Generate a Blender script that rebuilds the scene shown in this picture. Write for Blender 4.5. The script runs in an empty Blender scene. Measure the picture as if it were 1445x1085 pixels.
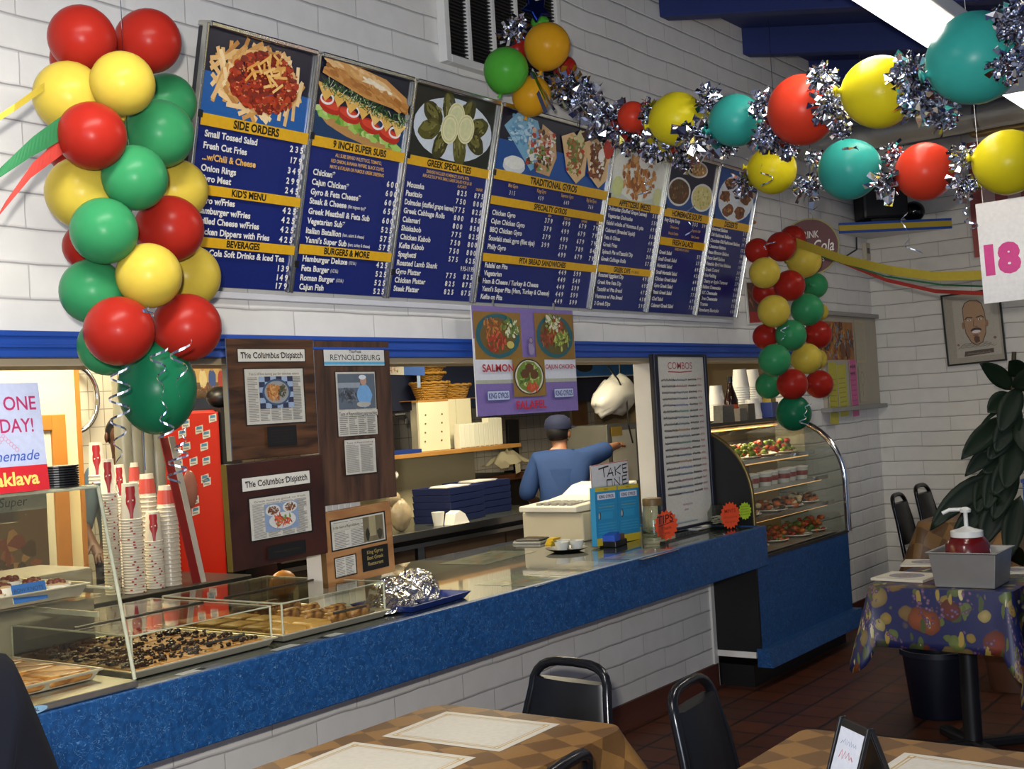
import bpy, bmesh, math, random
from mathutils import Vector, Matrix
S = bpy.context.scene
COL = S.collection
PI = math.pi
rnd = random.Random(7)

# ------------------------------------------------------------------ camera
FPX, H = 1747.0, 1.6
TH, RHO, PIT = math.radians(36.1), math.radians(3.4), math.radians(1.2)
F0 = Vector((math.cos(TH), math.sin(TH), 0)); R0 = Vector((math.sin(TH), -math.cos(TH), 0)); UP = Vector((0, 0, 1))
CF = math.cos(PIT) * F0 + math.sin(PIT) * UP
CU0 = math.cos(PIT) * UP - math.sin(PIT) * F0
CR = math.cos(RHO) * R0 - math.sin(RHO) * CU0
CU = math.sin(RHO) * R0 + math.cos(RHO) * CU0
CP = Vector((0, 0, H))
cam = bpy.data.cameras.new('camera'); cam.sensor_width = 36; cam.lens = FPX / 1445 * 36; cam.clip_start = 0.05
co = bpy.data.objects.new('camera', cam); COL.objects.link(co)
m = Matrix((CR, CU, -CF)).transposed().to_4x4(); m.translation = CP
co.matrix_world = m
S.camera = co

# ------------------------------------------------------------------ world, lights, exposure
S.view_settings.view_transform = 'Standard'
S.view_settings.look = 'None'
S.view_settings.exposure = 0.0
S.view_settings.gamma = 1.0
w = bpy.data.worlds.new('world'); S.world = w; w.use_nodes = True
w.node_tree.nodes['Background'].inputs[0].default_value = (0.55, 0.68, 1.0, 1)
w.node_tree.nodes['Background'].inputs[1].default_value = 0.22

def area(name, loc, target, sx, sy, power, color):
    l = bpy.data.lights.new(name, 'AREA'); l.shape = 'RECTANGLE'; l.size = sx; l.size_y = sy; l.energy = power; l.color = color
    o = bpy.data.objects.new(name, l); COL.objects.link(o); o.location = loc
    o.rotation_euler = (Vector(target) - Vector(loc)).to_track_quat('-Z', 'Y').to_euler()
    return o
# daylight from the shop window behind and to the left of the camera
area('window_daylight', (-2.6, -1.2, 1.7), (3.0, 3.2, 1.2), 2.6, 1.8, 110, (0.52, 0.7, 1.0))
# ceiling fluorescents of the dining room and the kitchen, one kitchen lamp added as fill
area('dining_fluorescent_light', (1.2, 1.75, 2.95), (1.2, 2.1, 0), 1.3, 0.25, 62, (1.0, 0.97, 0.9))
area('dining_fluorescent_light', (4.3, 1.45, 3.0), (4.3, 1.45, 0), 1.3, 0.25, 40, (1.0, 0.95, 0.86))
area('dining_fluorescent_light', (6.9, 1.45, 3.0), (6.9, 1.45, 0), 1.3, 0.25, 30, (1.0, 0.95, 0.86))
area('kitchen_light', (3.4, 4.9, 2.5), (3.4, 5.2, 0), 1.2, 0.5, 66, (1.0, 0.86, 0.58))
area('kitchen_light', (4.3, 6.05, 2.5), (4.3, 6.2, 0), 0.8, 0.4, 26, (1.0, 0.9, 0.66))  # extra lamp, added to brighten the back left of the kitchen
area('kitchen_light', (6.2, 4.4, 2.5), (6.2, 4.6, 0), 1.2, 0.5, 68, (1.0, 0.88, 0.62))
# the camera's own small flash, just above the lens
area('camera_flash', (-0.02, 0.06, 1.72), (3.2, 2.5, 2.1), 0.06, 0.04, 105, (1.0, 0.96, 0.9))

# ------------------------------------------------------------------ helpers
def ray(x, y): return CF + (x - 722.5) / FPX * CR - (y - 542.5) / FPX * CU
def aY(x, y, Y): d = ray(x, y); return CP + d * (Y / d.y)
def aX(x, y, X): d = ray(x, y); return CP + d * (X / d.x)
def aZ(x, y, z): d = ray(x, y); return CP + d * ((z - H) / d.z)
def aD(x, y, D): return CP + D * ray(x, y)

def lin(c):
    if isinstance(c, str):
        c = c.lstrip('#'); c = [int(c[i:i + 2], 16) / 255 for i in (0, 2, 4)]
    return tuple((v / 12.92 if v <= .04045 else ((v + .055) / 1.055) ** 2.4) for v in c)

MATS = {}
class N:
    """tiny node-tree builder"""
    def __init__(s, name):
        s.m = bpy.data.materials.new(name); s.m.use_nodes = True; s.t = s.m.node_tree
        s.b = s.t.nodes['Principled BSDF']; s.out = s.t.nodes['Material Output']
    def n(s, typ, **kw):
        x = s.t.nodes.new(typ)
        for k, v in kw.items():
            if k.startswith('i_'):
                key = k[2:]
                key = int(key) if key.isdigit() else key.replace('_', ' ')
                x.inputs[key].default_value = v
            else: setattr(x, k, v)
        return x
    def l(s, a, b): s.t.links.new(a, b)
    def mix(s, fac, a, b, mode='MIX'):
        x = s.t.nodes.new('ShaderNodeMix'); x.data_type = 'RGBA'; x.blend_type = mode
        for sock, v in ((x.inputs[0], fac), (x.inputs[6], a), (x.inputs[7], b)):
            if hasattr(v, 'links') or isinstance(v, bpy.types.NodeSocket): s.l(v, sock)
            elif isinstance(v, (int, float)): sock.default_value = v
            else: sock.default_value = (*lin(v), 1) if isinstance(v, str) else (*v, 1)
        return x.outputs[2]
    def ramp(s, fac, stops, interp='LINEAR'):
        x = s.t.nodes.new('ShaderNodeValToRGB'); x.color_ramp.interpolation = interp
        e = x.color_ramp.elements
        while len(e) < len(stops): e.new(0.5)
        for q, (p, c) in zip(e, stops):
            q.position = p; q.color = (*lin(c), 1) if isinstance(c, str) else ((c, c, c, 1) if isinstance(c, (int, float)) else (*c, 1))
        s.l(fac, x.inputs[0]); return x.outputs[0]
    def coord(s, kind='Object', scale=(1, 1, 1), rot=(0, 0, 0)):
        c = s.n('ShaderNodeTexCoord'); mp = s.n('ShaderNodeMapping')
        mp.inputs['Scale'].default_value = scale; mp.inputs['Rotation'].default_value = rot
        s.l(c.outputs[kind], mp.inputs[0]); return mp.outputs[0]
    def bump(s, h, strength=.3, dist=.01):
        x = s.n('ShaderNodeBump'); x.inputs['Strength'].default_value = strength; x.inputs['Distance'].default_value = dist
        s.l(h, x.inputs['Height']); s.l(x.outputs[0], s.b.inputs['Normal'])

def M(name, c='#888888', rough=.5, metal=0., var=.06, scale=9., spec=.5, emit=0., coat=0., bumps=0., sheen=0.):
    """plain procedural material: colour with a little noise in it"""
    if name in MATS: return MATS[name]
    k = N(name); b = k.b
    b.inputs['Roughness'].default_value = rough; b.inputs['Metallic'].default_value = metal
    b.inputs['Specular IOR Level'].default_value = spec; b.inputs['Coat Weight'].default_value = coat
    col = lin(c)
    if var > 0 or bumps > 0:
        nz = k.n('ShaderNodeTexNoise', i_Scale=scale, i_Detail=3.0); k.l(k.coord(), nz.inputs['Vector'])
    if var > 0:
        lo = tuple(max(0, v * (1 - var)) for v in col); hi = tuple(min(1, v * (1 + var)) for v in col)
        k.l(k.mix(nz.outputs[0], lo, hi), b.inputs['Base Color'])
    else: b.inputs['Base Color'].default_value = (*col, 1)
    if bumps > 0: k.bump(nz.outputs[0], bumps, .02)
    if emit:
        b.inputs['Emission Color'].default_value = (*col, 1); b.inputs['Emission Strength'].default_value = emit
    MATS[name] = k.m; return k.m

class MB:
    """mesh builder: verts, faces, a material index and a colour per face"""
    def __init__(s): s.V = []; s.F = []; s.MI = []; s.C = []; s.mi = 0; s.c = (1, 1, 1)
    def add(s, V, F, M=None, c=None):
        o = len(s.V)
        s.V += [tuple(M @ Vector(v)) if M else tuple(v) for v in V]
        for f in F: s.F.append([i + o for i in f]); s.MI.append(s.mi); s.C.append(c or s.c)
        return s
    def box(s, x0, x1, y0, y1, z0, z1, M=None, c=None):
        V = [(x, y, z) for z in (z0, z1) for y in (y0, y1) for x in (x0, x1)]
        return s.add(V, [(0, 2, 3, 1), (4, 5, 7, 6), (0, 1, 5, 4), (2, 6, 7, 3), (0, 4, 6, 2), (1, 3, 7, 5)], M, c)
    def cbox(s, c, size, M=None): 
        return s.box(c[0] - size[0] / 2, c[0] + size[0] / 2, c[1] - size[1] / 2, c[1] + size[1] / 2, c[2] - size[2] / 2, c[2] + size[2] / 2, M)
    def lathe(s, prof, n=24, o=(0, 0, 0), M=None, c=None, sx=1, sy=1):
        V = []; Fc = []
        for r, z in prof:
            for i in range(n):
                a = 2 * PI * i / n; V.append((o[0] + r * sx * math.cos(a), o[1] + r * sy * math.sin(a), o[2] + z))
        for k in range(len(prof) - 1):
            for i in range(n):
                j = (i + 1) % n; Fc.append((k * n + i, k * n + j, (k + 1) * n + j, (k + 1) * n + i))
        if prof[0][0] > 1e-6: Fc.append(tuple(range(n))[::-1])
        if prof[-1][0] > 1e-6: Fc.append(tuple((len(prof) - 1) * n + i for i in range(n)))
        return s.add(V, Fc, M, c)
    def ball(s, c, r, nu=24, nv=14, M=None, col=None):
        if not hasattr(r, '__len__'): r = (r, r, r)
        V = [(c[0], c[1], c[2] - r[2])]
        for j in range(1, nv):
            a = -PI / 2 + PI * j / nv
            for i in range(nu):
                b = 2 * PI * i / nu; V.append((c[0] + r[0] * math.cos(a) * math.cos(b), c[1] + r[1] * math.cos(a) * math.sin(b), c[2] + r[2] * math.sin(a)))
        V.append((c[0], c[1], c[2] + r[2])); Fc = []
        for i in range(nu):
            j = (i + 1) % nu; Fc.append((0, 1 + j, 1 + i)); e = 1 + (nv - 2) * nu; Fc.append((e + i, e + j, len(V) - 1))
        for k in range(nv - 2):
            for i in range(nu):
                j = (i + 1) % nu; a = 1 + k * nu; Fc.append((a + i, a + j, a + nu + j, a + nu + i))
        return s.add(V, Fc, M, col)
    def tube(s, pts, r, n=8, closed=False, M=None, flat=None):
        pts = [Vector(p) for p in pts]; m = len(pts); V = []; Fc = []; prev = None
        for k, p in enumerate(pts):
            if closed: t = (pts[(k + 1) % m] - pts[k - 1])
            else: t = pts[min(k + 1, m - 1)] - pts[max(k - 1, 0)]
            t = t.normalized() if t.length > 1e-9 else Vector((0, 0, 1))
            if prev is None:
                a = Vector((0, 0, 1)) if abs(t.z) < .9 else Vector((1, 0, 0)); u = t.cross(a).normalized()
            else:
                u = (prev - t * prev.dot(t)); u = u.normalized() if u.length > 1e-6 else t.orthogonal().normalized()
            prev = u; v = t.cross(u)
            rr = r[k] if hasattr(r, '__len__') else r
            f = flat if flat else 1
            for i in range(n):
                a = 2 * PI * i / n; V.append(p + u * math.cos(a) * rr + v * math.sin(a) * rr * f)
        for k in range(m if closed else m - 1):
            for i in range(n):
                j = (i + 1) % n; k2 = (k + 1) % m; Fc.append((k * n + i, k * n + j, k2 * n + j, k2 * n + i))
        if not closed: Fc.append(tuple(range(n))[::-1]); Fc.append(tuple((m - 1) * n + i for i in range(n)))
        return s.add(V, Fc, M)
    def prism(s, poly, y0, y1, M=None, c=None):
        """polygon in XZ extruded along Y"""
        n = len(poly); V = [(x, y0, z) for x, z in poly] + [(x, y1, z) for x, z in poly]
        Fc = [tuple(range(n)), tuple(range(2 * n - 1, n - 1, -1))] + [(i + n, (i + 1) % n + n, (i + 1) % n, i) for i in range(n)]
        return s.add(V, Fc, M, c)
    def ribbon(s, pts, wdir, wd, M=None):
        """flat strip along pts, wd wide in direction wdir (a vector or a list)"""
        V = []; n = len(pts)
        for k, p in enumerate(pts):
            d = wdir[k] if isinstance(wdir, list) else wdir
            d = Vector(d).normalized() * wd / 2; V += [Vector(p) - d, Vector(p) + d]
        return s.add(V, [(2 * k, 2 * k + 1, 2 * k + 3, 2 * k + 2) for k in range(n - 1)], M)
    def bounds(s):
        return [(min(v[i] for v in s.V), max(v[i] for v in s.V)) for i in range(3)]

def obj(name, mb, mats, parent=None, smooth=0, bevel=0, solid=0, sub=0, seg=2):
    me = bpy.data.meshes.new(name); me.from_pydata(mb.V, [], mb.F)
    if not isinstance(mats, (list, tuple)): mats = [mats]
    for x in mats: me.materials.append(x)
    me.polygons.foreach_set('material_index', mb.MI)
    if any(c != (1, 1, 1) for c in mb.C):
        at = me.color_attributes.new('Col', 'FLOAT_COLOR', 'CORNER'); buf = []
        for p, c in zip(me.polygons, mb.C): buf += [c[0], c[1], c[2], 1.0] * p.loop_total
        at.data.foreach_set('color', buf)
    if smooth:
        me.polygons.foreach_set('use_smooth', [True] * len(me.polygons))
        if smooth < 180: me.set_sharp_from_angle(angle=math.radians(smooth))
    me.update()
    o = bpy.data.objects.new(name, me); COL.objects.link(o)
    if parent: o.parent = parent
    if solid: x = o.modifiers.new('solid', 'SOLIDIFY'); x.thickness = solid; x.offset = 0
    if bevel: x = o.modifiers.new('bevel', 'BEVEL'); x.width = bevel; x.segments = seg; x.limit_method = 'ANGLE'; x.angle_limit = math.radians(40)
    if sub: x = o.modifiers.new('sub', 'SUBSURF'); x.levels = sub; x.render_levels = sub
    return o

def tag(o, label, cat, group=None, kind=None):
    o['label'] = label; o['category'] = cat
    if group: o['group'] = group
    if kind: o['kind'] = kind
    return o

def thing(name, label, cat, loc=(0, 0, 0), rz=0, group=None):
    o = bpy.data.objects.new(name, None); COL.objects.link(o); o.location = loc; o.rotation_euler = (0, 0, rz); o.empty_display_size = .05
    return tag(o, label, cat, group)

def single(name, mb, mats, label, cat, group=None, **kw):
    """a thing that is one mesh; its origin goes to the middle of its base"""
    b = mb.bounds(); c = ((b[0][0] + b[0][1]) / 2, (b[1][0] + b[1][1]) / 2, b[2][0])
    mb.V = [(v[0] - c[0], v[1] - c[1], v[2] - c[2]) for v in mb.V]
    o = obj(name, mb, mats, **kw); o.location = c
    return tag(o, label, cat, group)

def struct(name, mb, mats, **kw):
    o = obj(name, mb, mats, **kw); o['kind'] = 'structure'; return o

def dup(src, loc=None, rz=None, label=None):
    c = src.copy(); COL.objects.link(c)
    for ch in src.children:
        d = ch.copy(); COL.objects.link(d); d.parent = c
        for g in ch.children:
            e = g.copy(); COL.objects.link(e); e.parent = d
    if loc is not None: c.location = loc
    if rz is not None: c.rotation_euler = (0, 0, rz)
    if label: c['label'] = label
    return c

def frame(o, ux, uz):
    """matrix whose X runs along ux, Z along uz (made square), -Y faces the reader"""
    x = Vector(ux).normalized(); z = Vector(uz); z = (z - x * z.dot(x)).normalized(); y = z.cross(x)
    m = Matrix((x, y, z)).transposed().to_4x4(); m.translation = Vector(o); return m

# ---- printed sheets: coloured flat shapes and lettering on a plane (x right, z up, reader at -y)
_tc = {}
def glyphs(txt, bold, shear):
    key = (txt, bold, shear)
    if key not in _tc:
        cu = bpy.data.curves.new('t', 'FONT'); cu.body = txt; cu.size = 1; cu.offset = bold; cu.shear = shear; cu.resolution_u = 3
        ob = bpy.data.objects.new('t', cu); COL.objects.link(ob)
        bpy.context.view_layer.update()
        me = bpy.data.meshes.new_from_object(ob.evaluated_get(bpy.context.evaluated_depsgraph_get()))
        V = [(v.co.x, v.co.y) for v in me.vertices]; Fc = [tuple(p.vertices) for p in me.polygons]
        bpy.data.objects.remove(ob); bpy.data.curves.remove(cu); bpy.data.meshes.remove(me)
        xs = [v[0] for v in V] or [0, 1]
        _tc[key] = (V, Fc, min(xs), max(xs))
    return _tc[key]

class Art(MB):
    EPS = 2.5e-5
    def __init__(s): super().__init__(); s.k = 0
    def up(s): s.k += 1; return -s.k * s.EPS
    def poly(s, pts, c):
        y = s.up(); a = sum(pts[i][0] * pts[(i + 1) % len(pts)][1] - pts[(i + 1) % len(pts)][0] * pts[i][1] for i in range(len(pts)))
        if a < 0: pts = pts[::-1]
        s.add([(p[0], y, p[1]) for p in pts], [tuple(range(len(pts)))], None, lin(c)); return s
    def rect(s, x0, z0, x1, z1, c): return s.poly([(x0, z0), (x1, z0), (x1, z1), (x0, z1)], c)
    def blob(s, x, z, rx, rz, c, n=14, j=.12, rot=0):
        P = []
        for i in range(n):
            a = 2 * PI * i / n; q = 1 + rnd.uniform(-j, j); u, v = rx * q * math.cos(a), rz * q * math.sin(a)
            P.append((x + u * math.cos(rot) - v * math.sin(rot), z + u * math.sin(rot) + v * math.cos(rot)))
        return s.poly(P, c)
    def ring(s, x, z, rx, rz, t, c, n=28, a0=0, a1=2 * PI):
        y = s.up(); V = []
        for i in range(n + 1):
            a = a0 + (a1 - a0) * i / n
            V += [(x + rx * math.cos(a), y, z + rz * math.sin(a)), (x + (rx - t) * math.cos(a), y, z + (rz - t) * math.sin(a))]
        s.add(V, [(2 * i, 2 * i + 2, 2 * i + 3, 2 * i + 1) for i in range(n)], None, lin(c)); return s
    def line(s, pts, t, c):
        y = s.up(); V = []; n = len(pts)
        for i, p in enumerate(pts):
            a = Vector(pts[max(i - 1, 0)]); b = Vector(pts[min(i + 1, n - 1)]); d = (b - a); d = d.normalized() if d.length > 1e-9 else Vector((1, 0)); q = Vector((-d.y, d.x)) * t / 2
            V += [(p[0] + q.x, y, p[1] + q.y), (p[0] - q.x, y, p[1] - q.y)]
        s.add(V, [(2 * i, 2 * i + 1, 2 * i + 3, 2 * i + 2) for i in range(n - 1)], None, lin(c)); return s
    def bar(s, x, z, L, t, rot, c):
        u = (math.cos(rot), math.sin(rot)); return s.line([(x - u[0] * L / 2, z - u[1] * L / 2), (x + u[0] * L / 2, z + u[1] * L / 2)], t, c)
    def text(s, t, x, z, h, c, align='L', fit=None, bold=0.0, shear=0.0, cond=1.0, vert=False):
        """z is the baseline, h the cap height; fit squeezes or spreads to that width"""
        V, Fc, x0, x1 = glyphs(t, bold, shear); k = h / .7; kx = k * cond
        if fit: kx = fit / max(1e-6, x1 - x0)
        W = (x1 - x0) * kx; ox = x - (0 if align == 'L' else W if align == 'R' else W / 2); y = s.up()
        s.add([(ox + (v[0] - x0) * kx, y, z + v[1] * k) for v in V], Fc, None, lin(c)); return W
    def scrib(s, x0, x1, z, h, c, t=None, step=None):
        """handwriting too small to read"""
        P = []; x = x0; st = step or h * .32; up = 0
        while x < x1:
            P.append((x, z + (h * rnd.uniform(.55, 1.0) if up else h * rnd.uniform(0, .25)))); up = 1 - up; x += st * rnd.uniform(.6, 1.4)
        if len(P) > 1: s.line(P, t or h * .16, c)
        return s
    def column(s, x0, x1, z1, z0, pitch, c):
        z = z1
        while z > z0:
            s.rect(x0, z - pitch * .45, x1 - rnd.choice((0, 0, 0, .25)) * (x1 - x0), z, c); z -= pitch

def printmat(name, rough):
    if name in MATS: return MATS[name]
    k = N(name); a = k.n('ShaderNodeVertexColor', layer_name='Col'); nz = k.n('ShaderNodeTexNoise', i_Scale=60.0); k.l(k.coord(), nz.inputs['Vector'])
    k.l(k.mix(k.ramp(nz.outputs[0], [(.3, .9), (.7, 1.0)]), (0, 0, 0), a.outputs[0]), k.b.inputs['Base Color'])
    k.b.inputs['Roughness'].default_value = rough; MATS[name] = k.m; return k.m
PRINT = printmat('printed_ink', .5); GLOSS = printmat('glossy_print', .28)

def glassmat(name, tint='#ffffff', rough=.02, ior=1.45, boost=1.0):
    if name in MATS: return MATS[name]
    k = N(name); k.t.nodes.remove(k.b)
    tr = k.n('ShaderNodeBsdfTransparent'); tr.inputs[0].default_value = (*lin(tint), 1)
    gl = k.n('ShaderNodeBsdfGlossy', i_Roughness=rough); lw = k.n('ShaderNodeLayerWeight'); lw.inputs['Blend'].default_value = .5
    pw = k.n('ShaderNodeMath', operation='POWER'); pw.inputs[1].default_value = 4.0; k.l(lw.outputs['Facing'], pw.inputs[0])
    fr = k.n('ShaderNodeMath', operation='MULTIPLY_ADD'); fr.inputs[1].default_value = .55; fr.inputs[2].default_value = .035; k.l(pw.outputs[0], fr.inputs[0])
    mx = k.n('ShaderNodeMixShader'); mu = k.n('ShaderNodeMath', operation='MULTIPLY'); mu.inputs[1].default_value = boost; mu.use_clamp = True
    k.l(fr.outputs[0], mu.inputs[0]); k.l(mu.outputs[0], mx.inputs[0]); k.l(tr.outputs[0], mx.inputs[1]); k.l(gl.outputs[0], mx.inputs[2]); k.l(mx.outputs[0], k.out.inputs[0])
    MATS[name] = k.m; return k.m
ACRYL = glassmat('clear_acrylic', '#fafaf4', .03, 1.45, 1.3)
GLASS = glassmat('case_glass', '#eef0ea', .02, 1.5, 1.2)

# shared plain materials
STEEL = M('brushed_steel', '#b9b8b4', .28, 1.0, .08, 40)
CHROME = M('chrome', '#d8d8da', .12, 1.0, .03)
DARKST = M('dark_steel', '#55544f', .35, .8, .1)
FOIL = M('silver_foil', '#dfe0e6', .13, 1.0, .03)
ALUF = M('aluminium_foil', '#d6d4d0', .2, 1.0, .05, 30, bumps=.6)
WHITE = M('white_paint', '#d9d6cf', .55)
PAPER = M('white_paper', '#e8e5de', .7, var=.02)
TRAYB = M('dark_tray_blue', '#131f48', .45, var=.08)
BLACKP = M('black_plastic', '#101012', .4, var=.1)
BLACKV = M('black_vinyl', '#0b0b0d', .38, var=.15)
BLUEP = M('blue_plastic', '#1c3274', .4, var=.08)
BLUEPAINT = M('blue_paint', '#1f4aa0', .5, var=.1, scale=4)
NAVYPAINT = M('navy_ceiling_paint', '#1d2c66', .6, var=.12, scale=3)
WOODL = M('light_wood', '#a9783f', .5, var=.2, scale=14)
# ================================================================== the setting
YW, XW = 3.25, 9.07
def blockwall(name, uaxis, c1, c2, mort, joint_shade):
    k = N(name); tc = k.n('ShaderNodeTexCoord'); sp = k.n('ShaderNodeSeparateXYZ'); k.l(tc.outputs['Object'], sp.inputs[0])
    nz = k.n('ShaderNodeTexNoise', i_Scale=3.0, i_Detail=3.0); k.l(tc.outputs['Object'], nz.inputs['Vector'])
    cm = k.n('ShaderNodeCombineXYZ'); k.l(sp.outputs[uaxis], cm.inputs[0]); k.l(sp.outputs[2], cm.inputs[1])
    sc = k.n('ShaderNodeVectorMath', operation='SCALE'); sc.inputs['Scale'].default_value = .022
    sb = k.n('ShaderNodeVectorMath', operation='SUBTRACT'); sb.inputs[1].default_value = (.5, .5, .5)
    k.l(nz.outputs['Color'], sb.inputs[0]); k.l(sb.outputs[0], sc.inputs[0])
    ad = k.n('ShaderNodeVectorMath', operation='ADD'); k.l(cm.outputs[0], ad.inputs[0]); k.l(sc.outputs[0], ad.inputs[1])
    br = k.n('ShaderNodeTexBrick', i_Scale=1.0); br.offset = .5
    for a, v in (('Mortar Size', .0035), ('Mortar Smooth', .6), ('Bias', 0.), ('Brick Width', .42), ('Row Height', .1055)): br.inputs[a].default_value = v
    br.inputs['Color1'].default_value = (*lin(c1), 1); br.inputs['Color2'].default_value = (*lin(c2), 1); br.inputs['Mortar'].default_value = (*lin(mort), 1)
    k.l(ad.outputs[0], br.inputs['Vector'])
    n2 = k.n('ShaderNodeTexNoise', i_Scale=11.0, i_Detail=4.0); k.l(tc.outputs['Object'], n2.inputs['Vector'])
    # bed joints: their shadow lines are painted dark along the courses, the head joints are painted over
    b2 = k.n('ShaderNodeTexBrick', i_Scale=1.0); b2.offset = 0
    for a, v in (('Mortar Size', .0028), ('Mortar Smooth', .5), ('Bias', 0.), ('Brick Width', 200.), ('Row Height', .1055)): b2.inputs[a].default_value = v
    k.l(ad.outputs[0], b2.inputs['Vector'])
    n4 = k.n('ShaderNodeTexNoise', i_Scale=2.2, i_Detail=3.0); k.l(tc.outputs['Object'], n4.inputs['Vector'])
    dm = k.n('ShaderNodeMath', operation='MULTIPLY'); k.l(b2.outputs['Fac'], dm.inputs[0]); k.l(k.ramp(n4.outputs[0], [(.3, .25), (.65, .95)]), dm.inputs[1])
    c_ = k.mix(dm.outputs[0], br.outputs[0], joint_shade)
    k.l(k.mix(k.ramp(n2.outputs[0], [(.3, .93), (.7, 1.0)]), (0, 0, 0), c_), k.b.inputs['Base Color'])
    b3 = k.n('ShaderNodeTexBrick', i_Scale=1.0); b3.offset = 0
    for a, v in (('Mortar Size', .009), ('Mortar Smooth', 1.0), ('Bias', 0.), ('Brick Width', 200.), ('Row Height', .1055)): b3.inputs[a].default_value = v
    k.l(ad.outputs[0], b3.inputs['Vector'])
    mu = k.n('ShaderNodeMath', operation='MULTIPLY_ADD'); mu.inputs[1].default_value = -1.0; mx_ = k.n('ShaderNodeMath', operation='MULTIPLY_ADD'); mx_.inputs[1].default_value = .3; k.l(br.outputs['Fac'], mx_.inputs[0]); k.l(b3.outputs['Fac'], mx_.inputs[2]); k.l(mx_.outputs[0], mu.inputs[0])
    m3 = k.n('ShaderNodeMath', operation='MULTIPLY'); m3.inputs[1].default_value = .5; k.l(n2.outputs[0], m3.inputs[0]); k.l(m3.outputs[0], mu.inputs[2])
    k.bump(mu.outputs[0], .5, .009); k.b.inputs['Roughness'].default_value = .62
    return k.m
BLOCKX = blockwall('white_painted_block', 0, '#e3e0da', '#dedbd4', '#c4c0bb', '#8f8a8c')
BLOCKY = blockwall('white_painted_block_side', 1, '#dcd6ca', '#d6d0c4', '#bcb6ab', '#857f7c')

def tilefloor():
    k = N('red_quarry_tile'); v = k.coord()
    br = k.n('ShaderNodeTexBrick', i_Scale=1.0); br.offset = 0
    for a, x in (('Mortar Size', .009), ('Mortar Smooth', .2), ('Brick Width', .2), ('Row Height', .2)): br.inputs[a].default_value = x
    br.inputs['Color1'].default_value = (*lin('#56290f'), 1); br.inputs['Color2'].default_value = (*lin('#48210f'), 1); br.inputs['Mortar'].default_value = (*lin('#1a0e09'), 1)
    k.l(v, br.inputs['Vector']); nz = k.n('ShaderNodeTexNoise', i_Scale=7.0); k.l(v, nz.inputs['Vector'])
    k.l(k.mix(k.ramp(nz.outputs[0], [(.3, .7), (.7, 1.0)]), (0, 0, 0), br.outputs[0]), k.b.inputs['Base Color'])
    k.b.inputs['Roughness'].default_value = .45; k.bump(br.outputs['Fac'], -.3, .01); return k.m
fl = MB().box(-3, 10.6, -3, 7, -.1, 0); struct('floor', fl, tilefloor())

wl = MB(); wl.box(-1.5, XW, YW, YW + .2, 1.9, 3.95); wl.box(-1.5, 6.23, YW, YW + .2, 0, .684); wl.box(7.66, XW, YW, YW + .2, 0, 1.9)
struct('wall_left', wl, BLOCKX)
wr = MB().box(XW, XW + .2, -3, YW + .2, 0, 4.0); struct('wall_right', wr, BLOCKY)
# white edge strip on the end of the low wall
struct('trim_1', MB().box(6.2, 6.245, YW - .012, YW + .2, 0, .684), WHITE)
# cove base of red tile
bb = MB().box(-1.5, 6.235, YW - .015, YW, 0, .125); struct('baseboard_left', bb, M('dark_red_base_tile', '#4c241a', .5))
b2 = MB().box(7.66, XW, YW - .015, YW, 0, .125); struct('trim_2', b2, MATS['dark_red_base_tile'])
b3 = MB().box(XW - .015, XW, -3, YW - .02, 0, .125); struct('baseboard_right', b3, MATS['dark_red_base_tile'])
# blue header over the opening, with its tan soffit board
hd = MB(); hd.box(-1.5, 7.75, YW - .03, YW + .2, 1.835, 1.912); hd.box(-1.5, 7.75, YW - .042, YW - .03, 1.862, 1.872); hd.box(-1.5, 7.75, YW - .042, YW - .03, 1.895, 1.912)
struct('trim_3', hd, BLUEPAINT, bevel=.004)
struct('trim_4', MB().box(-1.5, 7.7, YW, YW + .2, 1.812, 1.834), M('tan_board', '#a8977a', .6))
# roof deck and beams fall away from the block wall
SL = -.19
def zr(y, z0): return z0 + SL * (YW - y)
def sloped(x0, x1, y0, y1, za, zb):
    b = MB(); V = [(x, y, zr(y, z)) for z in (za, zb) for y in (y0, y1) for x in (x0, x1)]
    return b.add(V, [(0, 2, 3, 1), (4, 5, 7, 6), (0, 1, 5, 4), (2, 6, 7, 3), (0, 4, 6, 2), (1, 3, 7, 5)])
struct('ceiling', sloped(-1.5, XW + .2, -.8, YW + .2, 3.885, 3.95), NAVYPAINT)
for i, x in enumerate((3.94, 4.99, 6.04, 7.09, 8.14)):
    struct('trim_%d' % (5 + i), sloped(x, x + .1, -.8, YW, 3.72, 3.89), BLUEPAINT if 0 else NAVYPAINT, bevel=.006)

# kitchen shell
def tilewall(name, c, g, size=.11):
    k = N(name); tc = k.n('ShaderNodeTexCoord'); sp = k.n('ShaderNodeSeparateXYZ'); k.l(tc.outputs['Object'], sp.inputs[0])
    cm = k.n('ShaderNodeCombineXYZ'); ad = k.n('ShaderNodeMath', operation='ADD'); k.l(sp.outputs[0], ad.inputs[0]); k.l(sp.outputs[1], ad.inputs[1])
    k.l(ad.outputs[0], cm.inputs[0]); k.l(sp.outputs[2], cm.inputs[1])
    br = k.n('ShaderNodeTexBrick', i_Scale=1.0); br.offset = 0
    for a, x in (('Mortar Size', .003), ('Mortar Smooth', .2), ('Brick Width', size), ('Row Height', size)): br.inputs[a].default_value = x
    br.inputs['Color1'].default_value = (*lin(c), 1); br.inputs['Color2'].default_value = (*lin(c), 1); br.inputs['Mortar'].default_value = (*lin(g), 1)
    k.l(cm.outputs[0], br.inputs['Vector']); k.l(br.outputs[0], k.b.inputs['Base Color']); k.b.inputs['Roughness'].default_value = .35
    return k.m
TILE = tilewall('cream_wall_tile', '#cdc3ae', '#8d8473')
CREAM = M('cream_wall_paint', '#e2d6ae', .6, var=.03)
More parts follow.
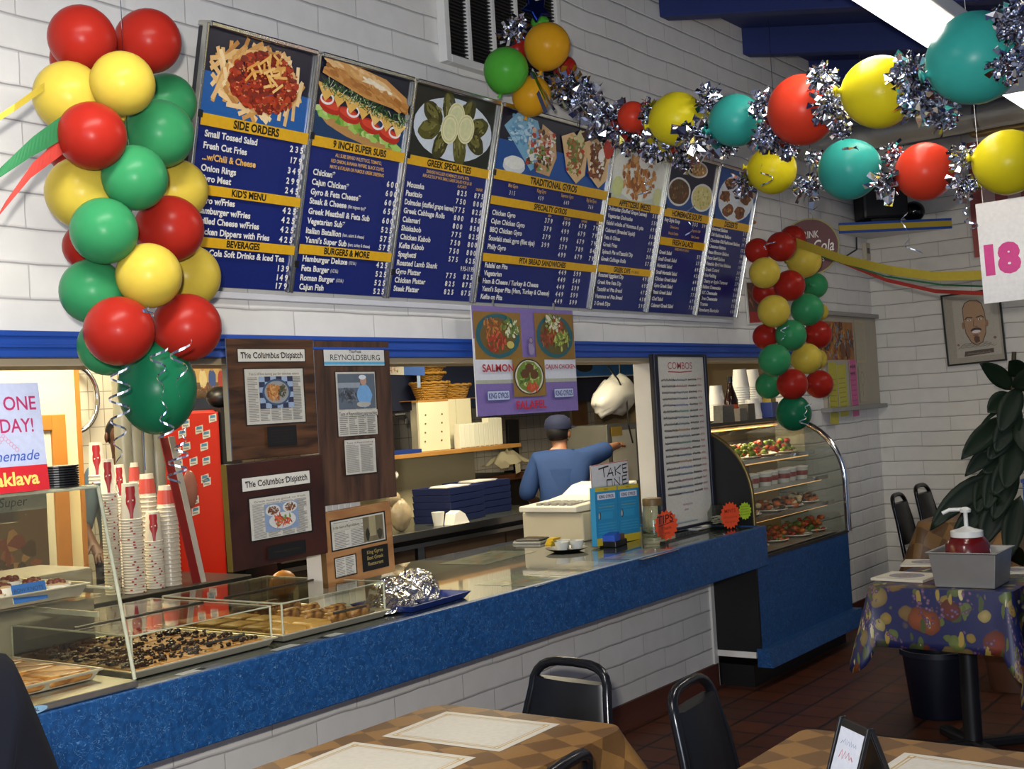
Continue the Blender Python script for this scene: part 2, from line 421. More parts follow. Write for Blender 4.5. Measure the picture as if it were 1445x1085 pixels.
struct('wall_back', MB().box(-1.5, 10.5, 6.6, 6.7, 0, 2.7), TILE)
struct('wall_far_right', MB().box(10.4, 10.5, YW + .2, 6.6, 0, 2.7), M('tan_wall_paint', '#9a8460', .6))
struct('wall_far_left', MB().box(-1.5, 3.86, 5.605, 5.65, 0, 2.7), CREAM)
struct('trim_11', MB().box(3.845, 3.865, 5.59, 5.605, 0, 2.7), M('orange_stained_wood', '#b0742e', .5, var=.2))
struct('ceiling_kitchen', MB().box(-1.5, 10.5, YW + .2, 6.7, 2.6, 2.7), M('white_ceiling_panel', '#d8d2c0', .7))
# door in the cream wall, orange stained frame
p0, p1 = aY(60, 600, 5.58), aY(88, 590, 5.58)
dx1 = p1.x; dz = aY(75, 585, 5.58).z
d = thing('door_1', 'pale door in orange stained frame in the cream wall behind the counter', 'door', (dx1 - .45, 5.58, 0)); d['kind'] = 'structure'
fr = MB(); fr.box(.37, .45, -.03, .02, 0, dz); fr.box(-.45, -.37, -.03, .02, 0, dz); fr.box(-.37, .37, -.03, .02, dz - .08, dz); obj('door_frame', fr, MATS['orange_stained_wood'], d, bevel=.005)
obj('door_panel', MB().box(-.37, .37, -.012, .02, 0, dz - .08), M('pale_door_paint', '#d9d6c2', .5), d)
# white posts in the opening, standing on the counter
for i, (x0, x1) in enumerate(((3.16, 3.44), (5.86, 6.12))):
    x0 += (.06 if i == 0 else 0); yb_ = YW + (.08 if i == 0 else .2); pm = MB(); pm.box(x0, x1, YW, yb_, .9, 1.812)
    for q in range(5): pm.box(x0 + .03 + q * (x1 - x0 - .06) / 5, x0 + .06 + q * (x1 - x0 - .06) / 5, YW - .008, YW, .9, 1.812)
    struct('trim_%d' % (12 + i), pm, M('white_fluted_post', '#d4d0c8', .5), bevel=.003)

# ================================================================== counter
def laminate():
    k = N('blue_flecked_laminate'); v = k.coord(scale=(1, 1, 1))
    n1 = k.n('ShaderNodeTexNoise', i_Scale=38.0, i_Detail=2.0, i_Distortion=1.6); k.l(v, n1.inputs['Vector'])
    n2 = k.n('ShaderNodeTexNoise', i_Scale=60.0, i_Detail=2.0); k.l(v, n2.inputs['Vector'])
    base = k.mix(k.ramp(n2.outputs[0], [(.35, 0.), (.65, 1.)]), '#0e3866', '#14467a')
    fl = k.ramp(n1.outputs[0], [(.545, 0.), (.56, .55), (.575, 0.)])
    k.l(k.mix(fl, base, '#6a9cc8'), k.b.inputs['Base Color']); k.b.inputs['Roughness'].default_value = .42
    return k.m
LAM = laminate()
def topglass():
    k = N('dark_glass_top'); nz = k.n('ShaderNodeTexNoise', i_Scale=2.5, i_Detail=3.0); k.l(k.coord(), nz.inputs['Vector'])
    k.l(k.mix(nz.outputs[0], '#141d1a', '#222c27'), k.b.inputs['Base Color']); k.b.inputs['Roughness'].default_value = .35
    k.b.inputs['Coat Weight'].default_value = 1.0; k.b.inputs['Coat Roughness'].default_value = .03; k.b.inputs['Coat IOR'].default_value = 1.6; return k.m
ct = thing('service_counter', 'long blue laminate service counter with a dark glass top', 'counter', (2.35, 3.44, .684))
obj('fascia', MB().box(-3.85, 3.85, -.56, -.53, 0, .214), LAM, ct, bevel=.004)
obj('end_panel', MB().box(3.82, 3.85, -.529, .56, 0, .2139), LAM, ct)
obj('counter_top', MB().box(-3.85, 3.819, -.529, .56, .17, .2105), topglass(), ct)
obj('under_board', MB().box(-3.85, 3.819, -.529, .56, 0, .03), M('raw_board', '#7d6a50', .7), ct)
# sheets lying under the glossy counter glass read as flat prints on it
def sheet_on_counter(cx, cy, w_, h_, rot, cols, label):
    a = Art(); a.rect(-w_ / 2, -h_ / 2, w_ / 2, h_ / 2, cols[0])
    for q in range(26): a.blob(rnd.uniform(-w_ * .4, w_ * .4), rnd.uniform(-h_ * .35, h_ * .35), w_ * rnd.uniform(.03, .12), h_ * rnd.uniform(.03, .1), rnd.choice(cols[1:]), 10, .25)
    a.V = [(v[0], v[2], -v[1] + .0005) for v in a.V]
    o = obj('menu_sheet', a, COATED, None); o.location = (cx, cy, .8948); o.rotation_euler = (0, 0, rot); return tag(o, label, 'menu', 'printed sheets on the counter')
COATED = printmat('laminated_print', .3); COATED.node_tree.nodes['Principled BSDF'].inputs['Coat Weight'].default_value = 1.0; COATED.node_tree.nodes['Principled BSDF'].inputs['Coat Roughness'].default_value = .03
P = aZ(700, 800, .9)
for (px, py, w_, h_, rot, cols, lb) in (
    (690, 785, .5, .26, .1, ('#6f7a6c', '#8a6a4e', '#a08868', '#54604c'), 'printed food sheet at the back of the counter glass, nearest the plaques'),
    (740, 817, .3, .3, .05, ('#5f7258', '#8a5a48', '#92935a', '#465c42'), 'green printed food sheet on the counter glass before the dark pad'),
    (815, 800, .42, .24, .05, ('#7c7a68', '#8d6858', '#a7a068', '#5d6a54'), 'printed food sheet with a pale edge near the counter front below the sauce cups'),
    (905, 780, .38, .22, .05, ('#70706a', '#8f4d60', '#a09058', '#6a4070'), 'purple printed sheet on the counter glass below the tip jar')):
    q = aZ(px, py, .9); sheet_on_counter(q.x, q.y, w_, h_, rot, cols, lb)

# ================================================================== fluorescent fixtures, duct, vent, shelf
LAMPM = M('fluorescent_tube', '#fff8ea', .4, emit=9.0, var=0)
HOUS = M('white_enamel', '#e6e4de', .35)
def fixture(x0, y, z, lab):
    t = thing('fluorescent_fixture', lab, 'ceiling light', (x0, y, z), group='fluorescent fixtures')
    obj('housing', MB().box(0, 1.25, -.1, .1, .0, .07), HOUS, t, bevel=.008)
    for s_ in (-1, 1):
        tb = obj('tube', MB().tube([(.05, .055 * s_, -.03), (1.2, .055 * s_, -.03)], .017, 12), LAMPM, t, smooth=60)
        obj('end_cap', MB().tube([(.02, .055 * s_, -.03), (.05, .055 * s_, -.03)], .021, 10).tube([(1.2, .055 * s_, -.03), (1.235, .055 * s_, -.03)], .021, 10), HOUS, tb)
    for x in (.0, 1.215): obj('lamp_holder', MB().box(x, x + .03, -.09, .09, -.06, .0), HOUS, t, bevel=.004)
    for x in (.15, 1.1): obj('hanger_rod', MB().tube([(x, 0, .07), (x, 0, zr(y, 3.885) - z)], .005, 6), STEEL, t)
fixture(.58, 1.75, 3.0, 'fluorescent strip light nearest the camera, above the frame')
fixture(3.95, 1.44, 3.0, 'fluorescent strip light hanging above the yellow garland balloon')
fixture(6.05, 1.44, 3.0, 'fluorescent strip light further back, its end showing beside the largest teal balloon')
# round metal duct along the right side
q0 = aX(1185, 200, 7.9)
du = thing('air_duct', 'round silver air duct crossing behind the garland', 'duct', (7.9, 2.6, q0.z))
obj('duct_pipe', MB().tube([(0, .65, 0), (0, -4, 0)], .085, 24), M('galvanised_steel', '#c9c6ba', .42, .55, .1), du, smooth=60)
for y in (.3, -.5, -1.4): obj('strap', MB().tube([(0, y, 0), (0, y - .03, 0)], .089, 24), STEEL, du)
for y in (.2, -1.6): obj('hanger_rod', MB().tube([(0, y, .085), (0, y, zr(2.6 + y, 3.885) - q0.z)], .005, 6), STEEL, du)
# tan valance board on the right wall under the duct
v0 = aX(1368, 192, 8.95); v1 = aX(1445, 180, 8.95)
single('valance_board', MB().box(XW - .12, XW, -2.0, v0.y, v0.z, v0.z + .09), M('golden_board', '#b59655', .5), 'golden tan board along the right wall above the striped flag', 'board', bevel=.006)
# wall vent
va, vb = aY(622, 92, YW), aY(779, 92, YW)
vw, vz = 4.975 - 4.07, aY(625, 90, YW).z
vt = thing('wall_vent', 'large black louvred wall vent in a white frame above the menu', 'vent', (4.52, YW, vz))
fm = MB(); W2_ = .45; HH = .62
for a in ((-W2_, -W2_ + .035, 0, HH), (W2_ - .035, W2_, 0, HH), (-W2_ + .035, W2_ - .035, 0, .035), (-W2_ + .035, W2_ - .035, HH - .035, HH)): fm.box(a[0], a[1], -.045, 0, a[2], a[3])
obj('vent_frame', fm, WHITE, vt, bevel=.004)
obj('backing', MB().box(-W2_ + .035, W2_ - .035, -.01, 0, .035, HH - .035), BLACKP, vt)
lv = MB()
for k in range(34):
    z = .04 + k * (HH - .08) / 34; lv.box(-W2_ + .035, W2_ - .035, -.03, -.012, z, z + .006)
obj('louvres', lv, M('dark_louvre', '#26231f', .4), vt)
for k in range(1, 5): x = -W2_ + k * 2 * W2_ / 5; obj('mullion', MB().box(x - .009, x + .009, -.04, -.01, .035, HH - .035), WHITE, vt)
# corner shelf with dark things on it
zs = 2.79
cs = thing('corner_shelf', 'triangular corner shelf with a yellow and blue edge', 'shelf', (XW, YW, zs - .07))
A_, B_ = (-.56, 0), (0, -.62)
tri = MB(); V = [(A_[0], A_[1], 0), (B_[0], B_[1], 0), (0, 0, 0)]; V += [(x, y, .07) for x, y, z in V]
tri.add(V, [(0, 2, 1), (3, 4, 5), (0, 1, 4, 3), (1, 2, 5, 4), (2, 0, 3, 5)]); obj('shelf_board', tri, WHITE, cs)
ed = frame((XW + A_[0], YW, zs - .07), (0 - A_[0], B_[1] - 0, 0), (0, 0, 1)); L = math.hypot(.56, .62)
e_ = MB(); e_.mi = 0; e_.box(0, L, -.012, 0, .015, .055); e_.mi = 1; e_.box(0, L, -.014, 0, .055, .072); e_.box(0, L, -.014, 0, -.002, .015)
eo = obj('edge_band', e_, [M('yellow_paint', '#c3a52a', .5), BLUEPAINT], cs); eo.matrix_local = Matrix.Translation((-XW, -YW, -(zs - .07))) @ ed
tv = thing('television', 'black television standing on the corner shelf behind the red balloon', 'television', (8.86, 3.06, zs))
obj('screen_housing', MB().box(-.17, .17, -.1, .1, .03, .36), BLACKP, tv, bevel=.02); obj('stand', MB().box(-.11, .11, -.08, .08, 0, .03), BLACKP, tv)
tv.rotation_euler = (0, 0, math.radians(42 - 90))
single('glossy_ball', MB().ball((8.985, 2.865, zs + .075), (.08, .08, .075)), M('gloss_black', '#0a0a0c', .1), 'round glossy black ball at the right end of the corner shelf', 'ornament', smooth=180)
q = aY(1228, 358, YW)
ou = thing('wall_box', 'small beige electrical box on the block wall below the corner shelf', 'electrical box', (q.x - .12, YW, q.z - .06))
obj('body', MB().box(-.045, .045, -.03, 0, 0, .13), M('beige_plastic', '#b9ae97', .5), ou, bevel=.004); obj('cover', MB().box(-.02, .02, -.034, -.03, .05, .09), DARKST, ou)
w0, w1 = aY(1207, 335, YW), aY(1198, 360, YW)
single('cable', MB().tube([(w0.x, YW - .008, zs - .075), (w0.x - .01, YW - .008, w1.z + .05), (w1.x - .1, YW - .008, w1.z - .02)], .006), BLACKP, 'short dark cable on the block wall under the corner shelf', 'cable')
# ================================================================== menu board: seven tilted panels
YL, NAVY = '#dba818', '#16246a'
CREAMT = '#e9e6dc'
OR = '#e6b458'
RAIL = M('menu_rail_steel', '#c9c6bb', .22, 1.0, .05)
BODYM = M('menu_box_grey', '#242428', .5)
MB_H = .82
def mrow(a, w_, f, left, prices, c=CREAMT, h=.0185, x=.022, fit=None, note=None, pc=None):
    z = MB_H * (1 - f) - h * .9
    W = a.text(left, x, z, h, c, cond=1.0, bold=.03, fit=fit)
    if note: a.text(note, x + W + .008, z + .002, h * .6, c, cond=.72, bold=.01)
    for xr, p in prices:
        if len(p) > 4: a.text(p, xr * w_, z, h * .92, c, 'R', cond=.8, bold=.012); continue
        for q, ch in enumerate(p): a.text(ch, xr * w_ - (len(p) - 1 - q) * .0235, z, h * .98, pc or c, 'R', cond=1.0, bold=.035)
def mband(a, w_, f0, f1, t, small=None):
    z0, z1 = MB_H * (1 - f1), MB_H * (1 - f0); a.rect(0, z0, w_, z1, YL); h = (z1 - z0) * .66
    W = a.text(t, w_ * .5 - (.03 if small else 0), z0 + (z1 - z0) * .2, h, '#15130f', 'C', cond=.92, bold=.04)
    if small: a.text(small, w_ * .5 - .03 + W / 2 + .01, z0 + (z1 - z0) * .25, h * .55, '#15130f', cond=.8, bold=.01)
def msmall(a, w_, f, t, h=.0125, c=OR, x=.5): a.text(t, w_ * x, MB_H * (1 - f) - h * .9, h, c, 'C', cond=.74, bold=.01)

def pic_fries(a, w_, z0, z1):
    h = z1 - z0; a.rect(0, z0, w_, z1, '#16182c'); a.poly([(0, z0), (w_, z0), (w_, z0 + h * .45), (0, z0 + h * .5)], '#1d5aa0')
    cx, cz = w_ * .5, z0 + h * .5
    for k in range(110):
        t = 2 * PI * k / 110 + rnd.uniform(-.1, .1); r = rnd.uniform(.62, 1.0)
        x, z = cx + w_ * .41 * r * math.cos(t), cz + h * .4 * r * math.sin(t)
        a.bar(x, z, rnd.uniform(.07, .12), .015, t + PI / 2 + rnd.uniform(-.9, .9), rnd.choice(('#e4b878', '#d9a560', '#efcb90', '#cf9850', '#b98040', '#f4d8a4')))
    for k in range(330):
        t, r = rnd.uniform(0, 2 * PI), rnd.random() ** .5
        a.blob(cx + .02 + w_ * .31 * r * math.cos(t), cz + h * .36 * r * math.sin(t), rnd.uniform(.009, .019), rnd.uniform(.008, .015), rnd.choice(('#8f2414', '#a93218', '#6e1a10', '#b8401e', '#7c2a14')), 8, .25)
    for k in range(160):
        t, r = rnd.uniform(0, 2 * PI), rnd.random() ** .5; a.blob(cx + .02 + w_ * .31 * r * math.cos(t), cz + h * .36 * r * math.sin(t), rnd.uniform(.003, .006), rnd.uniform(.002, .004), rnd.choice(('#d8683a', '#c4502c', '#5a140c', '#e08a5a')), 6, .3)
    for k in range(26):
        t, r = rnd.uniform(0, 2 * PI), rnd.random() ** .5
        a.bar(cx + .02 + w_ * .2 * r * math.cos(t), cz + h * .12 + h * .22 * r * math.sin(t), rnd.uniform(.03, .06), .009, rnd.uniform(0, PI), rnd.choice(('#e8b25c', '#f0c478', '#dda04a')))
def pic_sub(a, w_, z0, z1):
    h = z1 - z0; a.rect(0, z0, w_, z1, '#141a2c'); a.rect(0, z0, w_, z0 + h * .35, '#17385e')
    sl = -.18
    def Z(x, f): return z0 + h * f + (x - w_ * .5) * sl
    a.blob(w_ * .5, Z(w_ * .5, .12), w_ * .42, h * .1, '#b98a4e', 20, .06, -.18)
    for k in range(26): x = w_ * (.06 + .88 * k / 26); a.blob(x, Z(x, .2) + rnd.uniform(-.01, .01), .03, .016, rnd.choice(('#7fae3a', '#5d9430', '#a3c860', '#bcd488')), 9, .35)
    for k, x in enumerate((.16, .36, .6, .82)): a.blob(w_ * x, Z(w_ * x, .3), .06, .026, '#b92a18', 16, .05, -.18); a.blob(w_ * x, Z(w_ * x, .32), .05, .014, '#d6452a', 14, .05, -.18)
    for x in (.12, .4, .68, .88): a.ring(w_ * x, Z(w_ * x, .38), .034, .022, .008, '#efe9e6')
    for k in range(7): x = w_ * (.1 + .135 * k); zz = Z(x, .5); a.poly([(x - .05, zz + .02), (x + .05, zz), (x + .0, zz - .045)], rnd.choice(('#e7b65a', '#f0c774')))
    for k in range(240): x = w_ * rnd.uniform(.05, .97); a.bar(x, Z(x, rnd.uniform(.48, .63)), .024, .0028, rnd.uniform(0, PI), rnd.choice(('#2c4a20', '#3f6a2a', '#d4ddb8', '#1f3518', '#587e3a')))
    P = [(w_ * .03, Z(w_ * .03, .66)), (w_ * .04, Z(w_ * .04, .74)), (w_ * .15, Z(w_ * .15, .86)), (w_ * .4, Z(w_ * .4, .97)), (w_ * .7, Z(w_ * .7, 1.0)), (w_ * .95, Z(w_ * .95, .9)), (w_ * .99, Z(w_ * .99, .7)), (w_ * .5, Z(w_ * .5, .62))]
    a.poly([(min(x, w_), min(z, z1)) for x, z in P], '#cf9450')
    for k in range(220):
        f = rnd.random(); x = w_ * (.08 + .86 * f); hi = .84 + .13 * math.sin(PI * min(1, f * 1.15)); z_ = rnd.uniform(.68, hi); u = (z_ - .66) / .32
        a.blob(x, Z(x, z_), rnd.uniform(.015, .035), rnd.uniform(.005, .01), rnd.choice(('#d9a766', '#e2b67c', '#cf9850', '#e8c690') if u > .45 else ('#c08340', '#b87a38', '#cc9450', '#a86a2c')), 8, .25, -.3)
    a.poly([(w_ * .42, Z(w_ * .42, .8)), (w_ * .5, Z(w_ * .5, .9)), (w_ * .78, Z(w_ * .78, .86)), (w_ * .6, Z(w_ * .6, .84))], '#f0dcb8')
    for k in range(12): x = w_ * rnd.uniform(.45, .75); a.blob(x, Z(x, rnd.uniform(.83, .87)), .014, .005, '#f6e8cc', 7, .3, -.2)
def pic_dolma(a, w_, z0, z1):
    h = z1 - z0; a.rect(0, z0, w_, z1, '#20241c'); a.blob(w_ * .5, z0 + h * .48, w_ * .47, h * .46, '#cdd6de', 30, .01)
    cx, cz = w_ * .5, z0 + h * .5
    for k in range(8):
        t = 2 * PI * k / 8 + .3; x, z = cx + w_ * .3 * math.cos(t), cz + h * .3 * math.sin(t)
        a.blob(x, z, .066, .04, rnd.choice(('#4a4a1c', '#565420', '#3d3c18')), 18, .06, t); a.blob(x - .008, z + .01, .045, .018, '#6f6c30', 12, .12, t)
        for q in range(14): a.blob(x + rnd.uniform(-.04, .04), z + rnd.uniform(-.03, .03), rnd.uniform(.004, .014), .004, rnd.choice(('#3a3814', '#2e2c10', '#7d7a3c', '#5e5a24', '#8f8c54')), 7, .3, t + rnd.uniform(-.4, .4))
    for x, z in ((-.0, .17), (.11, .03), (-.05, -.02)):
        a.blob(cx + w_ * x * 1.2, cz + h * z, .054, .058, '#e3e0b4', 24, .01); a.ring(cx + w_ * x * 1.2, cz + h * z, .048, .052, .005, '#cfca88'); a.blob(cx + w_ * x * 1.2, cz + h * z, .036, .039, '#d6d7a4', 20, .05)
def pic_gyros(a, w_, z0, z1):
    h = z1 - z0; a.rect(0, z0, w_, z1, '#12162a'); a.rect(0, z0, w_, z0 + h * .5, '#1c4f94')
    a.blob(w_ * .16, z0 + h * .1, .08, .035, '#d9dde0', 20, .02); a.blob(w_ * .16, z0 + h * .16, .075, .028, '#efefe4', 20, .04)
    a.poly([(w_ * .04, z0 + h * .72), (w_ * .13, z0 + h * .98), (w_ * .3, z0 + h * .93), (w_ * .42, z0 + h * .35), (w_ * .3, z0 + h * .08)], '#7fb4cf')
    for k in range(70): a.blob(w_ * rnd.uniform(.08, .28), z0 + h * rnd.uniform(.5, .92), rnd.uniform(.006, .022), rnd.uniform(.004, .012), rnd.choice(('#a6d0e2', '#5b94b8', '#c5e0ea', '#6ea6c6')), 7, .4)
    a.poly([(w_ * .34, z0 + h * .9), (w_ * .46, z0 + h * .78), (w_ * .5, z0 + h * .4), (w_ * .46, z0 + h * .05), (w_ * .34, z0 + h * .08)], '#c9a070')
    for k in range(150): a.blob(w_ * rnd.uniform(.25, .46), z0 + h * rnd.uniform(.15, .8), rnd.uniform(.005, .018), rnd.uniform(.004, .012), rnd.choice(('#c8493a', '#e8e6d8', '#7e9a4a', '#8f5f3a', '#d9b9a0', '#b33a22', '#efe6dc', '#4d3a24')), 8, .35)
    for (cx, tl) in ((.66, .12), (.87, -.02)):
        a.poly([(w_ * (cx - .15), z0 + h * .78), (w_ * (cx - .05), z0 + h * .9), (w_ * (cx + .1), z0 + h * .7), (w_ * (cx + .11), z0 + h * .2), (w_ * (cx + .04), z0 + h * .02), (w_ * (cx - .06), z0 + h * .2)], '#d8b684')
        a.poly([(w_ * (cx - .1), z0 + h * .74), (w_ * (cx - .0), z0 + h * .82), (w_ * (cx + .08), z0 + h * .55), (w_ * (cx + .05), z0 + h * .14), (w_ * (cx - .02), z0 + h * .3)], '#8a6436')
        for k in range(110): a.blob(w_ * (cx + rnd.uniform(-.08, .06)), z0 + h * rnd.uniform(.2, .84), rnd.uniform(.005, .016), rnd.uniform(.004, .011), rnd.choice(('#c03622', '#7a9a44', '#c7a670', '#9c6a3a', '#5a7a34', '#d8c6a0') if cx < .8 else ('#5c3018', '#7a4422', '#6a3a1e', '#e8e4da', '#8a4a28')), 8, .3)
        a.blob(w_ * (cx + .02), z0 + h * (.62 if cx > .8 else .86), .03, .03, '#eeeae0' if cx > .8 else '#c7c08a', 12, .2)
    a.blob(w_ * .95, z0 + h * .78, .045, .05, '#b8321c', 16, .08)
def pic_calamari(a, w_, z0, z1):
    h = z1 - z0; a.rect(0, z0, w_, z1, '#c9d0c4'); a.blob(w_ * .5, z0 + h * .5, w_ * .49, h * .49, '#e3e4d8', 28, .02)
    for k in range(120): t, r = rnd.uniform(0, 2 * PI), rnd.random() ** .6; a.blob(w_ * .5 + w_ * .3 * r * math.cos(t), z0 + h * .45 + h * .38 * r * math.sin(t), rnd.uniform(.012, .026), rnd.uniform(.008, .018), rnd.choice(('#b9793a', '#a8642a', '#c98f4e', '#8f5222', '#d2a062')), 8, .35, rnd.uniform(0, PI))
    a.blob(w_ * .55, z0 + h * .74, .055, .042, '#eae7dc', 20, .03); a.blob(w_ * .14, z0 + h * .2, .05, .05, '#cfd48e', 18, .03); a.blob(w_ * .88, z0 + h * .16, .04, .045, '#d6d89c', 18, .03)
def pic_soup(a, w_, z0, z1):
    h = z1 - z0; a.rect(0, z0, w_, z1, '#131b33'); a.rect(0, z0, w_, z0 + h * .3, '#1b4684')
    for x, z, c, cs_ in ((.26, .34, '#5a3c20', ('#7a3a20', '#3f2a16', '#8a6a3a', '#46562a')), (.76, .32, '#d8cb84', ('#e5dca4', '#a8b060', '#c7b060')), (.55, .83, '#b98a4a', ('#c9a062', '#8f6030', '#ead9a6'))):
        a.blob(w_ * x, z0 + h * z, w_ * .24, h * .27 if z < .5 else h * .16, '#d9dad4', 26, .01); a.blob(w_ * x, z0 + h * z, w_ * .21, h * .235 if z < .5 else h * .13, c, 24, .02)
        for k in range(40): t, r = rnd.uniform(0, 2 * PI), rnd.random() ** .5; a.blob(w_ * x + w_ * .18 * r * math.cos(t), z0 + h * z + h * (.2 if z < .5 else .1) * r * math.sin(t), .008, .007, rnd.choice(cs_), 7, .3)
def pic_dessert(a, w_, z0, z1):
    h = z1 - z0; a.rect(0, z0, w_, z1, '#1c4a86'); a.blob(w_ * .52, z0 + h * .46, w_ * .45, h * .46, '#d4dade', 26, .01)
    for x, z in ((.3, .72), (.24, .46), (.36, .2), (.66, .2), (.76, .5), (.62, .76)):
        a.blob(w_ * x, z0 + h * z, w_ * .13, h * .12, '#7a4a26', 12, .2)
        for k in range(10): a.blob(w_ * (x + rnd.uniform(-.09, .09)), z0 + h * (z + rnd.uniform(-.08, .08)), .01, .008, rnd.choice(('#4a2a16', '#a56c34', '#5d3a1c', '#c08a4a')), 7, .3)

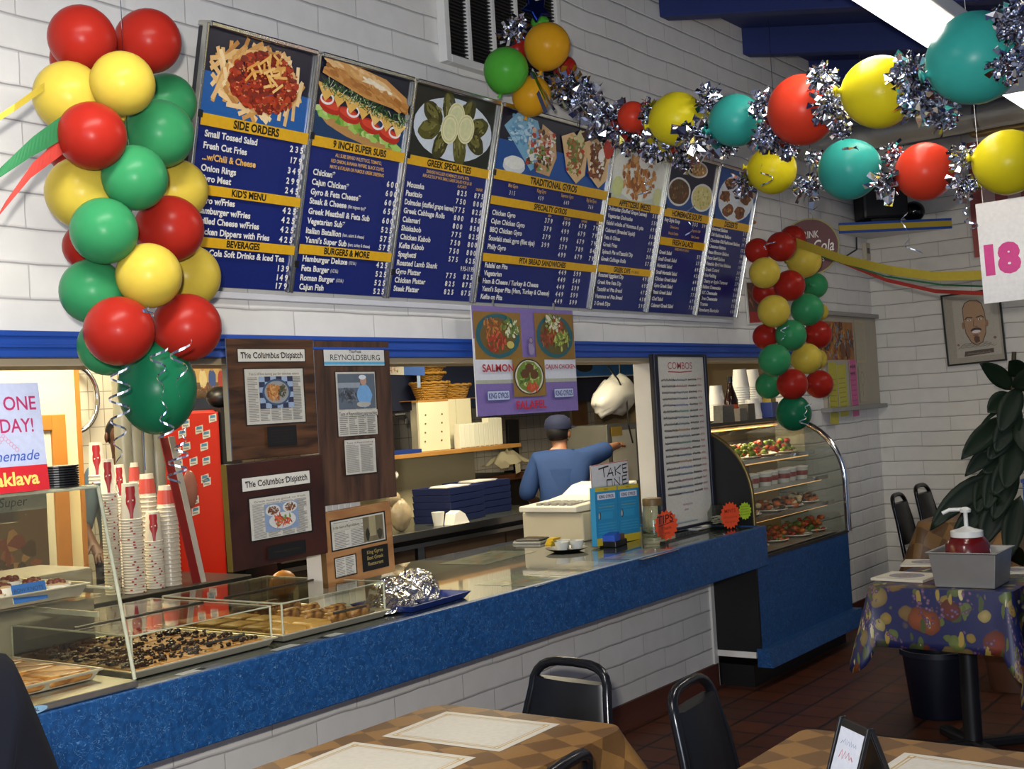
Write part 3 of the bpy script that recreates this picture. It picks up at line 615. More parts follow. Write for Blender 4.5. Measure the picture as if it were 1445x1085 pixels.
c7 = CREAMT
PANELS = [
 ('blue menu panel of side orders under a chili cheese fries photo', pic_fries, [
  ('B', .325, .372, 'SIDE ORDERS'), ('T', .39, 'Small Tossed Salad', '235'), ('T', .436, 'Fresh Cut Fries', '179'), ('O', .48, '...w/Chili & Cheese', '349'), ('T', .523, 'Onion Rings', '299'), ('T', .563, 'Gyro Meat', '245'),
  ('B', .598, .638, "KID'S MENU"), ('T', .648, 'Gyro w/Fries', '425'), ('T', .688, 'Hamburger w/Fries', '425'), ('T', .728, 'Grilled Cheese w/Fries', '425'), ('T', .77, 'Chicken Dippers with Fries', '425'),
  ('B', .803, .843, 'BEVERAGES'), ('T', .853, 'Coca Cola Soft Drinks & Iced Tea', ''), ('T', .893, '', '139'), ('T', .932, '', '149'), ('T', .968, '', '179')]),
 ('blue menu panel of nine inch subs under a sandwich photo', pic_sub, [
  ('B', .325, .37, '9 INCH SUPER SUBS'), ('s', .385, 'ALL SUBS SERVED W/LETTUCE, TOMATO,'), ('s', .411, 'RED ONION, BANANA PEPPERS, BLACK OLIVES,'), ('s', .437, 'MAYO & ITALIAN OR FAMOUS GREEK DRESSING'),
  ('T', .468, 'Chicken*', '600'), ('T', .51, 'Cajun Chicken*', '600'), ('T', .552, 'Gyro & Feta Cheese*', '600'), ('N', .592, 'Steak & Cheese', '650', '(filet mignon tips)*'), ('T', .636, 'Greek Meatball & Feta Sub', '600'), ('T', .678, 'Vegetarian Sub*', '525'), ('N', .72, 'Italian Batallion', '575', '(ham, salami & cheese)'), ('N', .76, "Yanni's Super Sub", '575', '(ham, turkey & cheese)'),
  ('B', .792, .834, 'BURGERS & MORE'), ('N', .842, 'Hamburger Deluxe', '425', '(1/2 lb.)'), ('N', .884, 'Feta Burger', '525', '(1/2 lb.)'), ('N', .925, 'Roman Burger', '525', '(1/2 lb.)'), ('T', .965, 'Cajun Fish', '525')]),
 ('blue menu panel of greek specialties under a stuffed grape leaf photo', pic_dolma, [
  ('B', .325, .37, 'GREEK SPECIALTIES'), ('s', .38, 'DINNERS INCLUDE HOMEMADE SOUP & PITA.'), ('s', .402, 'REPLACE SOUP W/A SMALL GREEK SALAD FOR $1.00'), ('C', .425, (('ALACARTE', .68), ('DINNER', .9)))] +
  [('D', .452 + .0412 * i, n, p) for i, (n, p) in enumerate((('Mousaka', '825 875'), ('Pastitsio', '750 800'), ('Dolmades (stuffed grape leaves)', '775 825'), ('Greek Cabbage Rolls', '800 850'), ('Calamari', '800 850'), ('Shiskabob', '775 825'), ('Chicken Kabob', '750 800'), ('Kefte Kabob', '750 800'), ('Spaghetti', '575 625'), ('Roasted Lamb Shank', '995 1195'), ('Gyro Platter', '775 825'), ('Chicken Platter', '825 875'), ('Steak Platter', '825 875')))]),
 ('widest blue menu panel, of gyros and pita sandwiches', pic_gyros, [
  ('B', .31, .362, 'TRADITIONAL GYROS'), ('C', .372, (('Mini Gyro', .16), ('King Gyro', .4), ('Supreme Gyro', .63), ('Big Fat Gyro', .86)), .016), ('P', .407, (('315', .16), ('459', .4), ('649', .63), ('769', .86))),
  ('B', .446, .49, 'SPECIALTY GYROS'), ('C', .497, (('MINI', .5), ('REGULAR', .66), ('SUPREME', .82), ('BIG FAT', .965)))] +
  [('D', .52 + .044 * i, n, p) for i, (n, p) in enumerate((('Chicken Gyro', '379 499 679 799'), ('Cajun Chicken Gyro', '379 499 679 799'), ('BBQ Chicken Gyro', '379 499 679 799'), ('Souvlaki steak gyro (filet tips)', '399 579 789 849'), ('Philly Gyro', '499 679 799')))] +
  [('B', .742, .785, 'PITA BREAD SANDWICHES')] + [('E', .793 + .041 * i, n, p) for i, (n, p) in enumerate((('Falafel on Pita', '449 599'), ('Vegetarian', '449 549'), ('Ham & Cheese / Turkey & Cheese', '449 599'), ("Yanni's Super Pita (Ham, Turkey & Cheese)", '449 599'), ('Kefte on Pita', '449 599')))]),
 ('blue menu panel of appetizers and greek dips under a calamari photo', pic_calamari, [
  ('B', .335, .385, 'APPETIZERS (MEZE)')] + [('T', .392 + .0425 * i, n, p) for i, (n, p) in enumerate((('Dolmades (Stuffed Grape Leaves)', '550'), ('Vegetarian Dolmades', '550'), ('Falafel w/side of Hummus & pita', '495'), ('Calamari (Breaded Squid)', '550'), ('Feta & Olives', '495'), ('Greek Fries', '375'), ('Spinach Pie w/Tzatziki Dip', '300'), ('Greek Cabbage Rolls', '575')))] +
  [('B', .735, .778, 'GREEK DIPS w/ PITA BREAD')] + [('T', .785 + .0425 * i, n, p) for i, (n, p) in enumerate((('Roasted Eggplant Dip', '495'), ('Greek Fire Feta Dip', '495'), ('Tzatziki w/ Pita Bread', '475'), ('Hummus w/ Pita Bread', '450'), ('3 Greek Dips', '595')))]),
 ('blue menu panel of soups and fresh salads under photos of soup bowls', pic_soup, [
  ('B', .335, .388, 'HOMEMADE SOUPS'), ('D', .397, 'Any Style Soup', '255 399'), ('C', .44, (('Chicken Lemon', .27), ('Vegetarian Chili', .74)), .014), ('C', .48, (('Broccoli Cheddar', .27), ('Clam Chowder', .74)), .014), ('B', .518, .568, 'FRESH SALADS'), ('s', .576, 'SERVED WITH PITA BREAD')] +
  [('T', .604 + .0425 * i, n, p) for i, (n, p) in enumerate((('Greek Salad', '575'), ('Small Greek Salad', '375'), ('Horiatiki Salad', '695'), ('Small Horiatiki Salad', '450'), ('Chicken Greek Salad', '695'), ('Gyro Greek Salad', '650'), ('Steak Greek Salad', '775'), ('Chef Salad', '675'), ('Calamari Greek Salad', '750')))]),
 ('rightmost blue menu panel, of desserts, under a pastry photo', pic_dessert, [
  ('B', .34, .393, 'DESSERTS')] + [('T', .4 + .0395 * i, n, p) for i, (n, p) in enumerate((('Gourmet Baklava', '275'), ('Old Fashioned Baklava', '175'), ('Chocolate Old Fashioned Baklava', '175'), ('Cinnamon Baklava', '175'), ('Pecan Blossom Baklava', '195'), ('Pecan Swirl Baklava', '195'), ('Pistachio Bird Nest Baklava', '195'), ('Greek Custard', '300'), ('Rice Pudding', '275'), ('Cherry or Apple Turnover', '275'), ('Baklava Cheesecake', '400'), ('N.Y. Cheesecake', '369'), ('Oreo Cheesecake', '400'), ('Tiramisu', '350'), ('Strawberry Shortcake', '400')))])]
xs_ = [2.593, 3.087, 3.598, 4.146, 5.062, aY(900.6, 439.4, YW).x, aY(970, 442, YW).x, 6.664]
for i, (lab, pic, rows) in enumerate(PANELS):
    x0, x1 = xs_[i] + .012, xs_[i + 1] - .012; w_ = x1 - x0
    t = thing('menu_board', lab, 'menu board', (0, 0, 0), group='menu panels over the counter')
    t.matrix_world = frame((x0, 3.205, 2.07), (1, 0, 0), (0, -.205, .795))
    obj('panel_box', MB().box(0, w_, .002, .045, 0, MB_H), BODYM, t, bevel=.002)
    fr = MB(); fr.box(-.012, 0, -.012, .045, -.004, MB_H + .012); fr.box(w_, w_ + .012, -.012, .045, -.004, MB_H + .012)
    obj('side_rail', MB().box(-.0115, -.001, -.012, .012, -.004, MB_H + .012), RAIL, t, bevel=.003); obj('side_rail', MB().box(w_ + .001, w_ + .0115, -.012, .012, -.004, MB_H + .012), RAIL, t, bevel=.003)
    obj('top_rail', MB().box(-.001, w_ + .001, -.018, .05, MB_H + .0, MB_H + .02), RAIL, t, bevel=.005)
    for f in (.33, .88): obj('clip', MB().box(-.011, .006, -.016, -.0125, MB_H * (1 - f) - .012, MB_H * (1 - f) + .012), BLACKP, t)
    a = Art(); a.rect(0, 0, w_, MB_H, NAVY); first = rows[0][1]
    pic(a, w_, MB_H * (1 - first), MB_H)
    # keep the picture inside its panel
    a.V = [(min(max(v[0], 0), w_), v[1], min(max(v[2], 0), MB_H)) for v in a.V]
    hs = .0205 if i < 4 else .019; cd = 1.0
    for r in rows:
        k = r[0]
        if k == 'B': mband(a, w_, r[1], r[2], *( r[3].split(' w/') if ' w/' in r[3] else (r[3],)))
        elif k in 'TO': 
            W = glyphs(r[2], .03, 0.0); nat = (W[3] - W[2]) * hs / .7 * 1.0 if r[2] else 0
            room = w_ * (.82 if r[3] else .95) - .02; mrow(a, w_, r[1], r[2], [(.965, r[3])] if r[3] else [], OR if k == 'O' else c7, hs, pc=c7, fit=room if nat > room else None)
        elif k == 'N': mrow(a, w_, r[1], r[2], [(.965, r[3])], c7, hs, note=r[4])
        elif k in 'DE':
            ps = r[3].split(); n = len(ps); cols = {2: (.75, .965), 4: (.53, .69, .845, .985), 3: (.69, .845, .985)}[n] if k == 'D' else (.72, .86)
            room = w_ * (cols[0] - .13) - .02; W = glyphs(r[2], .03, 0.0); nat = (W[3] - W[2]) * hs / .7 * 1.0
            if '1195' in ps: mrow(a, w_, r[1], r[2], [(.97, '9.95-11.95')], c7, hs, fit=min(nat, w_ * .6))
            else: mrow(a, w_, r[1], r[2], list(zip(cols, ps)), c7, hs, fit=room if nat > room else None)
        elif k == 's': 
            W = glyphs(r[2], .01, 0.0); nat = (W[3] - W[2]) * .0125 / .7 * .74; a.text(r[2], w_ * .5, MB_H * (1 - r[1]) - .012, .0125, OR, 'C', fit=min(nat, w_ * .92), bold=.01)
        elif k == 'C':
            for tx, x in r[2]: msmall(a, w_, r[1], tx, r[3] if len(r) > 3 else .0115, OR, x)
        elif k == 'P':
            for tx, x in r[2]: a.text(' '.join(tx), w_ * x, MB_H * (1 - r[1]) - .017, .018, c7, 'C', cond=.8, bold=.012)
    obj('printed_sheet', a, GLOSS, t)
# pale drip ledge under the panels, fixed to the block wall, and the wooden dowels at the right end
single('menu_ledge', MB().box(2.6, 6.66, YW - .03, YW, 2.035, 2.058), M('pale_ledge_paint', '#c8c8cc', .5), 'long pale ledge fixed to the wall right under the menu panels', 'ledge', bevel=.003)
for (px, py, lb) in ((1062, 313, 'short wooden peg beside the dessert panel, upper of the two'), (1038, 429, 'short wooden peg beside the dessert panel, lower of the two')):
    q = aY(px, py, 3.2); single('wooden_peg', MB().tube([(q.x - .13, YW - .05, q.z), (q.x + .03, YW - .05, q.z)], .011, 10), WOODL, lb, 'peg', 'wooden pegs by the menu')

# ================================================================== signs, plaques, boards
def corner_frame(pts, plane, val):
    f = {'Y': aY, 'X': aX}[plane]; TL, TR, BR, BL = [f(x, y, val) for x, y in pts]
    ux = (TR - TL) + (BR - BL); uz = (TL - BL) + (TR - BR); w_ = ux.length / 2; h = uz.length / 2; o = (TL + TR + BL + BR) / 4
    m = frame(o, ux, uz); m.translation = o - m.col[0].to_3d() * w_ / 2 - m.col[2].to_3d() * h / 2
    return m, w_, h
def hung(name, label, cat, mat, group=None):
    t = thing(name, label, cat, group=group); t.matrix_world = mat; return t
def food(a, cx, cz, rx, rz, cols, n=60, s=.1):
    n *= 2; s *= .75
    for k in range(n): t, r = rnd.uniform(0, 2 * PI), rnd.random() ** .5; a.blob(cx + rx * r * math.cos(t), cz + rz * r * math.sin(t), rx * s * rnd.uniform(.7, 1.8), rz * s * rnd.uniform(.5, 1.2), rnd.choice(cols), 8, .3, rnd.uniform(0, PI))

# purple poster hanging from the menu
m, w_, h = corner_frame([(663, 432), (806, 437), (818, 580), (676, 586)], 'Y', 3.15)
t = hung('hanging_poster', 'purple poster of three food plates hanging below the menu', 'poster', m)
obj('board', MB().box(0, w_, .001, .006, 0, h), WHITE, t)
a = Art(); U, Wt = w_, h
a.rect(0, 0, U, Wt, '#7c69a6'); a.rect(0, Wt * .31, U, Wt * .53, '#d3d5dc'); a.rect(0, Wt * .29, U, Wt * .325, '#a8ab9a'); a.rect(0, Wt * .5, U * .015, Wt * .7, '#dcdde2'); a.rect(U * .985, Wt * .5, U, Wt * .72, '#dcdde2')
def plate_pic(x0, x1, z0, z1, rim, cols, lemon=None):
    a.rect(x0, z0, x1, z1, '#8a6626'); cx, cz, rx, rz = (x0 + x1) / 2, (z0 + z1) / 2, (x1 - x0) * .47, (z1 - z0) * .47
    a.blob(cx, cz, rx, rz, rim, 28, .01); a.blob(cx, cz, rx * .8, rz * .82, cols[0], 20, .06); 
    for (dx, dz, cc) in cols[1:]: food(a, cx + rx * dx, cz + rz * dz, rx * .42, rz * .42, cc, 26, .22)
    if lemon: a.blob(cx + rx * .5, cz - rz * .4, rx * .17, rz * .17, '#c8b860', 14, .02)
plate_pic(U * .01, U * .45, Wt * .51, Wt * .95, '#1f5a62', ('#6a5226', (-.25, .35, ('#a8622a', '#8a4a1e', '#b97a3a')), (-.1, -.3, ('#a83a22', '#c25a3c', '#8e2c1a')), (.5, .35, ('#7a8a3a', '#d6d6b4', '#5d7430'))), 1)
plate_pic(U * .58, U * .99, Wt * .51, Wt * .96, '#1f5a62', ('#5c5226', (-.35, -.1, ('#8e3a20', '#a5522c', '#7a2c18')), (.15, .45, ('#a8482a', '#8a3a20')), (.35, -.2, ('#8a9a3e', '#b4b860', '#6a7e30')), (-.1, .6, ('#d6d0b4', '#8a9a4a'))))
a.rect(U * .33, Wt * .16, U * .65, Wt * .53, '#8a6a2c'); a.blob(U * .49, Wt * .345, U * .15, Wt * .17, '#20262a', 28, .01); a.blob(U * .49, Wt * .345, U * .138, Wt * .158, '#cfcab0', 26, .01); a.blob(U * .49, Wt * .345, U * .126, Wt * .146, '#6f8438', 22, .05)
food(a, U * .49, Wt * .36, U * .1, Wt * .11, ('#6a8a34', '#8ea84c', '#b8c070', '#4e6a28'), 40, .2); food(a, U * .51, Wt * .25, U * .06, Wt * .04, ('#c0492e', '#d66a44'), 22, .3)
for dx, dz in ((-.045, .03), (.045, .02), (0, .085)): a.blob(U * (.49 + dx), Wt * (.345 + dz), U * .04, Wt * .045, '#5e3a1c', 14, .08)
a.text('SALMON', U * .19, Wt * .4, Wt * .065, '#a8222a', 'C', fit=U * .29, bold=.025)
a.text('CAJUN CHICKEN', U * .81, Wt * .42, Wt * .04, '#a8222a', 'C', fit=U * .32, bold=.02)
a.text('FALAFEL', U * .49, Wt * .045, Wt * .075, '#c22236', 'C', fit=U * .3, bold=.025)
for cx in (.18, .83): a.rect(U * (cx - .105), Wt * .135, U * (cx + .105), Wt * .225, '#2a4488'); a.rect(U * (cx - .1), Wt * .14, U * (cx + .1), Wt * .22, '#b9c2d8'); a.text('KING GYROS', U * cx, Wt * .155, Wt * .05, '#22387e', 'C', fit=U * .18, bold=.03)
a.blob(U * .52, Wt * .69, U * .02, Wt * .03, '#9a8a98', 10, .1); a.blob(U * .52, Wt * .61, U * .03, Wt * .06, '#8f84a4', 10, .2); a.ring(U * .52, Wt * .69, U * .02, Wt * .03, .003, '#3a3450')
obj('printed_sheet', a, PRINT, t)
for x in (.2, .8): obj('hook_strap', MB().box(U * x - .006, U * x + .006, .0, .004, Wt, Wt + .03), CHROME, t)

# wooden news plaques mounted on the white post
WALN = {}
def woodmat(name, c1, c2, sc=(30, 6, 3)):
    k = N(name); nz = k.n('ShaderNodeTexNoise', i_Scale=1.0, i_Detail=4.0, i_Distortion=.6); k.l(k.coord(scale=sc), nz.inputs['Vector'])
    k.l(k.mix(k.ramp(nz.outputs[0], [(.35, 0.), (.65, 1.)]), c1, c2), k.b.inputs['Base Color']); k.b.inputs['Roughness'].default_value = .4; return k.m
WAL_H = woodmat('walnut_horizontal', '#2f1d10', '#5a3a22', (4, 6, 34)); WAL_V = woodmat('walnut_vertical', '#33231a', '#553a2a', (34, 6, 4)); MAHO = woodmat('dark_mahogany', '#28120c', '#3a1b12', (5, 5, 8)); OAKP = woodmat('oak_plaque', '#8a5e38', '#a67a4c', (5, 5, 18))
def clip(a, x0, z0, x1, z1, head=None, pic=None, cols=3, c='#7c7a74'):
    a.rect(x0, z0, x1, z1, '#bdb9ad'); W, Hh = x1 - x0, z1 - z0; zt = z1 - Hh * .06
    if head: a.text(head, (x0 + x1) / 2, zt - Hh * .05, Hh * .045, '#3a3834', 'C', fit=W * .86); zt -= Hh * .09
    for k in range(cols):
        xa = x0 + W * (.04 + k * .92 / cols); xb = xa + W * .92 / cols * .88; a.column(xa, xb, zt, z0 + Hh * .04, Hh * .03 if Hh > .12 else .006, c)
    if pic: px0, pz0, px1, pz1, fn = pic; X0, X1, Z0, Z1 = x0 + W * px0, x0 + W * px1, z0 + Hh * pz0, z0 + Hh * pz1; fn(a, X0, Z0, X1, Z1)
def ph_plate(a, x0, z0, x1, z1):
    a.rect(x0, z0, x1, z1, '#2a3048'); w_, h = x1 - x0, z1 - z0
    for i in range(6):
        for j in range(6):
            if (i + j) % 2: a.rect(x0 + w_ * i / 6, z0 + h * j / 6, x0 + w_ * (i + 1) / 6, z0 + h * (j + 1) / 6, '#8fa0b8')
    a.blob((x0 + x1) / 2, (z0 + z1) / 2, w_ * .42, h * .42, '#38506e', 22, .01); a.blob((x0 + x1) / 2, (z0 + z1) / 2, w_ * .36, h * .36, '#8a8a88', 22, .01); food(a, x0 + w_ * .42, z0 + h * .5, w_ * .2, h * .25, ('#a8703a', '#8a522a', '#c09058'), 30, .3); food(a, x0 + w_ * .65, z0 + h * .55, w_ * .12, h * .18, ('#4a4a38', '#6a5a3a', '#38402c'), 18, .3)
def ph_man(a, x0, z0, x1, z1):
    a.rect(x0, z0, x1, z1, '#56606c'); w_, h = x1 - x0, z1 - z0; a.rect(x0, z0 + h * .6, x0 + w_ * .6, z0 + h * .75, '#8a929a'); food(a, x0 + w_ * .25, z0 + h * .4, w_ * .22, h * .2, ('#2c3036', '#474d55', '#70747a'), 22, .3)
    a.blob(x0 + w_ * .7, z0 + h * .38, w_ * .2, h * .34, '#6e9cc8', 16, .08); a.blob(x0 + w_ * .68, z0 + h * .8, w_ * .09, h * .13, '#b08a74', 14, .05); a.blob(x0 + w_ * .66, z0 + h * .9, w_ * .1, h * .07, '#cdd3d8', 12, .05); a.blob(x0 + w_ * .66, z0 + h * .12, w_ * .2, h * .08, '#a8a49c', 14, .1)
def ph_grill(a, x0, z0, x1, z1):
    a.rect(x0, z0, x1, z1, '#7c8ea8'); w_, h = x1 - x0, z1 - z0
    for cx, cz, cc in ((.25, .75, ('#5a3420', '#7a4a2a')), (.75, .8, ('#5e3a22', '#8a5a34')), (.5, .35, ('#a83a28', '#c8583a', '#6a8a3a', '#8a4a2a'))): a.blob(x0 + w_ * cx, z0 + h * cz, w_ * (.22 if cz > .5 else .4), h * (.2 if cz > .5 else .3), '#c0beb8', 20, .02); food(a, x0 + w_ * cx, z0 + h * cz, w_ * (.15 if cz > .5 else .28), h * (.13 if cz > .5 else .2), cc, 26, .25)
def ph_room(a, x0, z0, x1, z1):
    a.rect(x0, z0, x1, z1, '#6a6046'); w_, h = x1 - x0, z1 - z0; a.rect(x0 + w_ * .3, z0 + h * .2, x0 + w_ * .62, z1, '#948a68'); a.blob(x0 + w_ * .2, z0 + h * .3, w_ * .1, h * .25, '#2a2820', 12, .15); a.blob(x0 + w_ * .8, z0 + h * .25, w_ * .14, h * .22, '#38342a', 12, .2)
def plaque(pts, Y, wood, edge, label, draw):
    m, w_, h = corner_frame(pts, 'Y', Y); t = hung('news_plaque', label, 'plaque', m, 'news plaques by the counter')
    obj('plaque_board', MB().box(0, w_, 0, .022, 0, h), wood, t, bevel=.003); obj('edge_band', MB().box(-.0035, -.0002, -.001, .0225, 0, h), edge, t)
    a = Art(); draw(a, w_, h); a.V = [(v[0], v[1] - .0008, v[2]) for v in a.V]; obj('printed_sheet', a, PRINT, t); return t
def mast(a, w_, h, z0, z1, x0=.11, x1=.9, tx='The Columbus Dispatch'):
    a.rect(w_ * x0, h * z0, w_ * x1, h * z1, '#1a1410'); a.rect(w_ * (x0 + .012), h * (z0 + .008), w_ * (x1 - .012), h * (z1 - .008), '#ccc8bd')
    H_ = h * (z1 - z0); W_ = w_ * (x1 - x0 - .08); n = len(tx); a.text(tx, w_ * (x0 + x1) / 2, h * z0 + H_ * .3, H_ * .42, '#1c1a1a', 'C', fit=W_, bold=.02)
    # blackletter look: bold cross strokes on the stems
    for k in range(n): x = w_ * (x0 + .05) + W_ * k / n; a.bar(x, h * z0 + H_ * .62, H_ * .16, H_ * .05, .6, '#1c1a1a') if tx[k] != ' ' else None
def d1(a, w_, h): 
    mast(a, w_, h, .8, .92); a.rect(w_ * .165, h * .275, w_ * .865, h * .755, '#1a1512'); clip(a, w_ * .18, h * .285, w_ * .85, h * .745, 'Years of fine-tuning pay for timeless eatery', (.22, .28, .8, .86, ph_plate), 5); a.rect(w_ * .38, h * .09, w_ * .72, h * .26, '#0e0d0c')
    for k in range(5): a.scrib(w_ * .42, w_ * .68, h * (.22 - k * .025), h * .012, '#3a3326')
def d2(a, w_, h):
    a.rect(w_ * .11, h * .83, w_ * .93, h * .945, '#1a1512'); a.rect(w_ * .12, h * .835, w_ * .92, h * .94, '#cbc9c2'); a.rect(w_ * .12, h * .84, w_ * .92, h * .858, '#4aa0c8'); a.text('ThisWeek', w_ * .53, h * .912, h * .018, '#2a2826', 'C', bold=.02); a.text('REYNOLDSBURG', w_ * .53, h * .868, h * .034, '#2c2c30', 'C', fit=w_ * .66, bold=.005)
    a.rect(w_ * .24, h * .4, w_ * .79, h * .80, '#1a1512'); clip(a, w_ * .255, h * .405, w_ * .775, h * .795, None, (.03, .42, .97, .97, ph_man), 4); a.rect(w_ * .255, h * .525, w_ * .775, h * .56, '#bdb9ad'); a.text('Taste of Reynoldsburg approaching', w_ * .515, h * .53, h * .02, '#2a2826', 'C', fit=w_ * .5, bold=.015)
    a.rect(w_ * .3, h * .165, w_ * .73, h * .385, '#1a1512'); clip(a, w_ * .312, h * .17, w_ * .718, h * .38, 'Taste of Reynoldsburg', None, 2)
def d3(a, w_, h):
    mast(a, w_, h, .72, .86, .13, .86); a.rect(w_ * .185, h * .24, w_ * .85, h * .665, '#14100d'); clip(a, w_ * .2, h * .255, w_ * .83, h * .65, 'Greek food so good, so fresh', (.22, .15, .78, .82, ph_grill), 4); a.rect(w_ * .34, h * .05, w_ * .74, h * .18, '#0c0b0a'); a.scrib(w_ * .4, w_ * .68, h * .1, h * .025, '#3a3020')
def d4(a, w_, h):
    a.rect(w_ * .08, h * .46, w_ * .9, h * .88, '#17140f'); clip(a, w_ * .1, h * .48, w_ * .88, h * .86, None, (.58, .05, .97, .95, ph_room), 3); a.rect(w_ * .1, h * .72, w_ * .52, h * .82, '#b2ae9e'); a.text('In the heart of Reynoldsburg', w_ * .12, h * .755, h * .035, '#2a2722', fit=w_ * .38, bold=.01)
    a.rect(w_ * .1, h * .1, w_ * .42, h * .38, '#17140f'); clip(a, w_ * .115, h * .115, w_ * .405, h * .365, None, None, 2); a.rect(w_ * .5, h * .1, w_ * .9, h * .42, '#100e0b')
    for k, tx in enumerate(('King Gyros', 'Best Greek', 'Restaurant')): a.text(tx, w_ * .7, h * (.33 - .08 * k), h * .05, '#a08c50', 'C', bold=.01)
plaque([(318, 478), (440, 478), (452, 640), (328, 650)], 3.2, WAL_H, CHROME, 'walnut plaque with a newspaper page and a checked plate photo, top left', d1)
plaque([(440, 478), (550, 478), (559, 702), (456, 713)], 3.212, WAL_V, CHROME, 'tall walnut plaque with a photo of a man in blue', d2)
plaque([(320, 655), (457, 641), (460, 780), (328, 808)], 3.17, MAHO, M('brass_edge', '#8a7434', .4, .6), 'dark mahogany plaque with a newspaper page, lower left', d3)
plaque([(457, 722), (552, 708), (557, 805), (462, 832)], 3.19, OAKP, M('oak_edge', '#5a4020', .5), 'small light oak plaque with two clippings and a black plate', d4)
single('plaque_rail', MB().box(2.86, 3.5, 3.238, 3.249, 1.2, 1.24).box(2.86, 3.5, 3.238, 3.249, 1.62, 1.66), M('black_rail', '#1a1a1a', .5), 'black rails on the white post holding the news plaques', 'rail')

# whiteboard of combos against the second post
m, w_, h = corner_frame([(920, 500), (998, 500), (1005, 738), (935, 752)], 'Y', 3.2)
t = hung('combos_board', 'tall white combos board with coloured handwriting in a dark frame', 'board', m)
a = Art(); a.rect(0, 0, w_, h, '#14161c'); a.rect(w_ * .07, h * .015, w_ * .955, h * .985, '#cfcbc0')
a.text('COMBOS', w_ * .5, h * .915, h * .04, '#b04a58', 'C', fit=w_ * .46, bold=.004); a.line([(w_ * .27, h * .9), (w_ * .5, h * .896), (w_ * .72, h * .902)], .006, '#b04a58')
for k in range(19):
    z = h * (.845 - k * .036); cc = ('#15181f', '#31546e', '#3f7d6a', '#9a6a3a', '#8a4a5a', '#4a5aa0')
    a.scrib(w_ * .14, w_ * .38, z, h * .015, cc[0], .0062); a.scrib(w_ * .36, w_ * .62, z, h * .015, cc[(k * 2 + 1) % 5 + 1 if k % 3 else 1], .006); a.scrib(w_ * .64, w_ * .8, z + .002, h * .014, cc[0], .006); a.scrib(w_ * .82, w_ * .9, z + .004, h * .014, '#b4606a', .005)
a.scrib(w_ * .4, w_ * .58, h * .13, h * .014, '#a86a8a', .004); a.scrib(w_ * .42, w_ * .5, h * .1, h * .014, '#8a5a7a', .004); a.scrib(w_ * .1, w_ * .66, h * .03, h * .014, '#3a7a8a', .004)
obj('white_panel', MB().box(0, w_, .001, .02, 0, h), BODYM, t); obj('written_face', a, PRINT, t)
fr = MB()
for b in ((0, w_ * .065, 0, h), (w_ * .96, w_, 0, h), (w_ * .065, w_ * .96, 0, h * .014), (w_ * .065, w_ * .96, h * .986, h)): fr.box(b[0], b[1], -.012, .001, b[2], b[3])
obj('board_frame', fr, M('navy_frame', '#14182c', .45), t, bevel=.003)

# sign on the pastry case at the left
SZ = aZ(35, 700, 1.455)
m = frame((1.672, 2.985, 1.462), (1, .03, 0), (0, .1, 1)); w_, h = .29, .292
t = hung('baklava_sign', 'white and red sign standing on the pastry case at far left', 'sign', m)
obj('board', MB().box(0, w_, .001, .006, 0, h), WHITE, t)
a = Art(); a.rect(0, 0, w_, h, '#b3bad2'); a.rect(0, 0, w_, h * .235, '#c5202a')
a.text('TRY ONE', w_ * .95, h * .75, h * .125, '#a82a5e', 'R', fit=w_ * .68, bold=.012); a.text('TODAY!', w_ * .9, h * .545, h * .125, '#a82a5e', 'R', fit=w_ * .57, bold=.012)
a.text('homemade', w_ * .93, h * .285, h * .095, '#2f4fa6', 'R', fit=w_ * .64, shear=.3, bold=.004); a.text('Baklava', w_ * .9, h * .065, h * .12, '#e8cf6a', 'R', fit=w_ * .54, bold=.025)
for k in range(5):
    for s_ in (-1, 1): a.ring(w_ * .58 + s_ * w_ * (.02 + .026 * k), h * (.49 - .026 * k), w_ * .022, h * .022, .0018, '#c48aa0', 14)
a.ring(w_ * .58, h * .515, w_ * .018, h * .018, .0016, '#c48aa0', 14)
obj('printed_sheet', a, PRINT, t)
obj('easel_foot', MB().box(.02, .26, .006, .06, 0, .006), BLACKP, t)

# hanging white poster with the pink number, striped flag behind it
m, w_, h = corner_frame([(1378, 287), (1452, 277), (1464, 419), (1387, 430)], 'X', 5.4); w_ = .34
t = hung('number_poster', 'white poster with a pink number hanging at the right edge', 'poster', m)
obj('board', MB().box(0, w_, .001, .005, 0, h), M('poster_card', '#d9d6d2', .6), t)
a = Art(); a.rect(0, 0, w_, h, '#d6d3d0'); a.text('18', .018, h * .3, h * .26, '#bd2f78', fit=.145, bold=.075); obj('printed_sheet', a, PRINT, t)
for x in (.03, .3): obj('hanging_thread', MB().tube([(x, .003, h), (x, .003, zr(1.4, 3.885) - m.translation.z - .001)], .0015, 5), PAPER, t)
f0_ = aX(1362, 200, 9.0); 
t = thing('striped_flag', 'red and white striped flag hanging on the right wall behind the number poster', 'flag', (9.03, f0_.y, 0))
zt, zb = aX(1400, 196, 9.03).z, aX(1400, 300, 9.03).z - .3
for k in range(13):
    y0_ = -k * .085; fm = MB(); P = [(.012 * math.sin(q * .9 + k), y0_ - .0425, zt + (zb - zt) * q / 8) for q in range(9)]; fm.ribbon(P, (0, 1, 0), .085)
    obj('red_stripe' if k % 2 == 0 else 'white_stripe', fm, M('flag_red', '#a4544c', .7) if k % 2 == 0 else M('flag_white', '#cda79c', .7), t, solid=.002)

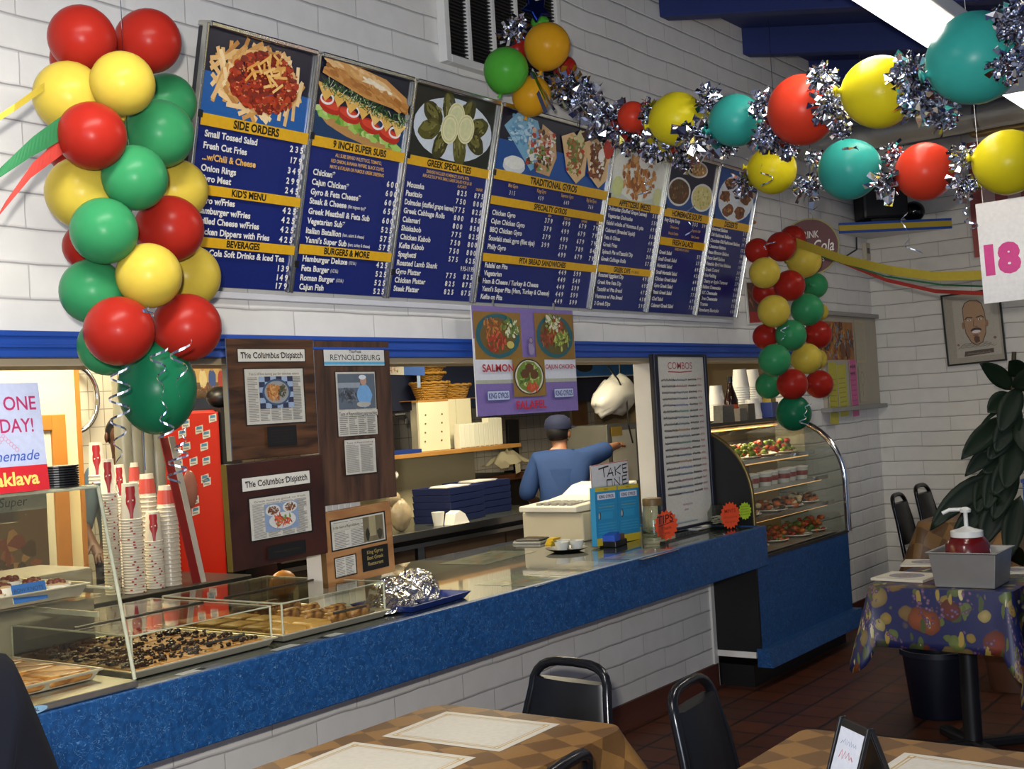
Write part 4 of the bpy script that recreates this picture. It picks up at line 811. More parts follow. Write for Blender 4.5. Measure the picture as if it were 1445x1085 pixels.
# framed caricature on the right wall (a made-up face)
m, w_, h = corner_frame([(1330, 418), (1413, 404), (1419, 510), (1335, 516)], 'X', XW - .015)
t = hung('framed_drawing', 'framed pencil caricature of a smiling bald man on the right wall', 'picture', m)
fr = MB()
for b in ((0, .012, 0, h), (w_ - .012, w_, 0, h), (.012, w_ - .012, 0, .012), (.012, w_ - .012, h - .012, h)): fr.box(b[0], b[1], -.01, .008, b[2], b[3])
obj('frame', fr, BLACKP, t, bevel=.002)
a = Art(); a.rect(.012, .012, w_ - .012, h - .012, '#a39a88'); a.rect(w_ * .18, h * .1, w_ * .93, h * .9, '#b5ad9c')
fx, fz = w_ * .53, h * .56; HEAD = [(fx + w_ * .19 * x, fz + h * .3 * z) for x, z in ((-.95, .2), (-.95, .7), (-.7, .95), (-.2, 1.05), (.3, 1.03), (.7, .85), (.9, .45), (.95, 0), (.85, -.5), (.5, -.9), (0, -1.02), (-.45, -.85), (-.85, -.4))]
a.poly([(x + .004 * (1 if x > fx else -1), z + .004 * (1 if z > fz else -1)) for x, z in HEAD], '#3e3328'); a.poly(HEAD, '#b08a68'); a.blob(fx + w_ * .2, fz - h * .02, w_ * .025, h * .05, '#9a7250', 12, .05); a.blob(fx - w_ * .2, fz - h * .02, w_ * .02, h * .05, '#9a7250', 12, .05)
for s_ in (-1, 1): a.line([(fx + s_ * w_ * .03, fz + h * .075), (fx + s_ * w_ * .12, fz + h * .09), (fx + s_ * w_ * .16, fz + h * .06)], .007, '#2c221a'); a.blob(fx + s_ * w_ * .09, fz + h * .045, w_ * .035, h * .014, '#e0d8c8', 12, .02); a.blob(fx + s_ * w_ * .09, fz + h * .045, w_ * .012, h * .012, '#1f1812', 8, 0)
a.line([(fx - w_ * .01, fz + h * .05), (fx - w_ * .03, fz - h * .04), (fx + w_ * .04, fz - h * .05)], .004, '#5e4430'); a.blob(fx + w_ * .01, fz - h * .1, w_ * .09, h * .035, '#4a342a', 16, .05); a.blob(fx + w_ * .01, fz - h * .12, w_ * .075, h * .022, '#e9e4da', 14, .03); a.blob(fx + w_ * .01, fz - h * .23, w_ * .05, h * .05, '#5e4436', 12, .15); a.blob(fx + w_ * .0, fz - h * .17, w_ * .05, h * .014, '#8a5a50', 10, .05)
for k in range(6): a.scrib(w_ * (.2 + .02 * k), w_ * (.86 - .02 * k), h * (.22 + .012 * k), h * .02, '#6e6454', .0022, .02)
a.poly([(w_ * .3, h * .11), (w_ * .8, h * .13), (w_ * .8, h * .19), (w_ * .32, h * .18)], '#57493c'); a.scrib(w_ * .36, w_ * .76, h * .13, h * .03, '#a0947f', .003)
a.blob(w_ * .22, h * .28, w_ * .02, h * .02, '#8a5c48', 8, .2); a.blob(w_ * .84, h * .33, w_ * .025, h * .02, '#8a5c48', 8, .2)
obj('drawing_sheet', a, PRINT, t)

# notice board at the right end of the block wall
bx0, bx1, bz0, bz1 = 8.02, 9.04, 1.49, 2.12
t = thing('notice_board', 'wall notice board with a picture poster beside the right balloon column', 'notice board', (bx0, YW - .03, bz0))
w_, h = bx1 - bx0, bz1 - bz0
obj('backing_board', MB().box(0, w_, 0, .03, 0, h), M('grey_beige_board', '#a89f8c', .6), t)
obj('top_frame', MB().box(-.02, w_, -.03, .03, h, h + .03), M('grey_frame', '#8c8a84', .5), t, bevel=.003); obj('ledge', MB().box(-.05, w_ + .01, -.05, .03, -.03, 0), MATS['grey_frame'], t, bevel=.003)
a = Art(); P0 = aY(1165, 452, YW - .03); P1 = aY(1206, 508, YW - .03); X0, X1, Z0, Z1 = P0.x - bx0 - .1, P1.x - bx0, P1.z - bz0, P0.z - bz0 - .005
a.rect(X0, Z0, X1, Z1, '#a0662a')
food(a, (X0 + X1) / 2, (Z0 + Z1) / 2, (X1 - X0) * .48, (Z1 - Z0) * .45, ('#2c3f56', '#b5752c', '#5a2f1a', '#6e8a9a', '#c08a3a', '#38301c', '#8a3a1e'), 70, .13)
for x in (.62, .8): a.blob(X0 + (X1 - X0) * x, Z0 + (Z1 - Z0) * .25, .045, .06, '#6a3a18', 12, .1)
a.V = [(min(max(v[0], X0), X1), v[1], min(max(v[2], Z0), Z1)) for v in a.V]
Lx = X1; a.rect(Lx + .03, h * .48, Lx + .22, h * .97, '#b8a884'); a.rect(Lx + .045, h * .51, Lx + .205, h * .94, '#aaa088'); a.rect(Lx + .05, h * .04, Lx + .19, h * .44, '#ada288')
a.ring(Lx + .12, h * .3, .035, .05, .004, '#6d6452', 16); a.line([(Lx + .12, h * .22), (Lx + .12, h * .1)], .005, '#5f574a')
obj('pinned_prints', a, PRINT, t)
def notice(px, py, w_, h, col, lab, tilt=0, lines='#6a6a30', bold=None):
    q = aY(px, py, YW - .034); t = thing('paper_notice', lab, 'notice', (q.x, YW - .036, q.z - h), group='notices on the board'); t.rotation_euler = (0, tilt, 0)
    a = Art(); a.rect(0, 0, w_, h, col)
    for k in range(7): a.scrib(w_ * .12, w_ * .85, h * (.72 - k * .09), h * .025, lines, .004)
    if bold: a.scrib(w_ * .08, w_ * .9, h * .85, h * .07, '#2a1420', .012); a.scrib(w_ * .08, w_ * .8, h * .74, h * .06, '#2a1420', .012)
    a.V = [(v[0], v[1] - .0005, v[2]) for v in a.V]; obj('written_face', a, PRINT, t); obj('paper', MB().box(0, w_, 0, .001, 0, h), PAPER, t)
notice(1166, 511, .15, .42, '#b9ae2c', 'yellow paper notice on the board, the left one beside the red balloon', .05)
notice(1181, 515, .16, .36, '#bcb334', 'yellow paper notice on the board, next to the pink one', -.04)
notice(1198, 508, .13, .4, '#c8588c', 'bright pink paper notice on the board', -.02, '#8a3060', True)
# dark framed poster behind the right column, below the wooden pegs
m, w_, h = corner_frame([(1052, 398), (1090, 398), (1090, 456), (1056, 458)], 'Y', YW - .012)
t = hung('small_poster', 'small dark red poster mostly hidden behind the right balloon column', 'poster', m)
a = Art(); a.rect(0, 0, w_, h, '#c9c3ba'); a.rect(w_ * .05, h * .04, w_ * .95, h * .98, '#5a2f24'); a.rect(w_ * .05, h * .04, w_ * .95, h * .3, '#96201c'); food(a, w_ * .5, h * .65, w_ * .4, h * .25, ('#7a4a34', '#4a2418', '#9a6a4a'), 20, .2)
obj('printed_sheet', a, PRINT, t); obj('board', MB().box(0, w_, .001, .008, 0, h), WHITE, t)
# round red soft drink sign
c = aD(1143, 348, 8.0); nx = (CP - c).normalized(); nx.z = 0; ux = Vector((0, 0, 1)).cross(-nx)
m = frame(c, -ux if ux.dot(R0) < 0 else ux, (0, 0, 1)); t = hung('round_sign', 'round dark red soft drink sign hanging above the right balloon column', 'sign', m)
R_ = .185; a = Art(); a.blob(0, 0, R_, R_, '#8e8a46', 40, 0); a.blob(0, 0, R_ * .95, R_ * .95, '#5a1c1e', 40, 0)
a.text('DRINK', -.005, R_ * .3, .045, '#d8cfc4', 'C', fit=.13, bold=.01); a.text('Coca-Cola', 0, -.035, .075, '#e4ddd2', 'C', fit=.3, shear=.25, bold=.01); a.text('DELICIOUS', 0, -.1, .03, '#c9bfae', 'C', fit=.17)
obj('printed_face', a, PRINT, t); obj('disc', MB().lathe([(R_, .001), (R_, .008)], 40, M=Matrix.Rotation(-PI / 2, 4, 'X')), M('sign_tin', '#77743f', .4, .5), t); obj('hanging_wire', MB().tube([(0, -.004, R_), (.06, -.004, R_ + .7)], .002, 5), DARKST, t)
# ================================================================== balloons
def latex(name, c):
    k = N(name); b = k.b; nz = k.n('ShaderNodeTexNoise', i_Scale=3.0); k.l(k.coord(), nz.inputs['Vector'])
    col = lin(c); k.l(k.mix(nz.outputs[0], tuple(v * .93 for v in col), tuple(min(1, v * 1.07) for v in col)), b.inputs['Base Color'])
    b.inputs['Roughness'].default_value = .3; b.inputs['Specular IOR Level'].default_value = .09
    b.inputs['Subsurface Weight'].default_value = .15; b.inputs['Subsurface Radius'].default_value = (.05, .05, .05); b.inputs['Subsurface Scale'].default_value = .3
    return k.m
LX = {n: latex('latex_' + n, c) for n, c in (('red', '#8e2118'), ('yellow', '#b69f3c'), ('green', '#2f7a4c'), ('teal', '#2c847b'), ('orange', '#c08a1c'), ('bright', '#4a9a34'), ('coral', '#ac3220'), ('lemon', '#b8aa1c'), ('dark', '#155a3c'))}
def balloon_mesh(mat):
    # unit radius, slightly pear shaped, the neck and knot at -z
    b = MB(); prof = []
    for k in range(19):
        t = -PI / 2 + PI * k / 18; z = math.sin(t); r = math.cos(t); z2 = z * 1.06 if z < 0 else z
        prof.append((max(r * (1 - .05 * max(0, -z)), 1e-4), z2))
    prof[0] = (.09, -1.07); prof = [(.14, -1.24), (.1, -1.2), (.055, -1.14)] + prof
    b.lathe(prof, 32); me = obj('balloon', b, mat, smooth=180); return me
PROTO = {}
def balloon(px, py, r, col, D, label, group, axis=None, ry=None):
    c = aD(px, py, D); s = r * D / FPX
    if col not in PROTO: o = PROTO[col] = balloon_mesh(LX[col])
    else: o = PROTO[col].copy(); COL.objects.link(o)
    o.name = 'balloon'; sy = (ry or r) * D / FPX
    if axis is None: o.rotation_euler = (0, 0, rnd.uniform(0, 6)); o.scale = (s, s, sy)
    else: o.rotation_euler = Vector(axis).to_track_quat('Z', 'Y').to_euler(); o.scale = (s, s, s) if ry is None else (sy, sy, s)
    o.location = c; return tag(o, label, 'balloon', group)
G = 'balloons of the left column'
def yd(px, py, Y): return (aY(px, py, Y) - CP).dot(CF)
LEFT = [(112, 85, 40, 'red', 2, 'red balloon behind the top left red one of the left column'), (165, 185, 42, 'yellow', 2, 'yellow balloon deep inside the left column between red and green'),
 (104, 212, 36, 'red', 2, 'red balloon half hidden above the lower left yellow one in the left column'), (122, 348, 33, 'red', 2, 'red balloon peeping out left, between two green ones in the left column'), (236, 145, 41, 'green', 2, 'upper right green balloon of the left column, under the red top'),
 (250, 268, 43, 'yellow', 1.6, 'yellow balloon at the right edge of the left column, over the menu'), (266, 390, 45, 'yellow', 1.8, 'lower right yellow balloon of the left column, behind another yellow'), (152, 488, 42, 'green', 2, 'green balloon low in the left column, behind the bottom left red one'),
 (116, 55, 47, 'red', 1, 'top left red balloon of the left column'), (210, 58, 45, 'red', 1, 'top right red balloon of the left column, beside the menu corner'), (98, 137, 50, 'yellow', 1, 'big yellow balloon at the upper left side of the left column'),
 (225, 189, 48, 'green', .8, 'green balloon at the right of the left column, beside the words of the menu'), (116, 272, 51, 'yellow', 1, 'yellow balloon at the left side halfway down the left column'), (240, 323, 47, 'red', .8, 'red balloon at the right halfway down the left column'), (131, 411, 46, 'green', 1, 'large green balloon at the lower left side of the left column'),
 (173, 118, 45, 'yellow', 0, 'front yellow balloon just under the red top pair of the left column'), (130, 192, 48, 'red', 0, 'front red balloon left of centre in the upper left column'), (190, 251, 46, 'green', 0, 'front green balloon in the middle of the left column'), (147, 326, 47, 'green', .2, 'front green balloon left of the red one in the left column'),
 (210, 389, 46, 'yellow', 0, 'front yellow balloon low in the left column'), (168, 467, 49, 'red', 0, 'bottom left red balloon of the left column'), (264, 462, 48, 'red', .2, 'bottom right red balloon of the left column')]
for px, py, r, c, ly, lb in LEFT:
    Y = 2.62 + .13 * ly; cen = aY(180, py, 2.78); p = aY(px, py, Y); ax = p - cen; ax.z *= .2
    balloon(px, py, r, c, yd(px, py, Y), lb, G, ax + Vector((0, -.02, 0)))
balloon(222, 548, 55, 'dark', yd(222, 548, 2.72), 'large dark green egg shaped balloon hanging at the foot of the left column', G, (0.0, 0.02, -1), None).scale = (55 * 3.3 / FPX, 55 * 3.3 / FPX, 66 * 3.3 / FPX)
G = 'balloons of the right column'
RIGHT = [(1079, 413, 18, 'red', 2, 'red balloon at the back left of the right column'), (1150, 403, 18, 'green', 2, 'small looking green balloon at the upper right of the right column'), (1157, 440, 12, 'yellow', 2, 'yellow sliver of a balloon behind the green one at the right of the right column'), (1152, 507, 15, 'yellow', 2, 'yellow balloon behind another yellow one low in the right column'), (1118, 337, 19, 'red', 2, 'topmost red balloon of the right column, at the back'), (1085, 544, 19, 'green', 1.6, 'lower left green balloon of the right column'),
 (1069, 354, 18, 'red', 1, 'upper left red balloon of the right column'), (1080, 475, 18, 'red', 1, 'red balloon at the left of the right column, above the lower green ones'), (1154, 472, 20, 'red', 1, 'red balloon at the right of the right column, beside the notice board poster'), (1135, 368, 24, 'yellow', 1, 'upper right yellow balloon of the right column, by the round sign'), (1156, 542, 20, 'red', 1, 'bottom right red balloon of the right column'),
 (1102, 348, 21, 'red', 0, 'front red balloon at the top of the right column'), (1079, 385, 22, 'yellow', 0, 'upper left yellow balloon of the right column'), (1114, 403, 22, 'red', 0, 'front red balloon between yellow and green in the right column'), (1092, 439, 23, 'yellow', 0, 'yellow balloon at the left halfway down the right column'), (1139, 437, 23, 'green', 0, 'green balloon at the right halfway down the right column'), (1116, 473, 22, 'green', -.3, 'green balloon in the centre of the right column'), (1093, 508, 23, 'green', 0, 'green balloon at the left of the lower right column'), (1138, 506, 22, 'yellow', 0, 'front yellow balloon low in the right column'), (1118, 542, 22, 'red', 0, 'bottom left red balloon of the right column')]
for px, py, r, c, ly, lb in RIGHT:
    Y = 2.82 + .11 * ly; cen = aY(1115, py, 2.98); p = aY(px, py, Y); ax = p - cen; ax.z *= .2
    balloon(px, py, r, c, yd(px, py, Y), lb, G, ax + Vector((0, -.02, 0)))
balloon(1120, 583, 25, 'dark', yd(1120, 583, 2.84), 'dark green balloon hanging at the foot of the right column, before the display case', G, (.02, 0, -1))
G = 'balloons of the garlands'
GAR = [(730, 70, 17, 'red', 5.35, 'red balloon behind the green and yellow cluster under the wall vent'), (797, 96, 17, 'red', 5.4, 'red balloon edge behind the big orange yellow balloon by the vent'), (772, 65, 33, 'orange', 5.15, 'large orange yellow balloon in front of the wall vent'), (714, 99, 32, 'bright', 5.1, 'light green balloon under the wall vent'), (750, 135, 28, 'orange', 5.2, 'orange yellow balloon at the bottom of the cluster under the vent'),
 (762, 33, 13, 'bright', 5.5, 'green balloon edge at the top of the cluster before the vent'), (893, 165, 22, 'coral', 5.0, 'small red balloon in the foil at the left of the upper garland'), (955, 168, 38, 'lemon', 4.9, 'yellow balloon at the left of the upper garland'), (1038, 170, 37, 'teal', 4.7, 'teal balloon at the middle of the upper garland'), (1133, 155, 50, 'coral', 4.4, 'large red balloon of the upper garland'), (1241, 130, 51, 'lemon', 4.0, 'large yellow balloon of the upper garland below the strip light'), (1376, 82, 65, 'teal', 3.45, 'largest teal balloon, at the right end of the upper garland'), (1462, 55, 40, 'red', 3.6, 'red balloon cut by the right edge, behind foil tinsel'),
 (975, 205, 28, 'coral', 5.3, 'red balloon hanging under the foil before the dessert menu'), (1090, 240, 34, 'lemon', 5.2, 'yellow balloon at the left of the lower garland'), (1198, 239, 43, 'teal', 4.8, 'teal balloon of the lower garland'), (1305, 242, 41, 'coral', 4.6, 'red balloon of the lower garland'), (1422, 229, 46, 'lemon', 4.3, 'yellow balloon at the right end of the lower garland above the number poster')]
for px, py, r, c, D, lb in GAR:
    balloon(px, py, r, c, D, lb, G, R0 * rnd.choice((-1, 1)) + Vector((0, 0, rnd.uniform(-.3, .3))) if px > 860 else (0, -.4, 1), None)

# ---- foil tinsel tufts between the balloons
def tinsel(px, py, rp, D, label, n=100, group='foil tufts of the garlands'):
    c = aD(px, py, D); rad = rp * D / FPX; b = MB()
    for k in range(n):
        d = Vector((rnd.gauss(0, 1), rnd.gauss(0, 1), rnd.gauss(0, 1))).normalized(); side = d.orthogonal().normalized()
        side = Matrix.Rotation(rnd.uniform(0, 6.28), 3, d) @ side; L = rad * rnd.uniform(.7, 1.35); wd = rad * rnd.uniform(.22, .5)
        P = []; p = d * rad * rnd.uniform(.0, .25); dd = d.copy()
        W = []
        for q in range(4):
            P.append(p.copy()); W.append(side.copy()); dd = (dd + Vector((rnd.uniform(-.7, .7), rnd.uniform(-.7, .7), rnd.uniform(-.8, .5)))).normalized(); p = p + dd * L / 3
            side = (Matrix.Rotation(rnd.uniform(-.9, .9), 3, dd) @ side); side = (side - dd * side.dot(dd)).normalized()
        b.ribbon(P, W, wd)
    o = obj('foil_tinsel', b, FOIL); o.location = c; return tag(o, label, 'tinsel', group)
T1 = [(800, 122, 22, 5.2), (826, 142, 28, 5.15), (856, 166, 30, 5.1), (884, 190, 24, 5.05), (918, 160, 20, 4.95), (925, 205, 22, 4.95), (988, 192, 30, 4.75), (1002, 140, 20, 4.8), (962, 222, 18, 5.1), (1024, 206, 16, 4.85), (1078, 148, 20, 4.55), (1085, 192, 24, 4.5), (1112, 212, 14, 4.5), (1160, 108, 20, 4.2), (1172, 148, 26, 4.15), (1186, 182, 14, 4.2), (1284, 100, 26, 3.75), (1296, 138, 30, 3.75), (1330, 162, 22, 3.75), (1424, 88, 26, 3.3), (1432, 30, 32, 3.3)]
NB = ['first foil tuft of the upper garland, beside the orange balloons', 'silver foil tuft above the gyro photo of the menu', 'silver foil tuft left of the small red garland balloon', 'silver foil tuft below the small red garland balloon', 'silver foil tuft between the small red and the yellow garland balloon', 'silver foil tuft drooping over the calamari photo', 'large silver foil tuft between the yellow and teal garland balloons', 'small silver foil tuft above the gap of yellow and teal balloons', 'silver foil tuft hanging over the soup bowls photo', 'silver foil tuft below the teal balloon over the dessert photo', 'silver foil tuft at the upper left of the large red balloon', 'silver foil tuft at the lower left of the large red balloon', 'small silver foil tuft under the large red balloon', 'silver foil tuft standing up right of the large red balloon', 'silver foil tuft between the large red and large yellow balloon', 'small silver foil tuft under the gap of large red and yellow', 'silver foil tuft at the upper right of the large yellow balloon', 'silver foil tuft at the right of the large yellow balloon', 'silver foil tuft under the largest teal balloon', 'silver foil tuft on the right of the largest teal balloon', 'silver foil tuft in the top right corner']
for (px, py, rp, D), lb in zip(T1, NB): tinsel(px, py, rp, D, lb)
T2 = [(1144, 262, 22, 5.0, 'silver foil tuft left of the lower teal balloon'), (1150, 224, 13, 5.0, 'small silver foil tuft above and left of the lower teal balloon'), (1252, 258, 24, 4.65, 'silver foil tuft between the lower teal and red balloons'), (1262, 216, 16, 4.7, 'small foil tuft above the gap of the lower teal and red balloons'), (1358, 222, 19, 4.4, 'silver foil tuft right of the lower red balloon, upper half'), (1360, 262, 20, 4.4, 'silver foil tuft right of the lower red balloon, lower half'), (1048, 262, 17, 5.3, 'silver foil tuft before the top corner of the dessert panel'), (724, 42, 20, 5.3, 'silver foil tuft before the wall vent')]
for px, py, rp, D, lb in T2: tinsel(px, py, rp, D, lb, 60)
# long fold of foil from the cluster to the first tuft, and a navy foil star
a_, b_ = aD(752, 100, 5.15), aD(782, 150, 5.1); mb = MB()
for k in range(7): o_ = Vector((rnd.uniform(-.02, .02), rnd.uniform(-.02, .02), rnd.uniform(-.02, .02))); mb.ribbon([a_ + o_ * .3, a_.lerp(b_, .5) + o_, b_ + o_ * 1.5], (rnd.uniform(-1, 1), rnd.uniform(-1, 1), .6), .016)
single('foil_streamer', mb, FOIL, 'folded strip of foil tying the orange balloon to the garland', 'streamer')
c = aD(752, 30, 5.3); st = MB(); PTS = [((.075 if k % 2 == 0 else .04) * math.cos(PI * k / 5), (.06 if k % 2 == 0 else .03) * math.sin(PI * k / 5)) for k in range(10)]
st.prism(PTS, -.012, .012); o = single('foil_star', st, M('navy_foil', '#1a2a6a', .15, .9), 'navy blue foil star at the top of the cluster by the vent', 'decoration', bevel=.006); o.location = c; o.rotation_euler = (0, .4, -.6)

# ---- silver curling ribbons
def curl(px0, py0, px1, py1, D, turns, label, rad=.022, wd=.006, group='silver curling ribbons'):
    p0, p1 = aD(px0, py0, D), aD(px1, py1, D); b = MB(); n = int(turns * 12); P = []; W = []
    for k in range(n + 1):
        t = k / n; a = 2 * PI * turns * t; rr = rad * (.5 + .5 * math.sin(t * 5 + px0)) + .004; c = p0.lerp(p1, t)
        P.append(c + R0 * math.cos(a) * rr + F0 * math.sin(a) * rr); W.append(UP + R0 * .3 * math.sin(a))
    b.ribbon(P, W, wd); return single('curling_ribbon', b, FOIL, label, 'ribbon', group)
curl(170, 515, 166, 700, 3.0, 6, 'silver curling ribbon hanging left of the dark green egg balloon'); curl(222, 490, 236, 618, 2.85, 4.5, 'silver curling ribbon running down the face of the dark green egg balloon'); curl(258, 480, 250, 560, 2.86, 2, 'short silver ribbon at the right on the dark green egg balloon')
curl(262, 600, 246, 682, 3.1, 4, 'silver curling ribbon below the dark green egg balloon, before the red cooler'); curl(206, 432, 212, 446, 3.0, 1.2, 'tiny silver ribbon under the front yellow balloon of the left column', .01)
curl(1140, 570, 1132, 600, 6.2, 3, 'silver curling ribbon on the foot balloon of the right column', .02); curl(1107, 460, 1106, 480, 6.3, 1.5, 'silver ribbon on the central green balloon of the right column', .02); curl(1150, 290, 1145, 310, 6.9, 1, 'silver ribbon end above the right column', .02); curl(1078, 352, 1086, 342, 6.2, 1, 'silver ribbon on the upper left red balloon of the right column', .03)
curl(1072, 232, 1084, 262, 4.9, 1.5, 'silver curl on the lower yellow garland balloon', .03); curl(1360, 292, 1370, 322, 4.2, 2.2, 'silver curl in front of the number poster', .024); curl(1272, 300, 1290, 362, 4.6, 2, 'silver curling ribbon hanging below the lower garland, before the block wall', .03); curl(915, 250, 908, 275, 4.9, 1.5, 'silver curl before the calamari photo', .025); curl(970, 290, 972, 330, 5.0, 1.3, 'silver curl before the soup menu text', .03); curl(1200, 205, 1210, 212, 4.6, 1, 'silver ribbon bow on top of the lower teal balloon', .04)
# strings holding the columns up
for (px, py, Y, lb) in ((172, 40, 2.74, 'string holding up the left balloon column'), (1104, 340, 2.98, 'string holding up the right balloon column')):
    p = aY(px, py, Y); single('hanging_string', MB().tube([(p.x, p.y, 1.5 if px < 500 else p.z - .1), (p.x, p.y, zr(p.y, 3.885))], .0015, 5), FOIL, lb, 'string', 'strings of the balloon columns')

# ---- crepe streamers
def crepe(name): 
    return {n: M('crepe_' + n, c, .75, var=.12, scale=60) for n, c in (('yellow', '#a8942a'), ('green', '#1c6438'), ('red', '#a02c22'))}[name]
def streamer(pts, wd, col, label, tw):
    P = [aD(*p) for p in pts]; Q = []; W = []
    for k in range(len(P) - 1):
        for q in range(8): Q.append(P[k].lerp(P[k + 1], q / 8))
    Q.append(P[-1]); n = len(Q)
    for k in range(n): a = tw[0] + (tw[1] - tw[0]) * k / (n - 1); W.append(UP * math.cos(a) + F0 * math.sin(a))
    b = MB(); b.ribbon(Q, W, wd); return single('crepe_streamer', b, crepe(col), label, 'streamer', 'crepe streamers', solid=.0008)
streamer([(-60, 205, 2.7), (20, 152, 2.85), (62, 122, 3.0)], .022, 'yellow', 'thin yellow crepe streamer leaving the left column to the left', (.6, .2))
streamer([(-40, 275, 2.8), (0, 243, 2.85), (45, 207, 2.95), (88, 180, 3.05)], .055, 'green', 'green crepe streamer leaving the left column to the left', (1.2, -.1)); streamer([(-20, 330, 2.8), (5, 292, 2.85), (45, 240, 2.95), (88, 205, 3.05)], .045, 'red', 'red crepe streamer leaving the left column to the left', (1.1, .1))
streamer([(1124, 342, 7.0), (1190, 366, 6.7), (1260, 382, 6.4), (1320, 390, 6.2), (1390, 388, 6.0), (1470, 384, 5.8)], .05, 'yellow', 'yellow crepe streamer from the right column to the number poster', (.0, .5))
streamer([(1178, 366, 7.0), (1250, 395, 6.7), (1320, 411, 6.4), (1390, 414, 6.0), (1470, 405, 5.8)], .022, 'red', 'red crepe streamer below the yellow one at the right', (.2, .3)); streamer([(1160, 362, 7.0), (1250, 390, 6.7), (1330, 402, 6.4), (1390, 404, 6.0), (1470, 400, 5.8)], .01, 'green', 'thin green streamer between the yellow and red ones at the right', (.2, .3))
# ================================================================== pastry case at the far left
CX0, CX1 = 1.5, 2.135
t = thing('pastry_case', 'clear acrylic pastry case with two tiers at the far left of the counter', 'display case', (CX1, 3.25, .9))
yf, yb, ht = 2.905 - 3.25, .36, .555
obj('base_tray', MB().box(CX0 - CX1, 0, yf - .015, yb, .0, .02), STEEL, t, bevel=.004)
sd = MB(); sd.add([(0, yf, .02), (0, yf + .12, ht), (0, yb, ht), (0, yb, .02), (-.006, yf, .02), (-.006, yf + .12, ht), (-.006, yb, ht), (-.006, yb, .02)], [(0, 3, 2, 1), (4, 5, 6, 7), (0, 1, 5, 4), (1, 2, 6, 5), (2, 3, 7, 6)]); obj('side_pane', sd, ACRYL, t)
fp = MB(); L = CX0 - CX1; fp.add([(L, yf, .02), (-.007, yf, .02), (-.007, yf + .12, ht), (L, yf + .12, ht)], [(0, 1, 2, 3)]); obj('front_pane', fp, ACRYL, t)
obj('top_pane', MB().box(L, -.001, yf + .115, yb, ht, ht + .006), ACRYL, t)
EDGE = glassmat('acrylic_edge', '#b9bda8', .1, 1.5, 3.0)
obj('pane_edge', MB().tube([(0, yf, .02), (0, yf + .12, ht)], .0055, 8), M('frosted_edge', '#a8a890', .25, var=.25, scale=40), t); obj('pane_edge', MB().tube([(-.002, yf + .12, ht), (-.002, yb, ht)], .005, 8).tube([(L, yf + .12, ht), (-.002, yf + .12, ht)], .005, 8), MATS['frosted_edge'], t)
obj('hinge', MB().box(-.36, -.24, yf + .14, yf + .16, ht - .075, ht - .004), ACRYL, t)
obj('tray_rail', MB().box(-.006, .0, -.2, .28, .185, .2).box(-.02, -.0065, -.28, .1, .27, .275), MATS['frosted_edge'], t)
lb = Art(); lb.blob(0, 0, .05, .011, '#7a9fb8', 18, .02); lb.text('FEDERAL', 0, -.004, .009, '#16181c', 'C', bold=.02); lo = obj('maker_label', lb, PRINT, t); lo.location = (-.33, yf - .016, .01)
# baklava tray, lower tier
def sheet_pan(x0, x1, y0, y1, z, label, d=.03, mat=None):
    t = thing('sheet_pan', label, 'pan', ((x0 + x1) / 2, (y0 + y1) / 2, z), group='sheet pans on the counter'); w_, h = (x1 - x0) / 2, (y1 - y0) / 2
    b = MB(); R = [(w_ - .02, h - .02, .003), (w_ - .006, h - .006, d), (w_, h, d), (w_, h, d - .006), (w_ - .008, h - .008, d - .006), (w_ - .021, h - .021, 0)]
    V = []
    for a, c, zz in R: V += [(-a, -c, zz), (a, -c, zz), (a, c, zz), (-a, c, zz)]
    Fc = [(0, 1, 2, 3)] + [(k * 4 + i, (k + 1) * 4 + i, (k + 1) * 4 + (i + 1) % 4, k * 4 + (i + 1) % 4) for k in range(5) for i in range(4)] + [(23, 22, 21, 20)]
    b.add(V, Fc); obj('pan_body', b, mat or M('baking_aluminium', '#cdc5ae', .36, .7, .1), t, bevel=.002); return t
sheet_pan(1.62, 2.105, 3.0, 3.5, .922, 'aluminium sheet pan of golden baklava in the pastry case')
def pastry(name, cx, cy, z, w_, d, h, mat, label, cat, group, n=3, rot=0., tri=False):
    P = [(-1, -1), (1, -1), (1, 1), (-1, 1)] if not tri else [(-1, -1), (1, -1), (-1, 1)]
    b = MB(); V = []; cxp = sum(p[0] for p in P) / len(P); cyp = sum(p[1] for p in P) / len(P); m_ = len(P)
    for zz, s_ in ((0, .96), (.35, 1.0), (.75, .95)): V += [((cxp + (p[0] - cxp) * s_) * w_ / 2, (cyp + (p[1] - cyp) * s_) * d / 2, zz * h) for p in P]
    V.append((cxp * w_ / 2, cyp * d / 2, h))
    Fc = [tuple(range(m_))[::-1]] + [(k * m_ + i, k * m_ + (i + 1) % m_, (k + 1) * m_ + (i + 1) % m_, (k + 1) * m_ + i) for k in range(2) for i in range(m_)] + [(2 * m_ + i, 2 * m_ + (i + 1) % m_, 3 * m_) for i in range(m_)]
    b.add(V, Fc); o = obj(name, b, mat, bevel=.009, seg=3, smooth=60); o.location = (cx, cy, z); o.rotation_euler = (0, 0, rot); return tag(o, label, cat, group)
BAK = woodmat('golden_filo', '#7a4a1a', '#b8803a', (26, 26, 70)); BAK.node_tree.nodes['Principled BSDF'].inputs['Roughness'].default_value = .3
for i in range(3):
    for j in range(3):
        for s_ in (0, 1):
            pastry('baklava_piece', 1.715 + .148 * i + (-.0 if s_ == 0 else .006), 3.085 + .158 * j + (0 if s_ == 0 else .006), .926, .14, .15, .036, BAK, 'triangle of golden baklava in the pan of the pastry case', 'pastry', 'baklava pieces in the case', rot=0 if s_ == 0 else PI, tri=True)
